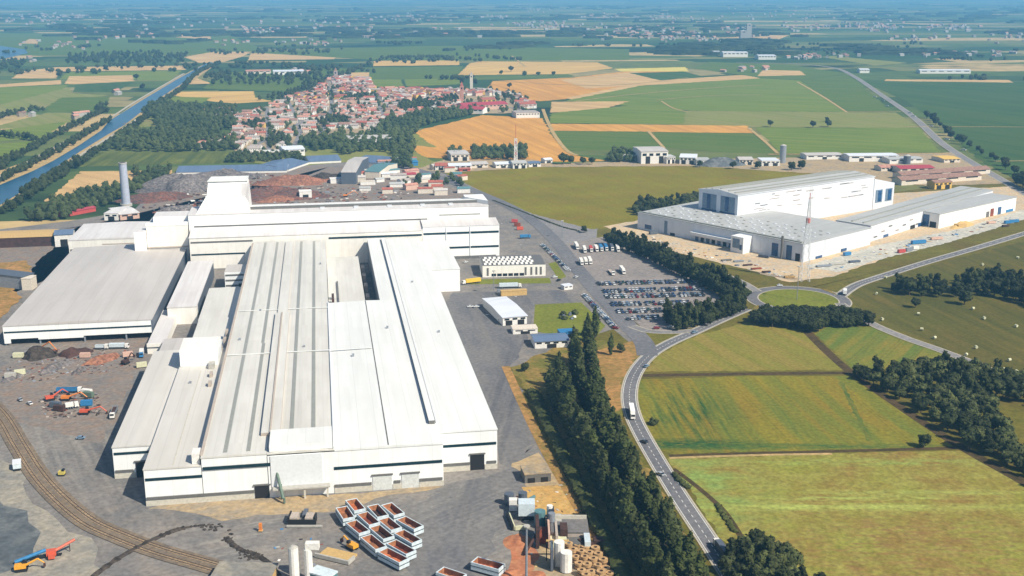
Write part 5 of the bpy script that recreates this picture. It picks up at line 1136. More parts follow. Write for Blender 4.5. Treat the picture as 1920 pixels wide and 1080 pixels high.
for lab, nl, nr, d, h, rh, wl, rf, fl in (
    ('red roofed white house at the left end of the field-edge sheds', (816,320), (838,320), 18, 6, 2.5, 'white_wall', 'red_tile', False),
    ('long white shed right of the red roofed house', (842,319), (884,318), 24, 5, 1.5, 'white_wall', 'plant_white', False),
    ('dark red low shed in front of the long white shed', (862,322), (882,321), 10, 3, 1, 'red_paint', 'red_tile', False),
    ('grey roofed shed left of the banded mast', (884,316), (915,315), 24, 5, 1.5, 'pale_wall', 'grey_roof', False),
    ('tall pale warehouse behind the field-edge sheds', (846,303), (880,302), 40, 9, 1, 'pale_wall', 'grey_roof', False),
    ('small white shed beneath the banded mast', (930,316), (958,315), 22, 5, 1.5, 'white_wall', 'plant_white', False),
    ('white sheds cluster right of the banded mast', (962,317), (988,316), 20, 7, 2, 'white_wall', 'plant_roof', False),
    ('low blue-white shed further right of the banded mast', (992,314), (1014,313), 16, 5, 1, 'white_wall', 'blue_roof', False),
    ('small white hut left of the twin round trees', (1022,307), (1036,306), 12, 5, 1.5, 'white_wall', 'plant_white', False),
    ('small pale hut left of the big white workshop', (1172,303), (1192,302), 16, 7, 1, 'white_wall', 'grey_roof', False),
    ('big white workshop behind the olive field', (1202,308), (1252,307), 46, 16, 1.5, 'white_wall', 'grey_roof', False),
    ('low white wing right of the big white workshop', (1250,308), (1266,307), 26, 9, 1, 'white_wall', 'plant_roof', False),
    ('white and blue house among the trees right of the workshop', (1274,308), (1304,309), 34, 9, 2, 'white_wall', 'plant_white', False),
    ('flat white house right of the white and blue house', (1306,311), (1332,311), 24, 7, 0, 'white_wall', 'plant_roof', True),
    ('pale plaster works shed between two field trees', (1386,310), (1412,310), 26, 7, 2, 'pale_wall', 'grey_roof', False),
    ('white flat store right of the pale plaster shed', (1428,312), (1462,312), 26, 7, 0, 'white_wall', 'plant_white', True),
    ('long white store with dark doorway behind the tall hall', (1592,304), (1684,303), 24, 8, 1, 'white_wall', 'plant_white', False),
    ('pale store left of the long white store', (1512,300), (1580,299), 24, 6, 1, 'white_wall', 'grey_roof', False),
    ('grey store right of the long white store', (1668,308), (1730,306), 22, 6, 1, 'white_wall', 'plant_roof', False),
    ('crimson roofed long shed behind the new plant', (1688,326), (1752,324), 26, 6, 2, 'pale_wall', 'crimson_roof', False),
    ('small cream shed left of the crimson roofed shed', (1652,322), (1684,321), 18, 5, 2, 'pale_wall', 'pink_tile', False),
    ('long brown tiled stable behind the new plant', (1690,348), (1840,338), 18, 6, 3, 'pale_wall', 'brown_tile', False),
    ('second long brown tiled stable nearer the highway', (1690,338), (1856,326), 16, 6, 3, 'pale_wall', 'brown_tile', False),
    ('yellow house in front of the brown tiled stables', (1752,356), (1784,354), 14, 8, 2, 'yellow_wall', 'brown_tile', False),
    ('pale stone yard building beside the highway', (1770,306), (1800,305), 30, 5, 1, 'pale_wall', 'yellow_wall', False)):
    shed('workshop' if h > 8 else 'shed', lab, nl, nr, d, h, rh, wl, rf, 'workshop' if h > 8 else 'shed', G1 if nl[0] < 1050 else 'sheds between the fields and the new plant', 2 if h > 6 else 1, 4, fl)
def silo(name, label, px, r, h, m, n=1, cat='silo'):
    p = G(*px); t = thing(name, label, cat, p)
    for k in range(n):
        c = p + Vector((k * r * 2.2, 0, 0)); q = MB(); q.tube(c, c + Vector((0, 0, h)), r, m, 16); q.build('tank', t)
        q = MB(); q.tube(c + Vector((0, 0, h + .02)), c + Vector((0, 0, h + r * .4)), r * 1.02, 'concrete', 16, r * .2); q.build('lid', t)
silo('silo', 'tall grey silo behind the pale sheds', (1467,306), 4.0, 23, 'steel_grey', 1)
silo('silo', 'dark blue-grey tank tower beside the crimson roofed shed', (1700,308), 4.5, 11, 'dark_cladding', 1)
heap('x', *G(1352,310)[:2], 34, 16, 11, 'slag_dark', .1, seed=5).build('gravel_heap', None, G(1352,310)); tag(bpy.data.objects['gravel_heap'], 'dark grey gravel heap between white houses behind the olive field', 'heap')
# distant landmark works
def far_block(label, nl, nr, d, h): shed('factory', label, nl, nr, d, h, 2, 'white_wall', 'plant_white', 'factory', None, 0, 6)
far_block('distant long white factory right of centre', (1356,107), (1402,107), 60, 14); far_block('distant cream factory right of the long white factory', (1422,112), (1455,112), 60, 12); far_block('distant white store left of the long white factory', (1338,103), (1350,103), 50, 10)
far_block('distant beige row of sheds along the right fields', (1725,138), (1820,138), 30, 8); far_block('distant yellowish barn beside the highway bend', (1612,137), (1630,137), 26, 9)
spire('silo_tower', 'distant white silo tower near the horizon right of centre', (1403,75), 11, 66, 'far_white', 'far_white', 4)
spire('silo_tower', 'second distant silo tower, stouter and shorter', (1393,76), 14, 40, 'far_white', 'far_white', 4)

# ------------------------------------------------------------------ blue-roofed sheds behind the scrap yard
def lshed(name, label, pts_near, depth, h, rh, wall, roof):
    L = GP(pts_near); t = thing(name, label, 'shed', L[0])
    for i in range(len(L) - 1):
        a, c = L[i], L[i + 1]; ux = (c - a).normalized(); vx = Vector((-ux.y, ux.x, 0)); w = (c - a).length
        q, r = MB(), MB(); q.gable((a + c) / 2 + vx * depth / 2, ux, w - .3, depth, h, rh, wall, roof, .4, r); q.build('wall', t); r.build('roof', t)
lshed('long_shed', 'long straight blue-grey roofed shed behind the scrap heaps', [(330,328),(538,324)], 50, 3, 4, 'white_wall', 'blue_roof')
lshed('long_shed', 'bent blue-grey roofed shed right of the long straight one', [(541,322),(580,308),(640,305)], 50, 3, 4, 'white_wall', 'blue_roof')
lshed('long_shed', 'blue-grey roofed shed furthest right, under the dark trees', [(662,306),(726,312)], 54, 3, 4, 'white_wall', 'blue_roof')
lshed('gable_shed', 'tall dark ended shed with a long pale roof running back', [(640,346),(668,346)], 120, 14, 5, 'dark_cladding', 'grey_roof')
lshed('gable_shed', 'teal roofed shed right of the tall dark ended shed', [(684,334),(712,335)], 70, 8, 3, 'pale_wall', 'teal')
shed('shed', 'bright blue hut behind the works road', (764,312), (784,311), 14, 5, 1, 'blue_paint', 'blue_paint'); shed('shed', 'red roofed hut beside the far end of the works road', (758,334), (780,333), 12, 4, 1.5, 'pale_wall', 'crimson_roof')
shed('shed', 'pale low shed between scrap yard and works road', (716,334), (744,333), 14, 5, 1, 'white_wall', 'plant_white'); shed('shed', 'white flat store in the scrap yard centre', (620,345), (645,344), 14, 5, 0, 'white_wall', 'white_wall', 'store', None, 0, 0, True); shed('shed', 'long low cream shed by the scrap yard road', (676,348), (704,347), 8, 4, 0, 'white_wall', 'pale_wall', 'store', None, 0, 0, True)
shed('shed', 'cream box office standing in the brown scrap yard', (562,374), (585,373), 12, 8, 0, 'white_wall', 'white_wall', 'cabin', None, 1, 0, True)
shed('shed', 'pale transformer house left of the chimney foot', (196,414), (222,414), 26, 7, 0, 'warm_cladding', 'melt_roof', 'store', None, 1, 2, True); shed('shed', 'pinkish workshop right of the chimney foot', (226,414), (262,410), 40, 6, 1, 'pink_wall', 'melt_roof', 'store', None, 1, 2)
shed('shed', 'low red shed among the trees at the left edge', (118,408), (180,396), 8, 4, 1, 'red_paint', 'crimson_roof'); shed('shed', 'small grey pump house by the dark trees', (168,386), (184,384), 9, 4, 0, 'grey_tile', 'grey_roof', 'cabin', None, 0, 0, True)
shed('long_shed', 'long ochre-grey shed at the left edge behind the scrap hall', (-60,468), (98,462), 30, 9, 1, 'dark_rust', 'ochre', 'shed'); shed('shed', 'blue-white round ended tank house between the left shed and the cream wing', (104,464), (138,462), 22, 11, 2, 'white_wall', 'blue_roof', 'store', None, 1, 0)
shed('gantry_house', 'grey lattice crane house left of the grey scrap hall', (44,544), (66,536), 60, 10, 1, 'steel_grey', 'dark_cladding', 'store', None, 1, 2)
shed('shed', 'cream cube beside the grey crane house', (42,545), (60,545), 10, 9, 0, 'pale_wall', 'pale_wall', 'cabin', None, 0, 0, True)
sheet('red_apron', [(-80,600),(-80,500),(50,490),(60,520),(0,560)], 'dry_verge', rough=2.5); sheet('verge', [(-80,640),(-80,590),(20,540),(40,560),(0,600)], 'dry_verge', rough=2)
SR = random.Random(31); sheds_ = []
for p in scatter([(655,350),(690,322),(735,300),(780,300),(850,325),(905,366),(780,366),(690,362)], 21, 40, SR):
    if any((p - G(*q_)).length < 16 for q_ in ((768,312),(768,334),(730,334),(690,348),(698,335))): continue
    if min((p - q_).length for q_ in WORKS) < 14: continue
    sheds_.append(p)
sheds_.sort(key=lambda p: (round(p.y / 40), p.x))
for i, p in enumerate(sheds_):
    wl, rf, wn_ = SR.choice((('white_wall', 'plant_roof', 'white'), ('pale_wall', 'grey_roof', 'cream'), ('pink_wall', 'pink_tile', 'pink'), ('white_wall', 'teal', 'teal-roofed'), ('pale_wall', 'red_tile', 'red-roofed'), ('white_wall', 'grey_tile', 'grey-roofed')))
    t = thing('yard_shed', 'small %s yard shed by the works road, %s counted from the scrap yard end' % (wn_, nth(i + 1)), 'shed', p, 0, 'small sheds between scrap yard and works road')
    a_ = SR.choice((HD, HD + .1, -.6)); q, r = MB(), MB(); q.gable(p, (math.cos(-a_), math.sin(-a_), 0), SR.uniform(9, 20), SR.uniform(6, 10), SR.uniform(3.5, 6), SR.uniform(.8, 2), wl, rf, .4, r); q.build('wall', t); r.build('roof', t)
wood('woods', 'green trees among the small sheds by the works road', [[(700,318),(760,296),(775,300),(720,322)], [(740,345),(830,330),(880,350),(800,352)]], 15, 5, 8, 12, 27)
# scrap heaps
SC = [('brown scrap heap right of the furnace tower', 505, 366, 50, 34, 9, 'scrap'), ('dark brown scrap heap behind the mill roof edge', 560, 368, 40, 26, 7, 'scrap'), ('orange-brown ore heap before the blue-grey sheds', 552, 343, 48, 26, 9, 'scrap_red'), ('wide grey scrap heap left of the furnace tower', 345, 352, 62, 40, 14, 'scrap_grey'),
      ('low brown scrap heap beside the chimney', 292, 372, 40, 26, 7, 'scrap'), ('grey rubble heap behind the furnace tower', 415, 336, 50, 26, 11, 'scrap_grey'), ('reddish scrap heap close to the mill roof edge', 522, 376, 26, 14, 5, 'scrap_red'), ('blue-black slag heap before the tall dark ended shed', 610, 336, 30, 22, 7, 'dirt_black'), ('pale gravel heap by the far works road', 330, 395, 26, 12, 5, 'scrap_grey'),
      ('dark scrap heap at the mouth of the grey scrap hall', 74, 668, 12, 11, 6, 'dirt_black'), ('maroon scrap heap in front of the grey scrap hall', 140, 664, 12, 8, 4.5, 'dark_rust'), ('rust-red scrap heap right of the maroon heap', 192, 676, 14, 8, 3.5, 'scrap_red'), ('grey shredded scrap heap in the left yard', 105, 690, 17, 6, 3, 'scrap_grey'), ('low rubble row at the left edge of the yard', 30, 706, 15, 5, 2.2, 'scrap_grey'), ('small grey scrap heap below the maroon heap', 150, 696, 9, 4, 2.4, 'scrap_grey')]
for i, (lab, px, py, rx, ry, hh, mt) in enumerate(SC):
    c = G(px, py); o = heap('x', c.x, c.y, rx, ry, hh, mt, .1 * i, seed=i + 1, n=30, rough=.5).build('scrap_heap', None, c); tag(o, lab, 'scrap heap', 'scrap heaps')
def debris(label, polys, n, smin, smax, mats, seed):
    b = MB(); rd_ = random.Random(seed)
    for poly in polys:
        for p in scatter(poly, smax * 1.2, n, rd_):
            s_ = rd_.uniform(smin, smax); a = rd_.uniform(0, 3.1); ux = Vector((math.cos(a), math.sin(a), 0)) * s_; vx = Vector((-math.sin(a), math.cos(a), 0)) * s_ * rd_.uniform(.3, .9); h_ = s_ * rd_.uniform(.25, .8); m_ = rd_.choice(mats)
            k = [p - ux - vx, p + ux - vx, p + ux + vx, p - ux + vx]; tilt = Vector((rd_.uniform(-.4, .4), rd_.uniform(-.4, .4), 0)) * s_
            b.hexa([q_ + Vector((0, 0, .0)) for q_ in k], [q_ * .9 + p * .1 + tilt + Vector((0, 0, h_ * rd_.uniform(.7, 1.2))) for q_ in k], m_)
    o = b.build('scrap_pieces'); o['kind'] = 'stuff'; tag(o, label, 'scrap')
debris('loose scrap strewn over the brown yard behind the melt shop', [[(262,392),(330,330),(470,322),(540,330),(640,352),(720,352),(800,372),(560,384),(470,380),(300,405)]], 620, .8, 2.6, ['scrap', 'scrap_grey', 'dark_rust', 'rust', 'vent_brown', 'steel_grey', 'scrap', 'dirt_black', 'scrap_red', 'white_wall'], 4)
debris('loose scrap strewn in front of the grey scrap hall', [[(0,700),(40,655),(240,655),(250,690),(150,705),(40,720)], [(70,745),(180,735),(190,780),(90,785)]], 480, .3, 1.1, ['scrap', 'scrap_grey', 'dark_rust', 'rust', 'vent_brown', 'steel_grey', 'dirt_black'], 5)
debris('stacked goods and pallets strewn along the building site', [[(1190,442),(1260,470),(1400,505),(1480,525),(1500,515),(1400,485),(1250,448)], [(1520,505),(1640,470),(1800,432),(1900,405),(1900,412),(1780,450),(1640,485),(1560,510)]], 150, .5, 1.7, ['steel_grey', 'vent_brown', 'concrete', 'dark_cladding', 'rust', 'ochre', 'white_wall', 'plinth', 'blue_paint'], 6)
debris('odds and ends strewn about the lower right works', [[(958,960),(975,915),(1065,910),(1130,1080),(1010,1090),(985,1000)]], 170, .3, 1.2, ['steel_grey', 'vent_brown', 'concrete', 'dark_rust', 'rust', 'ochre', 'white_wall', 'tyre', 'teal'], 7)
debris('odds and ends strewn along the edges of the mill yard', [[(880,560),(990,556),(1040,560),(1000,572),(900,600)], [(505,990),(620,985),(640,1060),(520,1070)], [(820,335),(900,362),(905,372),(780,350)], [(930,405),(960,412),(1000,470),(960,470)]], 60, .3, .9, ['steel_grey', 'vent_brown', 'concrete', 'dark_rust', 'rust', 'white_wall', 'tyre', 'blue_paint'], 8)
# dark spoil berm by the railway
for lab, px, w_, h_ in (('black earth berm running from the bottom edge towards the wagons', [(140,1110),(220,1050),(300,1008),(345,992),(385,986)], 3.6, 1.1), ('broken black earth berm curving down to the bottom edge', [(425,1012),(450,1032),(480,1042),(512,1065),(545,1110)], 3.4, 1.0)):
    L = smooth(GP(px), 16); q = MB(); prev = None
    for i, p in enumerate(L):
        d = (L[min(i + 1, len(L) - 1)] - L[max(i - 1, 0)]).normalized(); n_ = Vector((-d.y, d.x, 0)); k = 1 + .7 * noise.noise(Vector((i * .9, 3, 1)))
        if i > len(L) * .75: k *= .55
        cur = [p + n_ * w_ * .5 * k, p + n_ * w_ * .2 + Vector((0, 0, h_ * max(k, .3))), p - n_ * w_ * .2 + Vector((0, 0, h_ * max(k, .3) * .9)), p - n_ * w_ * .5 * k]
        for j, z in ((0, .03), (3, .03)): cur[j].z = z
        if prev:
            for j in range(3): q.poly([prev[j], prev[j + 1], cur[j + 1], cur[j]], 'dirt_black')
        prev = cur
    o = q.build('earth_berm', None, L[0]); tag(o, lab, 'earth bank')
b = MB()
for px, py, n_, sx, sy in ((400,990,26,26,6),(430,1015,20,10,10),(470,1045,34,24,10),(505,1075,20,12,10)):
    for _ in range(n_):
        p = G(px + R.gauss(0, sx * .5), py + R.gauss(0, sy * .5)); lump(b, (p.x, p.y, .2), R.uniform(.5, 1.5), R.uniform(.4, 1.0), 'dirt_black', R, 0, 1, ICO1, .6)
o = b.build('dark_rubble'); o['kind'] = 'stuff'; tag(o, 'scattered black rubble on the yard by the berms', 'rubble')

# ------------------------------------------------------------------ vehicles
CAR_COL = [('white', rgb(236, 236, 234)), ('silver', rgb(178, 182, 186)), ('dark grey', rgb(70, 74, 80)), ('black', rgb(28, 29, 32)), ('blue', rgb(54, 78, 122)), ('red', rgb(150, 44, 44)), ('pale blue', rgb(130, 154, 176)), ('green', rgb(54, 88, 70))]
for n_, c in CAR_COL:
    m, nt, p = _new('car_' + n_); p.inputs['Base Color'].default_value = c; p.inputs['Roughness'].default_value = .3; p.inputs['Coat Weight'].default_value = .4; MATS['car_' + n_] = m
def car_meshes(cn):
    b = MB(); m = 'car_' + cn; w = .88
    prof = [(-2.1, .35), (2.1, .35), (2.15, .75), (1.2, .92), (.55, 1.42), (-1.1, 1.45), (-1.75, 1.0), (-2.15, .95)]
    l = [(x, -w, z) for x, z in prof]; r = [(x, w, z) for x, z in prof]
    b.poly(l, m); b.poly(r[::-1], m)
    for i in range(len(prof)):
        j = (i + 1) % len(prof); b.poly([l[j], l[i], r[i], r[j]], 'window_dark' if i in (3, 5) else m)
    for s_ in (-1, 1): b.poly([(.95, s_ * (w + .01), .98), (.5, s_ * (w + .01), 1.34), (-1.0, s_ * (w + .01), 1.36), (-1.5, s_ * (w + .01), 1.02)], 'window_dark')
    for x in (-1.35, 1.35):
        for s_ in (-1, 1): b.tube((x, s_ * (w - .15), .32), (x, s_ * (w + .03), .32), .32, 'tyre', 9)
    return b.mesh('car_body')
CARM = {n_: car_meshes(n_) for n_, _ in CAR_COL}
def car(label, p, rz, cn, group='cars'):
    o = inst('car', CARM[cn], None, (p.x, p.y, p.z), rz); return tag(o, label, 'car', group)
rc = random.Random(21); WT = (5, 6, 6, 3, 3, 1.2, 2, 1)
def pick(): return rc.choices([n_ for n_, _ in CAR_COL], WT)[0]
ZL = LAYER[0] + .02
lots = [((1124,536),(1320,531)), ((1135,550.5),(1328,545)), ((1139,560.5),(1333,556)), ((1150,575),(1306,571)), ((1160,588.5),(1250,586)), ((1177,601),(1248,599))]
cnt = 0
bl_ = MB()
for r_, (a, c) in enumerate(lots):
    A0, C1_ = G(*a), G(*c); ux = (C1_ - A0).normalized(); vx = Vector((-ux.y, ux.x, 0)); n_ = int((C1_ - A0).length / 2.75)
    for half in (0, 1):
        k2 = 0
        for k in range(n_):
            if k % 9 == 4 and half == r_ % 2 and False: continue
            k2 += 1
            p = A0 + ux * (k * 2.75) + vx * (half * 5.4); s0 = A0 + ux * (k * 2.75 - 1.37) + vx * (half * 5.4)
            ribbon_b(bl_, [s0 - vx * 2.4, s0 + vx * 2.4], .14, 'road_paint', ZL)
            if rc.random() < .13: continue
            cn = pick(); cnt += 1
            car('%s car, %s bay from the left, %s side of car park row %s' % (cn, nth(k2), 'near' if half == 0 else 'far', ('six', 'five', 'four', 'three', 'two', 'one')[r_]), p + Vector((rc.uniform(-.2, .2), rc.uniform(-.3, .3), ZL)), math.atan2(vx.y, vx.x) + (math.pi if rc.random() < .5 else 0) + rc.uniform(-.04, .04), cn, 'cars in the large car park')
tag(bl_.build('parking_marking'), kind='structure')
def carline(px0, px1, gap, what, group, ang=0.0, off=0.0):
    pts = along([px0, px1], gap); d = (pts[-1] - pts[0]).normalized(); nn = Vector((-d.y, d.x, 0))
    for i, p in enumerate(pts): cn = pick() if i % 3 else rc.choice(('white', 'silver', 'pale blue')); car('%s car, %s from the far end, %s' % (cn, nth(i + 1), what), p + nn * off + Vector((rc.uniform(-.2, .2), rc.uniform(-.2, .2), ZL)), math.atan2(d.y, d.x) + ang, cn, group)
carline((1096,556), (1156,620), 2.9, 'parked beside the garden lawn', 'cars parked beside the garden lawn', 1.1)
carline((1018,462), (1066,510), 3.4, 'parked along the road above the office', 'cars parked above the office', 1.1)
for i, (px, py, cn, rz, lab) in enumerate(((882,578,'white',.2,'white car on the dark yard right of the mill, left of a pair'), (894,578,'white',.2,'white car on the dark yard right of the mill, right of a pair'), (152,825,'pale blue',.1,'pale blue car alone on the left yard'), (38,753,'silver',2.3,'silver car nearer the left edge of two on the left yard'), (56,760,'white',2.4,'white car beside the silver one on the left yard'), (924,575,'white',1.2,'white car left of the white-roofed shed'), (928,580,'silver',1.2,'silver car left of the white-roofed shed'), (938,604,'white',1.3,'white car at the near left corner of the white-roofed shed'), (1208,832,'dark grey',2.2,'dark car driving down the curved road behind the white truck'), (1238,893,'silver',2.2,'silver car driving ahead on the curved road'), (1462,538,'white',.1,'white car entering the roundabout'), (1302,626,'pale blue',.5,'pale blue car on the road below the car park'), (1212,690,'pale blue',.9,'pale blue car just past the works junction'), (873,494,'white',.8,'white van-like car at the corner of the melt shop'), (1258,616,'white',.3,'white car at the foot of the square clump'), (1231,618,'red',.2,'red car at the exit of the car park'), (1040,522,'white',.5,'white car at the works gate'), (1048,528,'black',.9,'black car at the works gate'), (1080,522,'white',1.0,'white car on the works road'))):
    car(lab, G(px, py) + Vector((0, 0, ZL)), rz, cn, 'cars on the yards and roads')
for i, (px, py, cn) in enumerate(((1640,183,'white'),(1655,190,'silver'),(1662,200,'white'),(1706,213,'white'),(1712,219,'white'),(1745,238,'white'),(1775,263,'white'),(1806,283,'white'))):
    o = car('tiny %s vehicle, %s from the far end of the straight highway' % (cn, nth(i + 1)), G(px, py) + Vector((0, 0, ZL)), 2.3, cn, 'vehicles on the highway'); o.scale = (1.8, 1.3, 1.6)
def wheels(t, xs, w, r=.5):
    for x in xs:
        for s_ in (-1, 1):
            q = MB(); q.tube((x, s_ * (w - .3), r), (x, s_ * w, r), r, 'tyre', 12); o = q.build('wheel', None); o.parent = t
            q = MB(); q.tube((x, s_ * w, r), (x, s_ * (w + .03), r), r * .5, 'steel_grey', 8); h_ = q.build('rim', None); h_.parent = o
def local(q, name, t):
    o = q.build(name, None); o.parent = t; return o
def truck(label, p, rz, cabm, boxm, L=12.5, hh=2.7, kind='box', cat='truck', group='trucks'):
    t = thing('truck', label, cat, (p.x, p.y, ZL), rz, group)
    q = MB(); q.hexa([(L / 2 - 2.3, -1.2, .6), (L / 2, -1.2, .6), (L / 2, 1.2, .6), (L / 2 - 2.3, 1.2, .6)], [(L / 2 - 2.3, -1.15, 3.0), (L / 2 - .35, -1.15, 3.0), (L / 2 - .35, 1.15, 3.0), (L / 2 - 2.3, 1.15, 3.0)], cabm); cab = local(q, 'cab', t)
    q = MB(); x0, x1 = L / 2 + .02, L / 2 - .22; q.poly([(x0 - .08, -1.0, 1.8), (x0 - .08, 1.0, 1.8), (x1 - .02, 1.0, 2.75), (x1 - .02, -1.0, 2.75)], 'window_dark'); o = local(q, 'windscreen', cab)
    q = MB(); q.box(-L / 2, L / 2 - .5, -.5, .5, .75, 1.05, 'tyre'); local(q, 'chassis', t)
    q = MB()
    if kind == 'box': q.box(-L / 2, L / 2 - 2.8, -1.25, 1.25, 1.1, 1.1 + hh, boxm)
    elif kind == 'tip':
        for a in ((-L / 2, L / 2 - 2.8, -1.25, -1.1), (-L / 2, L / 2 - 2.8, 1.1, 1.25), (-L / 2, -L / 2 + .15, -1.09, 1.09), (L / 2 - 2.95, L / 2 - 2.8, -1.09, 1.09)): q.box(a[0], a[1], a[2], a[3], 1.1, 1.1 + hh * .7, boxm)
        q.box(-L / 2 + .16, L / 2 - 2.96, -1.09, 1.09, 1.12, 1.3 + hh * .35, 'dark_rust')
    elif kind == 'tank': q.tube((-L / 2, 0, 2.2), (L / 2 - 2.8, 0, 2.2), 1.2, boxm, 14)
    elif kind == 'flat': q.box(-L / 2, L / 2 - 2.8, -1.25, 1.25, 1.1, 1.4, boxm)
    local(q, 'cargo_body', t)
    wheels(t, [L / 2 - 1.2, -L / 2 + 1.2, -L / 2 + 2.4, -L / 2 + 3.6], 1.2)
    return t
def heading(p, q_): d = G(*q_) - G(*p); return math.atan2(d.y, d.x)
truck('white box truck driving down the curved road', G(1185, 780), heading((1183,765),(1190,800)), 'white_wall', 'white_cladding', 15, 2.8)
truck('dark sided truck with a white cab at the bottom of the road', G(1353, 1040), heading((1365,1060),(1335,1018)), 'white_wall', 'dark_cladding', 15, 2.6)
truck('white truck leaving the roundabout on its right side', G(1584, 553), heading((1584,566),(1586,545)), 'white_wall', 'white_cladding', 9, 2.8)
truck('yellow tipper lorry on the lawn edge left of the office block', G(884, 533), heading((895,532),(870,535)), 'white_wall', 'yellow', 15, 2.6)
truck('long pale blue trailer truck in the loading bay below the office', G(957, 541), heading((940,541),(975,540)), 'white_wall', 'wagon_white', 17, 2.5)
truck('dark flat-bed truck below the pale blue trailer', G(952, 551), heading((965,551),(935,552)), 'steel_grey', 'dark_cladding', 16, 1, 'flat')
truck('blue open tipper with a white cab in the left yard', G(131, 738), heading((110,739),(155,738)), 'white_wall', 'blue_paint', 14, 2.4, 'tip')
truck('blue fronted truck beside the left wall of the mill', G(266, 669), heading((268,658),(264,682)), 'blue_paint', 'white_wall', 9, 2.4)
truck('grey trailer truck in the shade of the mill left wall', G(214, 780), heading((219,768),(209,792)), 'white_wall', 'steel_grey', 13, 2.4, 'tip')
truck('white box truck among the parts in the left yard', G(136, 767), heading((125,769),(150,765)), 'white_wall', 'white_wall', 7, 2, 'box')
truck('pair of grey-white lorries under the scrap hall front, left one', G(192, 656), .05, 'white_wall', 'wagon_white', 8, 2.2, 'tip'); truck('pair of grey-white lorries under the scrap hall front, right one', G(224, 655), .05, 'white_wall', 'wagon_white', 12, 2.2)
truck('blue lorry among coloured containers on the strip right of the melt shop', G(985, 448), .2, 'blue_paint', 'blue_paint', 10, 2.2)
for i, (px, py, qx, qy, bm_, L_) in enumerate(((1081,466,1076,458,'white_wall',16),(1096,473,1092,462,'white_wall',14),(1108,472,1104,464,'red_paint',12),(1118,471,1114,464,'white_wall',13),(1127,470,1123,463,'blue_paint',14),(1136,469,1132,462,'blue_paint',14),(1147,469,1143,461,'dark_cladding',14),(1158,471,1154,463,'white_wall',14),(1090,496,1086,488,'white_wall',13),(1098,495,1094,487,'white_wall',13),(1106,494,1101,484,'white_wall',15),(1146,514,1140,508,'vent_brown',15),(1167,512,1160,503,'white_wall',15))):
    truck('%s lorry, %s from the left in the lorry park' % ({'white_wall': 'white', 'red_paint': 'red', 'blue_paint': 'blue', 'dark_cladding': 'dark', 'vent_brown': 'pale brown flat'}[bm_], nth(i + 1)), G(px, py), heading((qx, qy), (px, py)), 'white_wall', bm_, L_, 2.7, 'flat' if bm_ == 'vent_brown' else 'box', 'lorry', 'lorries in the lorry park')
# tipping wagons filled with rusty scrap, standing in curved rows
def wagon(label, fa, na, group='open wagons in curved rows'):
    Z = 3.4; A_, B_ = G(500 + fa[0] / 4.174, 920 + fa[1] / 4.174, Z), G(500 + na[0] / 4.174, 920 + na[1] / 4.174, Z)
    d = B_ - A_; L_ = d.length + 1.9; c = (A_ + B_) / 2
    t = thing('open_wagon', label, 'wagon', (c.x, c.y, ZL), math.atan2(d.y, d.x), group); w = 2.6
    q = MB()
    lo = lambda k: [(-k, -1), (k, -1)]
    h0, h1 = .55, 3.7
    for y0, y1 in ((-w, -w + .35), (w - .35, w)): q.box(-L_ / 2, L_ / 2, y0, y1, h0, h1, 'wagon_white')
    for x0, x1 in ((-L_ / 2, -L_ / 2 + .45), (L_ / 2 - .45, L_ / 2)): q.box(x0, x1, -w + .36, w - .36, h0, h1, 'wagon_white')
    q.box(-L_ / 2 + .46, L_ / 2 - .46, -w + .36, w - .36, h0, h0 + .1, 'dark_rust'); local(q, 'body', t)
    q = MB(); q.box(-L_ / 2 - .1, L_ / 2 + .1, -w - .1, w + .1, 2.1, 2.45, 'wagon_dark', cap=False); local(q, 'side_band', t)
    r_ = random.Random(hash(label) % 997 if False else int(fa[0] * 7 + fa[1])); mt = r_.choice(('rust', 'scrap_red', 'rust', 'rust_light', 'dark_rust', 'ochre_rust'))
    q = MB()
    for x0, x1, y0, y1 in ((-L_ / 2 + .46, L_ / 2 - .46, -w + .36, -w + .42), (-L_ / 2 + .46, L_ / 2 - .46, w - .42, w - .36), (-L_ / 2 + .46, -L_ / 2 + .52, -w + .43, w - .43), (L_ / 2 - .52, L_ / 2 - .46, -w + .43, w - .43)): q.box(x0, x1, y0, y1, h0 + .11, h1 - .15, 'ochre_rust')
    local(q, 'rusty_lining', t)
    q = MB(); nx, ny = 9, 5; P = {}
    for i in range(nx):
        for j in range(ny):
            P[i, j] = (-L_ / 2 + .47 + (L_ - .94) * i / (nx - 1), -w + .37 + (2 * w - .74) * j / (ny - 1), 1.5 + r_.uniform(-.3, .4) - .5 * abs(j - 2) / 2)
    for i in range(nx - 1):
        for j in range(ny - 1): q.poly([P[i, j], P[i + 1, j], P[i + 1, j + 1], P[i, j + 1]], mt)
    local(q, 'scrap_load', t)
    q = MB(); q.box(-L_ / 2 + .5, L_ / 2 - .5, -1.0, 1.0, .2, .53, 'tyre'); local(q, 'underframe', t)
    wheels(t, [-L_ / 2 + 1.6, -L_ / 2 + 3, L_ / 2 - 3, L_ / 2 - 1.6], 1.3, .45)
rowsW = [('leftmost row', [((590,150),(640,225)),((668,262),(758,335)),((785,375),(888,460)),((920,485),(1065,560))]), ('second row', [((665,90),(725,160)),((755,195),(838,270)),((852,300),(948,380)),((985,420),(1120,495))]), ('third row', [((835,135),(905,210)),((922,240),(1008,310)),((1045,340),(1165,410))]), ('rightmost row', [((945,125),(1030,195)),((1060,235),(1180,300))])]
for rn, ws in rowsW:
    for i, (fa, na) in enumerate(ws): wagon('white open wagon of rusty scrap, %s from the far end of the %s' % (nth(i + 1), rn), fa, na)
wagon('white open wagon standing alone at the bottom edge right of the rows', (1640,560), (1825,610)); wagon('white open wagon cut by the bottom edge, left of the lone wagon', (1370,640), (1520,690))
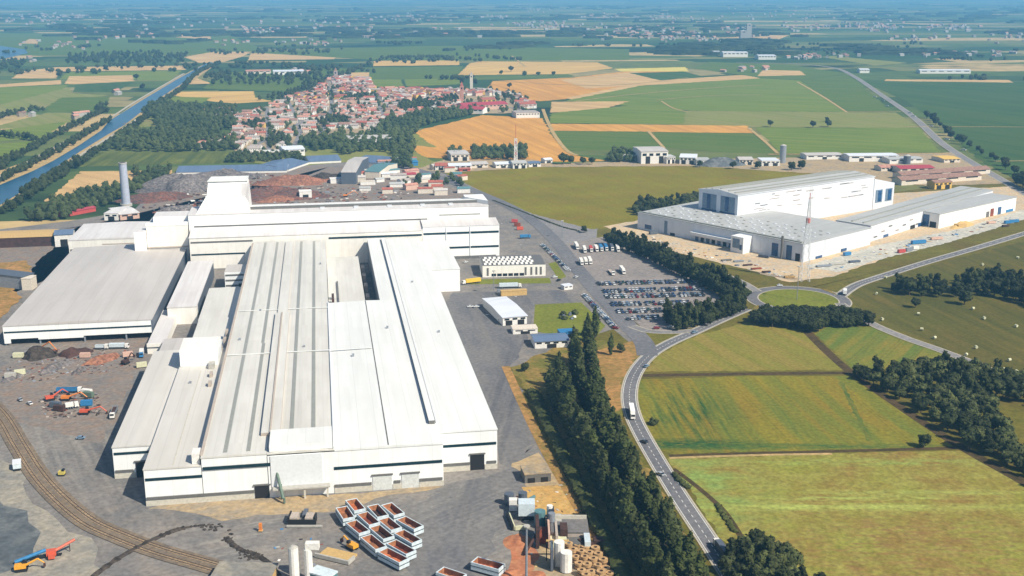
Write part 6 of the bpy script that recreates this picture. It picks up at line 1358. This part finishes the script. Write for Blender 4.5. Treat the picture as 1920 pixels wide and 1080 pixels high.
# excavators and cranes
def excavator(label, p, rz, m, boom=9.0, lift=.6, name='excavator', group='diggers and handling machines'):
    t = thing(name, label, 'excavator', (p.x, p.y, ZL), rz, group)
    for s_ in (-1, 1):
        q = MB(); q.hexa([(-2.0, s_ * 1.2 - .35, 0), (2.0, s_ * 1.2 - .35, 0), (2.0, s_ * 1.2 + .35, 0), (-2.0, s_ * 1.2 + .35, 0)], [(-2.4, s_ * 1.2 - .35, .95), (2.4, s_ * 1.2 - .35, .95), (2.4, s_ * 1.2 + .35, .95), (-2.4, s_ * 1.2 + .35, .95)], 'tyre'); local(q, 'track', t)
    q = MB(); q.box(-2.6, 1.6, -1.4, 1.4, 1.1, 2.5, m); local(q, 'housing', t)
    q = MB(); q.hexa([(.3, .2, 2.51), (1.9, .2, 2.51), (1.9, 1.4, 2.51), (.3, 1.4, 2.51)], [(.3, .25, 3.7), (1.5, .25, 3.7), (1.5, 1.35, 3.7), (.3, 1.35, 3.7)], 'window_dark'); local(q, 'cab', t)
    e = Vector((1.4 + boom * math.cos(lift), -.4, 2.2 + boom * math.sin(lift))); f_ = e + Vector((boom * .45, 0, -boom * .42))
    q = MB(); q.tube((1.2, -.4, 2.0), e, .5, m, 6, .35); local(q, 'boom', t)
    q = MB(); q.tube(e, f_, .36, m, 6, .25); a = local(q, 'arm', t)
    q = MB(); q.hexa([f_ + Vector(v) for v in ((-.6, -.6, -1.5), (.4, -.6, -1.5), (.4, .6, -1.5), (-.6, .6, -1.5))], [f_ + Vector(v) for v in ((-.3, -.6, 0), (.3, -.6, 0), (.3, .6, 0), (-.3, .6, 0))], 'dark_rust'); local(q, 'bucket', a)
excavator('orange scrap crane with a raised boom before the grey scrap hall', G(70, 662), -.35, 'orange', 11, .55)
excavator('red-orange digger above the blue open tipper parts', G(95, 752), .6, 'orange_red', 6, .5); excavator('orange digger arm right of the red-orange digger', G(125, 752), .1, 'orange', 7, .3); excavator('brown orange loader below the white box truck', G(160, 778), .1, 'orange_red', 7, .25)
excavator('orange crusher machine behind the mill roof in the scrap yard', G(648, 370), .2, 'orange', 9, .5); excavator('small orange machine beside the wagon rows', G(660, 1032), 2.4, 'amber', 4, .4)
excavator('dark loader standing by the right of the scrap hall yard', G(236, 684), 1.2, 'dark_rust', 5, .7); excavator('yellow machine at the bottom left corner', G(42, 1072), .3, 'amber', 5, .4)
def machine(name, label, px, pieces, cat='machine', rz=0.0, group=None):
    """pieces: (part name, kind, dims..., material) in metres about the base point"""
    p = G(*px); t = thing(name, label, cat, (p.x, p.y, LAYER[0] + .01), rz, group)
    for pc in pieces:
        q = MB()
        if pc[1] == 'b': q.box(*pc[2:8], pc[8])
        elif pc[1] == 't': q.tube(pc[2], pc[3], pc[4], pc[6], 12, pc[5])
        local(q, pc[0], t)
    return t
# blue and red screening plant at the lower left corner
machine('screening_plant', 'blue and red screening plant with long conveyors in the bottom left corner', (88,1048), [('hopper', 'b', 0, 5, -1.8, 1.8, 1, 4, 'orange_red'), ('conveyor', 't', (-16, -2, 1), (0, 0, 4.5), 1.0, 1.0, 'blue_paint'), ('conveyor', 't', (-11, 1.6, 1), (-2, 1.4, 4.0), .5, .5, 'dark_rust'), ('conveyor', 't', (4, 0, 3), (15, 4.5, 6), .8, .7, 'orange_red'), ('engine_box', 'b', 1, 4.4, -4.2, -2, .5, 2.8, 'orange_red'), ('chassis', 'b', -8, 8, -.9, .9, .6, 1, 'tyre'), ('support_leg', 't', (12, 3.3, 0), (12, 3.3, 4.6), .25, .25, 'dark_rust')], 'conveyor plant', .35).scale = (.72, .72, .72)
# pond of clutter before the mill: skip cradles, white tanks, walls
machine('tipping_frame', 'grey steel tipping frame with two brown boxes before the mill door', (567,985), [('frame', 'b', -6, 6, -1, -.4, 0, 2.2, 'tyre'), ('box', 'b', -5.2, -2, -.3, 5, 0.1, 3, 'vent_brown'), ('box', 'b', 1.2, 4.6, -.3, 5, .1, 2.8, 'vent_brown'), ('post', 'b', -6, -5.4, -.3, 6, 0, 3.2, 'tyre'), ('post', 'b', 5, 5.6, -.3, 4, 0, 3.2, 'tyre'), ('ladder', 'b', -1.2, .6, 6, 12, .2, 1.2, 'dark_cladding'), ('kerb_beam', 'b', -6, 9, -3.4, -2.8, 0, .9, 'concrete')], 'machine', -.0)
machine('white_tank', 'upright white tank, left of two on the bottom edge', (553,1092), [('tank', 't', (0, 0, 0), (0, 0, 14), 1.9, 1.9, 'white_wall'), ('lid', 't', (0, 0, 14.02), (0, 0, 14.8), 1.9, .8, 'concrete'), ('base', 't', (0, 0, 0), (0, 0, .6), 2.3, 2.3, 'concrete')], 'tank')
machine('white_tank', 'upright white tank with a head box, right of two on the bottom edge', (580,1090), [('tank', 't', (0, 0, 0), (0, 0, 13), 1.6, 1.6, 'white_wall'), ('head_box', 'b', -.8, 4.4, -1, 1.6, 13.05, 15.6, 'white_wall'), ('base', 't', (0, 0, 0), (0, 0, .6), 2.2, 2.2, 'concrete')], 'tank')
machine('conveyor', 'sloping greenish conveyor leaning on the mill front', (530,940), [('gallery', 't', (1, -3, 2), (-4.2, 6.5, 15.5), .7, .6, 'green_steel'), ('support_leg', 't', (-.5, 1, 0), (-.5, 1, 7), .4, .4, 'green_steel'), ('support_leg', 't', (1.5, -3.2, 0), (1.5, -3.2, 2.4), .5, .5, 'green_steel')], 'conveyor')
machine('bund_wall', 'low pale L-shaped wall with earth behind it at the bottom edge', (650,1062), [('wall', 'b', -15, 0, 0, .8, 0, 1.6, 'concrete'), ('wall', 'b', 0.05, .9, 0, 5, 0, 1.6, 'concrete'), ('fill', 'b', -14, 0, .85, 8, 0, .8, 'ochre')], 'wall', -.42)
machine('bund_roof', 'small greenish white roof at the bottom edge below the white tanks', (606,1092), [('roof', 'b', -5, 5, -3, 3, 3.4, 4, 'wagon_white'), ('wall', 'b', -4.8, 4.8, -2.8, 2.8, 0, 3.35, 'teal')], 'shed', -.5)
machine('flat_roof_store', 'flat khaki roofed store cut by the bottom edge', (455,1100), [('wall', 'b', -11, 11, -6, 9, 0, 4, 'ochre'), ('roof', 'b', -11.5, 11.5, -6.5, 9.5, 4.02, 4.5, 'slag_pale')], 'store', -.06)
machine('orange_post', 'orange barrier post on the yard before the mill', (489,998), [('post', 'b', -.6, .6, -.5, .5, 0, 3.4, 'orange'), ('foot', 'b', -.9, .9, -.8, .8, 0, .3, 'ochre')], 'barrier')
machine('signal_box', 'pale blue-white rail trolley beside the inner railway track', (33,880), [('body', 'b', -1.8, 1.8, -3, 3, .8, 3, 'wagon_white'), ('roof', 'b', -1.9, 1.9, -3.1, 3.1, 3.02, 3.3, 'fascia_grey'), ('underframe', 'b', -1.5, 1.5, -3.4, 3.4, .1, .75, 'tyre')], 'rail trolley', .4)
machine('yellow_machine', 'small yellow-green machine on the earth between yard and rails', (117,893), [('body', 'b', -1.5, 1.2, -1, 1, .4, 2, 'lemon'), ('cab', 'b', .2, 1.2, -.8, .8, 2.02, 3, 'window_dark'), ('undercarriage', 'b', -1.6, 1.4, -1.2, 1.2, 0, .38, 'tyre')], 'machine')
for i, (px, lab, m_) in enumerate((((163,741), 'white cab box beside the blue open tipper', 'white_wall'), ((163,762), 'small blue box right of the white box truck', 'blue_paint'), ((35,672), 'cream box nearer the scrap hall at the left', 'straw'), ((38,704), 'cream container left of the shredded scrap', 'straw'), ((20,710), 'pale container beside the cream one', 'concrete'), ((166,746), 'green and maroon box behind the small blue box', 'green_steel'), ((240,670), 'pinkish cab box near the scrap hall corner', 'pink_wall'), ((160,672), 'pink stacked box between the heaps', 'pink_wall'), ((266,690), 'cream box beside the mill left wall', 'straw'), ((105,765), 'grey skip below the red-orange digger', 'dark_cladding'), ((112,772), 'rusty pipe rack in the left yard', 'dark_rust'), ((975,432), 'orange container on the strip right of the melt shop', 'orange_red'), ((965,418), 'red container behind the orange one right of the melt shop', 'red_paint'), ((970,425), 'brown container between the red and orange ones', 'rust'), ((913,432), 'white van box beside the melt shop end wall', 'white_wall'))):
    machine('container', lab, px, [('body', 'b', -3, 3, -1.25, 1.25, .15, 2.7, m_), ('roof', 'b', -2.9, 2.9, -1.2, 1.2, 2.71, 2.85, m_), ('skid', 'b', -2.8, 2.8, -.9, .9, 0, .14, 'tyre')], 'container', R.uniform(-.3, .5), 'boxes and containers in the yards')
# works plant at the lower right
shed('open_shelter', 'pale flat shelter with dark open front at the top of the lower right works', (984,908), (1033,904), 10, 4.5, 0, 'grey_strip', 'yard_tan', 'shelter', None, 2, 0, True)
machine('wash_plant', 'grey-white wash plant with dark tanks left of the ochre slab', (972,975), [('tank', 't', (-4, 14, 0), (-4, 14, 5), 2.2, 2.2, 'dark_cladding'), ('tank', 't', (2, 15, 0), (2, 15, 5), 2.0, 2.0, 'dark_cladding'), ('cabin', 'b', -4, -.5, 7, 10, 0, 5, 'white_wall'), ('hopper', 'b', 0, 7, -2, 4, 2, 7.5, 'wagon_white'), ('conveyor', 't', (3, 3, 6), (7, 18, 1.5), .8, .8, 'teal'), ('frame', 'b', .4, 6.6, -1.6, 3.6, 0, 1.98, 'tyre'), ('tank', 't', (9, -6, 0), (9, -6, 6.5), 2.4, 2.4, 'teal'), ('stack', 't', (13.2, -4, 0), (13.2, -4, 8), 1.3, 1.3, 'white_wall')], 'machine')
machine('silo_works', 'white twin silo beside the rusty coils in the works', (1048,1062), [('silo', 't', (0, 0, 0), (0, 0, 10), 2.1, 2.1, 'white_wall'), ('silo', 't', (2.6, -4.6, 0), (2.6, -4.6, 8), 2.3, 2.3, 'white_wall'), ('hopper', 'b', -3.4, -2.4, -5, 3, 0, 9, 'dark_cladding'), ('platform', 'b', -5, 4, 3, 4, 8.4, 8.8, 'ochre'), ('support_leg', 'b', -5, -4.6, 3.2, 3.6, 0, 8.4, 'tyre')], 'silo')
machine('ore_bunker', 'row of rusty bunkers with a tall dark wall in the lower right works', (1018,1018), [('bunker_wall', 'b', -3, -1.6, -6, 8, 0, 8, 'dark_rust'), ('bunker_wall', 'b', 2, 2.8, -6, 8, 0, 6, 'pink_wall'), ('bunker_wall', 'b', 5, 6, -5, 8, 0, 5, 'vent_brown'), ('chute', 'b', -1.55, 1.95, -2, 7, 0, 3, 'rust'), ('hood', 'b', 7, 10, -2, 5, 0, 6, 'dark_rust'), ('frame', 'b', 3, 5, 9, 18, 0, 7, 'wagon_dark'), ('frame', 'b', 5.4, 8, 9, 16, 0, 4.5, 'concrete')], 'bunker')
machine('filter_shed', 'grey flat works shed with a pale parapet by the boundary fence', (1070,1012), [('wall', 'b', -8, 7, -3, 8, 0, 4, 'vent_brown'), ('roof', 'b', -8.3, 7.3, -3.3, 8.3, 4.02, 4.4, 'yard_dark'), ('parapet', 'b', -8, 7, 8.4, 9, 0, 6, 'plinth'), ('box', 'b', -9, -2, -9, -4, 0, 3.2, 'straw'), ('duct', 'b', 5, 7.4, -12, -4, 0, 4.5, 'wagon_white'), ('cabin', 'b', 9, 14, -8, -4, 0, 3, 'dark_rust'), ('wall', 'b', -2, 4.5, -10, -4.1, 0, 2.6, 'grey_strip')], 'shed')
machine('fence_panel', 'white rimmed dark trough leaning left of the wash plant', (957,985), [('trough', 'b', -.4, .4, -6, 7, 0, 2, 'door_dark'), ('rim', 'b', .41, .9, -6, 7, 0, 2.2, 'straw'), ('end', 'b', .95, 6, -6.4, -5.6, 0, 1.8, 'straw')], 'trough', .18)
for i, (lab, px, pcs) in enumerate((
    ('brown pipe rack with grey pipes above the rusty bunkers', (1040,985), [('pipe', 't', (-7, y_, 2.5 + (y_ % 2) * .4), (7, y_ + .5, 2.5), .35, .35, 'steel_grey') for y_ in (0, 1.2, 2.4)] + [('frame', 'b', -7, -6.4, -.4, 3, 0, 2.1, 'dark_rust'), ('frame', 'b', 6.4, 7, -.4, 3, 0, 2.1, 'dark_rust')]),
    ('white rimmed settling basin below the flat works shed', (1062,1022), [('wall', 'b', -5, 5, -3, -2.6, 0, 1.2, 'concrete'), ('wall', 'b', -5, 5, 2.6, 3, 0, 1.2, 'concrete'), ('wall', 'b', -5, -4.6, -2.55, 2.55, 0, 1.2, 'concrete'), ('wall', 'b', 4.6, 5, -2.55, 2.55, 0, 1.2, 'concrete'), ('sludge', 'b', -4.55, 4.55, -2.55, 2.55, 0, .5, 'dirt_black')]),
    ('grey cyclone with a cone below beside the rusty bunkers', (1034,1000), [('drum', 't', (0, 0, 5), (0, 0, 8.5), 1.5, 1.5, 'steel_grey'), ('cone', 't', (0, 0, 2), (0, 0, 4.98), .4, 1.5, 'steel_grey'), ('support_leg', 'b', -1.6, -1.3, -1.6, -1.3, 0, 5, 'dark_rust'), ('support_leg', 'b', 1.3, 1.6, 1.3, 1.6, 0, 5, 'dark_rust'), ('support_leg', 'b', 1.3, 1.6, -1.6, -1.3, 0, 5, 'dark_rust')]),
    ('brown conveyor rising from the red sand to the bunkers', (1003,1030), [('belt', 't', (-6, -5, .6), (4, 5, 6), .6, .6, 'dark_rust'), ('support_leg', 'b', 2, 2.4, 3, 3.4, 0, 5, 'tyre')]),
    ('low ochre block stack in front of the flat works shed', (1066,998), [('block', 'b', -4, 0, -1.5, 1.5, 0, 1.6, 'ochre'), ('block', 'b', .3, 4, -1.5, 1.2, 0, 1.1, 'plinth'), ('block', 'b', -3, -.5, -1.2, 1.2, 1.62, 2.8, 'ochre')]),
    ('dark cooler box beside the boundary fence', (1098,1030), [('body', 'b', -2, 2, -3, 3, .3, 3, 'dark_rust'), ('fan', 't', (0, 1, 3.01), (0, 1, 3.4), 1.2, 1.2, 'tyre'), ('foot', 'b', -1.9, 1.9, -2.8, 2.8, 0, .29, 'concrete')]))):
    machine('plant_machine', lab, px, pcs, 'machine', .1 * i)
for i in range(24):
    r_, k = divmod(i, 4); px = 1066 + k * 17 + r_ * 6.5 + R.uniform(-2, 2); py = 1032 + r_ * 12 + k * 2.4 + R.uniform(-1.5, 1.5); p = G(px, py)
    t = thing('steel_coil', 'rusty orange steel coil, %s in the %s row of the stock' % (nth(k + 1), nth(r_ + 1)), 'coil', (p.x, p.y, LAYER[0] + .02), R.uniform(-.3, .3), 'rusty steel coils in the works')
    t.rotation_euler = (0, 0, t.rotation_euler[2]); q = MB(); n_ = 16; ro, ri, L_ = R.uniform(1.6, 2.0), .7, R.uniform(2.2, 3.0)
    ring_o = [[(math.cos(2 * math.pi * a / n_) * ro, math.sin(2 * math.pi * a / n_) * ro, x) for a in range(n_)] for x in (0, L_)]; ring_i = [[(math.cos(2 * math.pi * a / n_) * ri, math.sin(2 * math.pi * a / n_) * ri, x) for a in range(n_)] for x in (0, L_)]
    for a in range(n_):
        j = (a + 1) % n_; q.poly([ring_o[0][a], ring_o[0][j], ring_o[1][j], ring_o[1][a]], 'coil_rust'); q.poly([ring_i[0][j], ring_i[0][a], ring_i[1][a], ring_i[1][j]], 'dark_rust')
        q.poly([ring_o[0][j], ring_o[0][a], ring_i[0][a], ring_i[0][j]], 'coil_rust'); q.poly([ring_o[1][a], ring_o[1][j], ring_i[1][j], ring_i[1][a]], 'coil_rust')
    local(q, 'winding', t)
    q = MB(); q.tube((0, 0, L_ * .42), (0, 0, L_ * .58), ro * 1.02, 'dark_rust', 16, caps=False); local(q, 'strap', t)
# red sand heap, hay bales
for lab, px, rx, ry, hh in (('orange-red sand heap beside the floodlight mast', (972,1020), 7, 9, 1.6), ('second orange-red sand heap at the bottom edge', (957,1078), 6, 5, 1.2), ('third orange-red sand heap right of the mast foot', (1005,1085), 8, 7, 1.2)):
    c = G(*px); o = heap('x', c.x, c.y, rx, ry, hh, 'red_soil', .4, seed=int(px[0]), n=22).build('sand_heap', None, c); tag(o, lab, 'sand heap')
bb = MB(); bb.tube((-.9, 0, .9), (.9, 0, .9), .9, 'straw', 14); bale = bb.mesh('bale')
for i, (px, py) in enumerate(((1643,554),(1660,523),(1654,602),(1722,592),(1728,621),(1752,637),(1854,553),(1824,582),(1845,600),(1905,615),(1830,655),(1892,679),(1842,499),(1908,486),(1882,697),(1894,700),(1906,701),(1780,542),(1811,669))):
    o = inst('hay_bale', bale, None, G(px, py) + Vector((0, 0, LAYER[0])), R.uniform(0, 3.1)); tag(o, 'pale round hay bale, %s met going from the roundabout to the right edge' % nth(i + 1), 'hay bale', 'hay bales in the right meadow')
# building site clutter before the new plant
for i, (px, py, L_, w_, h_, m_, rz) in enumerate(((1225,440,8,3,2.6,'dark_cladding',.4),(1362,490,9,2.4,.8,'grey_strip',.3),(1385,492,9,2.4,.9,'steel_grey',.3),(1402,499,8,2.4,.7,'dark_rust',.3),(1418,506,9,2.4,.8,'rust',.3),(1437,512,7,2.4,.8,'dark_rust',.3),(1440,478,12,2.6,2.4,'teal',-.6),(1432,484,9,2.4,2,'dark_cladding',-.6),(1545,501,14,3,1,'steel_grey',.3),(1570,497,14,3,1,'concrete',.3),(1602,493,10,3,1.2,'dark_cladding',.3),(1588,480,7,2.6,2.6,'blue_paint',.5),(1650,434,8,2.6,2.6,'blue_paint',.5),(1674,434,7,2.6,2.6,'teal',.5),(1645,446,14,3,1.2,'orange_red',.5),(1690,475,7,2.6,2.6,'red_paint',.4),(1704,472,6,2.6,2.6,'steel_grey',.4),(1722,458,14,2.8,2.8,'blue_paint',.3),(1716,468,6,2.6,2.4,'white_wall',.4),(1756,450,12,2.6,1.8,'pink_wall',.3),(1890,420,9,2.6,2.6,'blue_paint',.4),(1902,418,9,2.6,2.4,'blue_paint',.4),(1480,522,8,3,1.2,'ochre',.2),(1800,427,10,6,3,'ochre',.4),(1858,420,9,3,1.8,'pink_wall',.4),(1885,426,7,2.4,1.4,'dark_rust',.3))):
    machine('container', '%s site box or stack, %s counted along the new plant site' % ({'dark_cladding': 'dark grey', 'grey_strip': 'grey', 'steel_grey': 'steel grey', 'dark_rust': 'dark brown', 'rust': 'rusty', 'teal': 'teal', 'concrete': 'concrete grey', 'blue_paint': 'blue', 'orange_red': 'orange', 'red_paint': 'red', 'white_wall': 'white', 'pink_wall': 'pinkish', 'ochre': 'ochre'}[m_], nth(i + 1)), (px, py), [('body', 'b', -L_ / 2, L_ / 2, -w_ / 2, w_ / 2, .15, h_, m_), ('lid', 'b', -L_ / 2 + .1, L_ / 2 - .1, -w_ / 2 + .1, w_ / 2 - .1, h_ + .01, h_ + .12, m_), ('skid', 'b', -L_ / 2 + .2, L_ / 2 - .2, -w_ / 3, w_ / 3, 0, .14, 'tyre')], 'site box', rz, 'boxes and stacks on the building site')

# ------------------------------------------------------------------ air, light, camera
hb = MB(); hb.prism([Vector((-26000, -1000, 0)), Vector((26000, -1000, 0)), Vector((26000, 30500, 0)), Vector((-26000, 30500, 0))], -1.0, 232.0, 'white_wall'); hb.poly([(-26000, 30500, -1), (26000, 30500, -1), (26000, -1000, -1), (-26000, -1000, -1)], 'white_wall')
hz = bpy.data.materials.new('air'); hz.use_nodes = True; nt = hz.node_tree; nt.nodes.clear()
om = nt.nodes.new('ShaderNodeOutputMaterial'); pv_ = nt.nodes.new('ShaderNodeVolumePrincipled')
pv_.inputs['Color'].default_value = (.22, .58, .98, 1); pv_.inputs['Density'].default_value = 9.5e-5; pv_.inputs['Anisotropy'].default_value = .0
nt.links.new(pv_.outputs[0], om.inputs['Volume']); hb.mats = [hz]
ho = hb.build('haze'); ho['kind'] = 'stuff'; ho['label'] = 'blue haze over the plain'

SUN_H, SUN_E = math.radians(128), math.radians(44)
w = bpy.data.worlds.new('World'); scene.world = w; w.use_nodes = True
nt = w.node_tree; nt.nodes.clear(); wo = nt.nodes.new('ShaderNodeOutputWorld'); bg = nt.nodes.new('ShaderNodeBackground'); sky = nt.nodes.new('ShaderNodeTexSky')
sky.sky_type = 'NISHITA'; sky.sun_disc = False; sky.sun_elevation = SUN_E; sky.sun_rotation = SUN_H; sky.altitude = 200
bg.inputs[1].default_value = .085
nt.links.new(sky.outputs[0], bg.inputs[0]); nt.links.new(bg.outputs[0], wo.inputs[0])
sd = bpy.data.lights.new('sun', 'SUN'); sd.energy = 4.6; sd.angle = math.radians(.5); sd.color = (1, .93, .80)
so = bpy.data.objects.new('sun', sd); COL.objects.link(so)
dirs = Vector((math.sin(SUN_H) * math.cos(SUN_E), math.cos(SUN_H) * math.cos(SUN_E), math.sin(SUN_E)))
so.rotation_euler = (-dirs).to_track_quat('-Z', 'Y').to_euler()
cd = bpy.data.cameras.new('camera'); cd.sensor_width = 36; cd.lens = 36 * F / 1920; cd.clip_start = 1; cd.clip_end = 60000
co = bpy.data.objects.new('camera', cd); COL.objects.link(co); co.location = (0, 0, H); co.rotation_euler = (math.pi / 2 - PITCH, 0, 0); scene.camera = co
scene.view_settings.view_transform = 'Standard'; scene.view_settings.look = 'None'; scene.view_settings.gamma = 1; scene.view_settings.exposure = 0.48
scene.cycles.volume_bounces = 1; scene.cycles.max_bounces = 5; scene.cycles.diffuse_bounces = 3; scene.cycles.use_denoising = True
